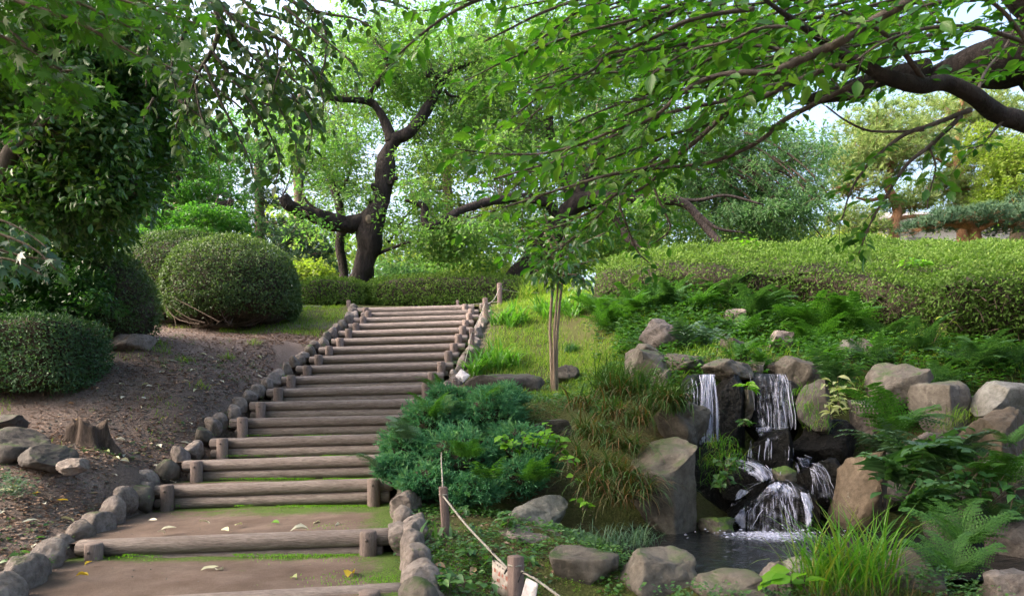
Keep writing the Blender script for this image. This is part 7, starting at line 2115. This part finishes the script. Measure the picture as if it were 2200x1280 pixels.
# overhanging evergreen with round dark leaves at the upper left
t = thing('overhanging_evergreen', 'evergreen with round dark leaves hanging from the top left against the white sky', 'tree', P(330, 700, 9.5))
ob = np.array([-4.6, 1.2, .9])
t.location = Vector(ob)
_p = catmull(np.array([(-4.6, 1.2, .6), (-4.5, 1.4, 3), (-4.2, 2.2, 5), (-3.7, 3.6, 5.9), (-3.2, 5.0, 5.9), (-2.7, 6.0, 5.5)]), 6)
_r = np.linspace(.16, .035, len(_p))
trunk(t, [(_p, _r)], 'bark_camellia', 'trunk', 10, .08, 161)
rr_ = np.random.default_rng(12)
OVX = []
for k in range(26):
    x0, y0, D_ = rr_.uniform(320, 640), rr_.uniform(-70, 230), rr_.uniform(5.8, 7.2)
    dx = rr_.uniform(-60, 150); ln = rr_.uniform(40, 170)
    OVX.append(line([(x0, y0, D_, 3), (x0 + dx * .5, y0 + ln * .35, D_, 2.4), (x0 + dx, y0 + ln * .7, D_, 1.8), (x0 + dx * 1.2, y0 + ln, D_, 1.1)], .8))
OV = OVX + [line([(430, -60, 6.0, 6), (455, 0, 6, 6), (470, 60, 6, 5.5), (455, 110, 6, 5), (430, 150, 6, 3.5), (410, 200, 6, 2.5), (400, 260, 6, 1.6)]),
      line([(440, -40, 6.2, 5), (500, 40, 6.2, 4.6), (560, 70, 6.2, 4), (610, 90, 6.2, 3.4), (660, 140, 6.2, 2.6), (690, 190, 6.2, 1.8), (695, 240, 6.2, 1.2)]),
      line([(470, 60, 6.1, 4), (540, 120, 6.1, 3.4), (600, 170, 6.1, 3), (640, 220, 6.1, 2.4), (670, 270, 6.1, 1.8), (660, 330, 6.1, 1.2)]),
      line([(455, 110, 6.0, 4), (500, 170, 6, 3.4), (545, 230, 6, 2.8), (580, 290, 6, 2.2), (600, 350, 6, 1.6), (590, 400, 6, 1.1)]),
      line([(440, 140, 5.9, 4), (470, 210, 5.9, 3), (500, 270, 5.9, 2.4), (530, 330, 5.9, 1.8), (545, 380, 5.9, 1.2)]),
      line([(420, 180, 5.9, 3), (430, 240, 5.9, 2.4), (450, 290, 5.9, 1.8), (470, 330, 5.9, 1.2)]),
      line([(560, -40, 6.3, 5), (640, 10, 6.3, 4), (700, 30, 6.3, 3), (760, 40, 6.3, 2.2), (800, 60, 6.3, 1.4)]),
      line([(620, -30, 6.4, 4), (690, 40, 6.4, 3.4), (700, 110, 6.4, 2.6), (690, 170, 6.4, 1.8)]),
      line([(700, -40, 6.2, 4), (770, -10, 6.2, 3), (840, 5, 6.2, 2.2), (880, 20, 6.2, 1.4)]),
      line([(400, -30, 6.3, 4), (400, 60, 6.4, 3.4), (370, 130, 6.4, 2.6), (380, 200, 6.4, 2), (400, 250, 6.4, 1.4)]),
      line([(560, 70, 6.5, 4), (580, 140, 6.5, 3), (590, 210, 6.5, 2.4), (630, 290, 6.5, 1.8), (640, 350, 6.5, 1.2)]),
      line([(500, -40, 6.6, 4), (540, 20, 6.6, 3), (600, 40, 6.6, 2.4), (650, 60, 6.6, 1.8)])]
nl = branch_leaves(t, OV, 'overhang', .10, .062, 171, .05, .075, (.15, .4), flat=.8, droop=.45, fwd=.4, mat='bark_camellia', rl=.003)
print('overhang leaves', nl)

# maple leaves close overhead at the upper left
def maple_template():
    V, tri = [[0, 0, 0]], []
    for k, a in enumerate([-2.25, -1.35, -.66, 0, .66, 1.35, 2.25]):
        ln = [.34, .62, .9, 1.0, .9, .62, .34][k]
        for da, l2 in ((-.2, .52), (0, 1.0), (.2, .52)):
            V.append([math.cos(a + da) * ln * l2, math.sin(a + da) * ln * l2, -.10 * ln * l2])
        i = len(V) - 3
        tri += [(0, i, i + 1), (0, i + 1, i + 2)]
        if k: tri.append((0, i - 1, i))
    return (np.array(V, float), [np.array(tri)])
T_MAPLE = maple_template()
t = thing('maple_tree', 'near maple whose dark pointed leaves hang in at the top left corner', 'tree', P(-420, 1000, 4.2))
trunk(t, [limb_pts([(-420, 1100, 4.2, 60), (-400, 600, 4.1, 50), (-340, 200, 3.9, 40), (-260, -60, 3.7, 30), (-100, -200, 3.5, 20), (60, -260, 3.4, 12)])], 'bark_grey', seed=181)
MP = [line([(-160, -140, 3.9, 5), (40, -60, 3.9, 4), (200, 20, 3.9, 3), (300, 60, 3.9, 1.6)]), line([(-160, 40, 3.9, 5), (0, 110, 3.9, 3.4), (100, 150, 3.9, 2.4), (180, 150, 3.9, 1.6)]), line([(100, -120, 3.6, 4), (220, -40, 3.6, 3.4), (320, 10, 3.6, 2.4), (400, 20, 3.6, 1.6)]),
      line([(-200, -80, 3.5, 8), (-60, -30, 3.4, 6), (60, 10, 3.3, 5), (170, 50, 3.3, 4), (260, 100, 3.3, 2.6), (330, 140, 3.3, 1.5)]),
      line([(-160, -120, 3.4, 6), (0, -80, 3.3, 5), (140, -40, 3.2, 4), (260, 0, 3.2, 3), (360, 30, 3.2, 2), (420, 50, 3.2, 1.4)]),
      line([(-150, 20, 3.5, 6), (-40, 60, 3.5, 4), (50, 100, 3.5, 3), (130, 150, 3.5, 1.8)]),
      line([(0, -100, 3.6, 5), (120, -20, 3.6, 4), (220, 30, 3.6, 3), (300, 70, 3.6, 1.8)]),
      line([(-60, -30, 3.7, 5), (20, 60, 3.7, 4), (80, 120, 3.7, 2.6), (160, 180, 3.7, 1.6)])]
k = 210
y_ = r_.uniform(-3, 9.5, k); x_ = r_.uniform(-9.5, -1.0, k)
high_crown(t, np.stack([x_, y_, EYE + .62 * np.maximum(y_, 0) + r_.uniform(1.0, 3.5, k)], 1), 'maple_near', .18, .14, 38, .5, 68)  # unseen foliage added overhead to keep the sun off the near ground
k = 120
y_ = r_.uniform(1.0, 11.5, k); x_ = -.75 * y_ - r_.uniform(1.3, 5.0, k)
g = Geo(); n_ = k * 34
ps = np.repeat(np.stack([x_, y_, r_.uniform(2.0, 8.5, k)], 1), 34, 0) + r_.normal(size=(n_, 3)) * .36
leaves(g, ps, r_.normal(size=(n_, 3)), r_.normal(size=(n_, 3)), .18, .14, T_RHOMB)
g.build('side_shade_crown', LEAF['maple_near'], t)['kind'] = 'stuff'  # unseen leaf clusters added left of frame to block sun from the stairs
nl = branch_leaves(t, MP, 'maple_near', .085, .085, 191, .045, .06, (.15, .42), T=T_MAPLE, flat=.45, droop=.35, mat='bark_grey')
print('maple leaves', nl)
# bluish maple spray at mid left
t = thing('maple_branch', 'bluish maple sapling whose pointed leaves droop in at the left edge above the square bush', 'tree', P(-260, 1000, 4.6))
trunk(t, [limb_pts([(-260, 1050, 4.6, 20), (-240, 760, 4.6, 16), (-190, 560, 4.6, 12), (-110, 490, 4.6, 7)])], 'bark_grey', seed=201)
MB = [line([(-150, 500, 4.6, 5), (-60, 490, 4.6, 4), (20, 510, 4.6, 3.2), (80, 540, 4.6, 2.4), (120, 580, 4.6, 1.5)]), line([(-120, 480, 4.7, 4), (-20, 470, 4.7, 3), (40, 490, 4.7, 2.2), (100, 530, 4.7, 1.5)]),
      line([(-130, 540, 4.5, 4), (-40, 550, 4.5, 3), (30, 560, 4.5, 2.4), (90, 590, 4.5, 1.5)]), line([(-110, 520, 4.6, 4), (-30, 530, 4.6, 3), (50, 550, 4.6, 2.4), (130, 560, 4.6, 1.4)])]
branch_leaves(t, MB, 'maple_blue', .085, .08, 211, .045, .07, (.12, .28), T=T_MAPLE, flat=.4, droop=.55, mat='bark_grey')

# young tree with three stems in front of the long hedge
b = on_ground(1191, 850, 9.0)
t = thing('young_tree', 'young evergreen with three thin pale stems and a small dark crown beside the waterfall bank', 'tree', b)
st = [limb_pts([(1188, 862, 9.0, 4.6), (1184, 760, 9.0, 4), (1182, 690, 9.0, 3.6), (1189, 600, 9.0, 3.6), (1188, 540, 9.0, 2.8), (1170, 500, 9.0, 1.6)]),
      limb_pts([(1196, 862, 9.02, 5), (1195, 760, 9.04, 4), (1199, 690, 9.05, 3.2), (1209, 600, 9.1, 2.8), (1225, 540, 9.1, 2), (1250, 500, 9.1, 1.4)]),
      limb_pts([(1192, 862, 8.96, 4.5), (1190, 740, 8.97, 3), (1195, 660, 8.98, 2.6), (1201, 590, 9, 2.2), (1205, 520, 9, 1.6)])]
for k, s_ in enumerate(st):
    trunk(t, [s_], 'stem_pale', 'stem', 9, .1, 220 + k)
YL = [line([(1188, 590, 9, 3), (1150, 560, 8.9, 2), (1110, 530, 8.8, 1.4)]), line([(1190, 560, 9, 3), (1150, 520, 9, 2), (1120, 490, 9, 1.3)]), line([(1208, 590, 9.1, 3), (1240, 570, 9, 2), (1275, 560, 9, 1.3)]), line([(1225, 545, 9.1, 3), (1260, 520, 9.1, 2), (1300, 500, 9.1, 1.3)]),
      line([(1205, 560, 9, 3), (1210, 520, 8.8, 2), (1220, 480, 8.7, 1.3)]), line([(1200, 590, 8.9, 3), (1200, 560, 8.7, 2), (1190, 570, 8.5, 1.3)]), line([(1210, 590, 9, 3), (1235, 590, 8.8, 2), (1255, 600, 8.7, 1.3)]), line([(1190, 590, 9, 3), (1165, 585, 8.8, 2), (1150, 580, 8.6, 1.3)]), line([(1205, 540, 9, 3), (1180, 490, 9, 2), (1170, 460, 9, 1.3)])]
branch_leaves(t, YL, 'camellia', .13, .055, 231, .04, .045, (.14, .3), flat=.6, droop=.4, mat='bark_grey')

# a seedling shooting above the hedge and loose leaves on it
leafy('seedling', 'bright green seedling poking out of the top of the long hedge', 'plant', [P(1955, 575, 9.7), P(1985, 572, 9.7)], 'lime', .11, 5, 5, .14, 31, narrow=.6)
leafy('seedling', 'bright young shoot on the crest of the long hedge near the weeping cherry', 'plant', [P(1590, 540, 12.2), P(1610, 538, 12.4)], 'lime', .14, 5, 5, .25, 32, narrow=.5)
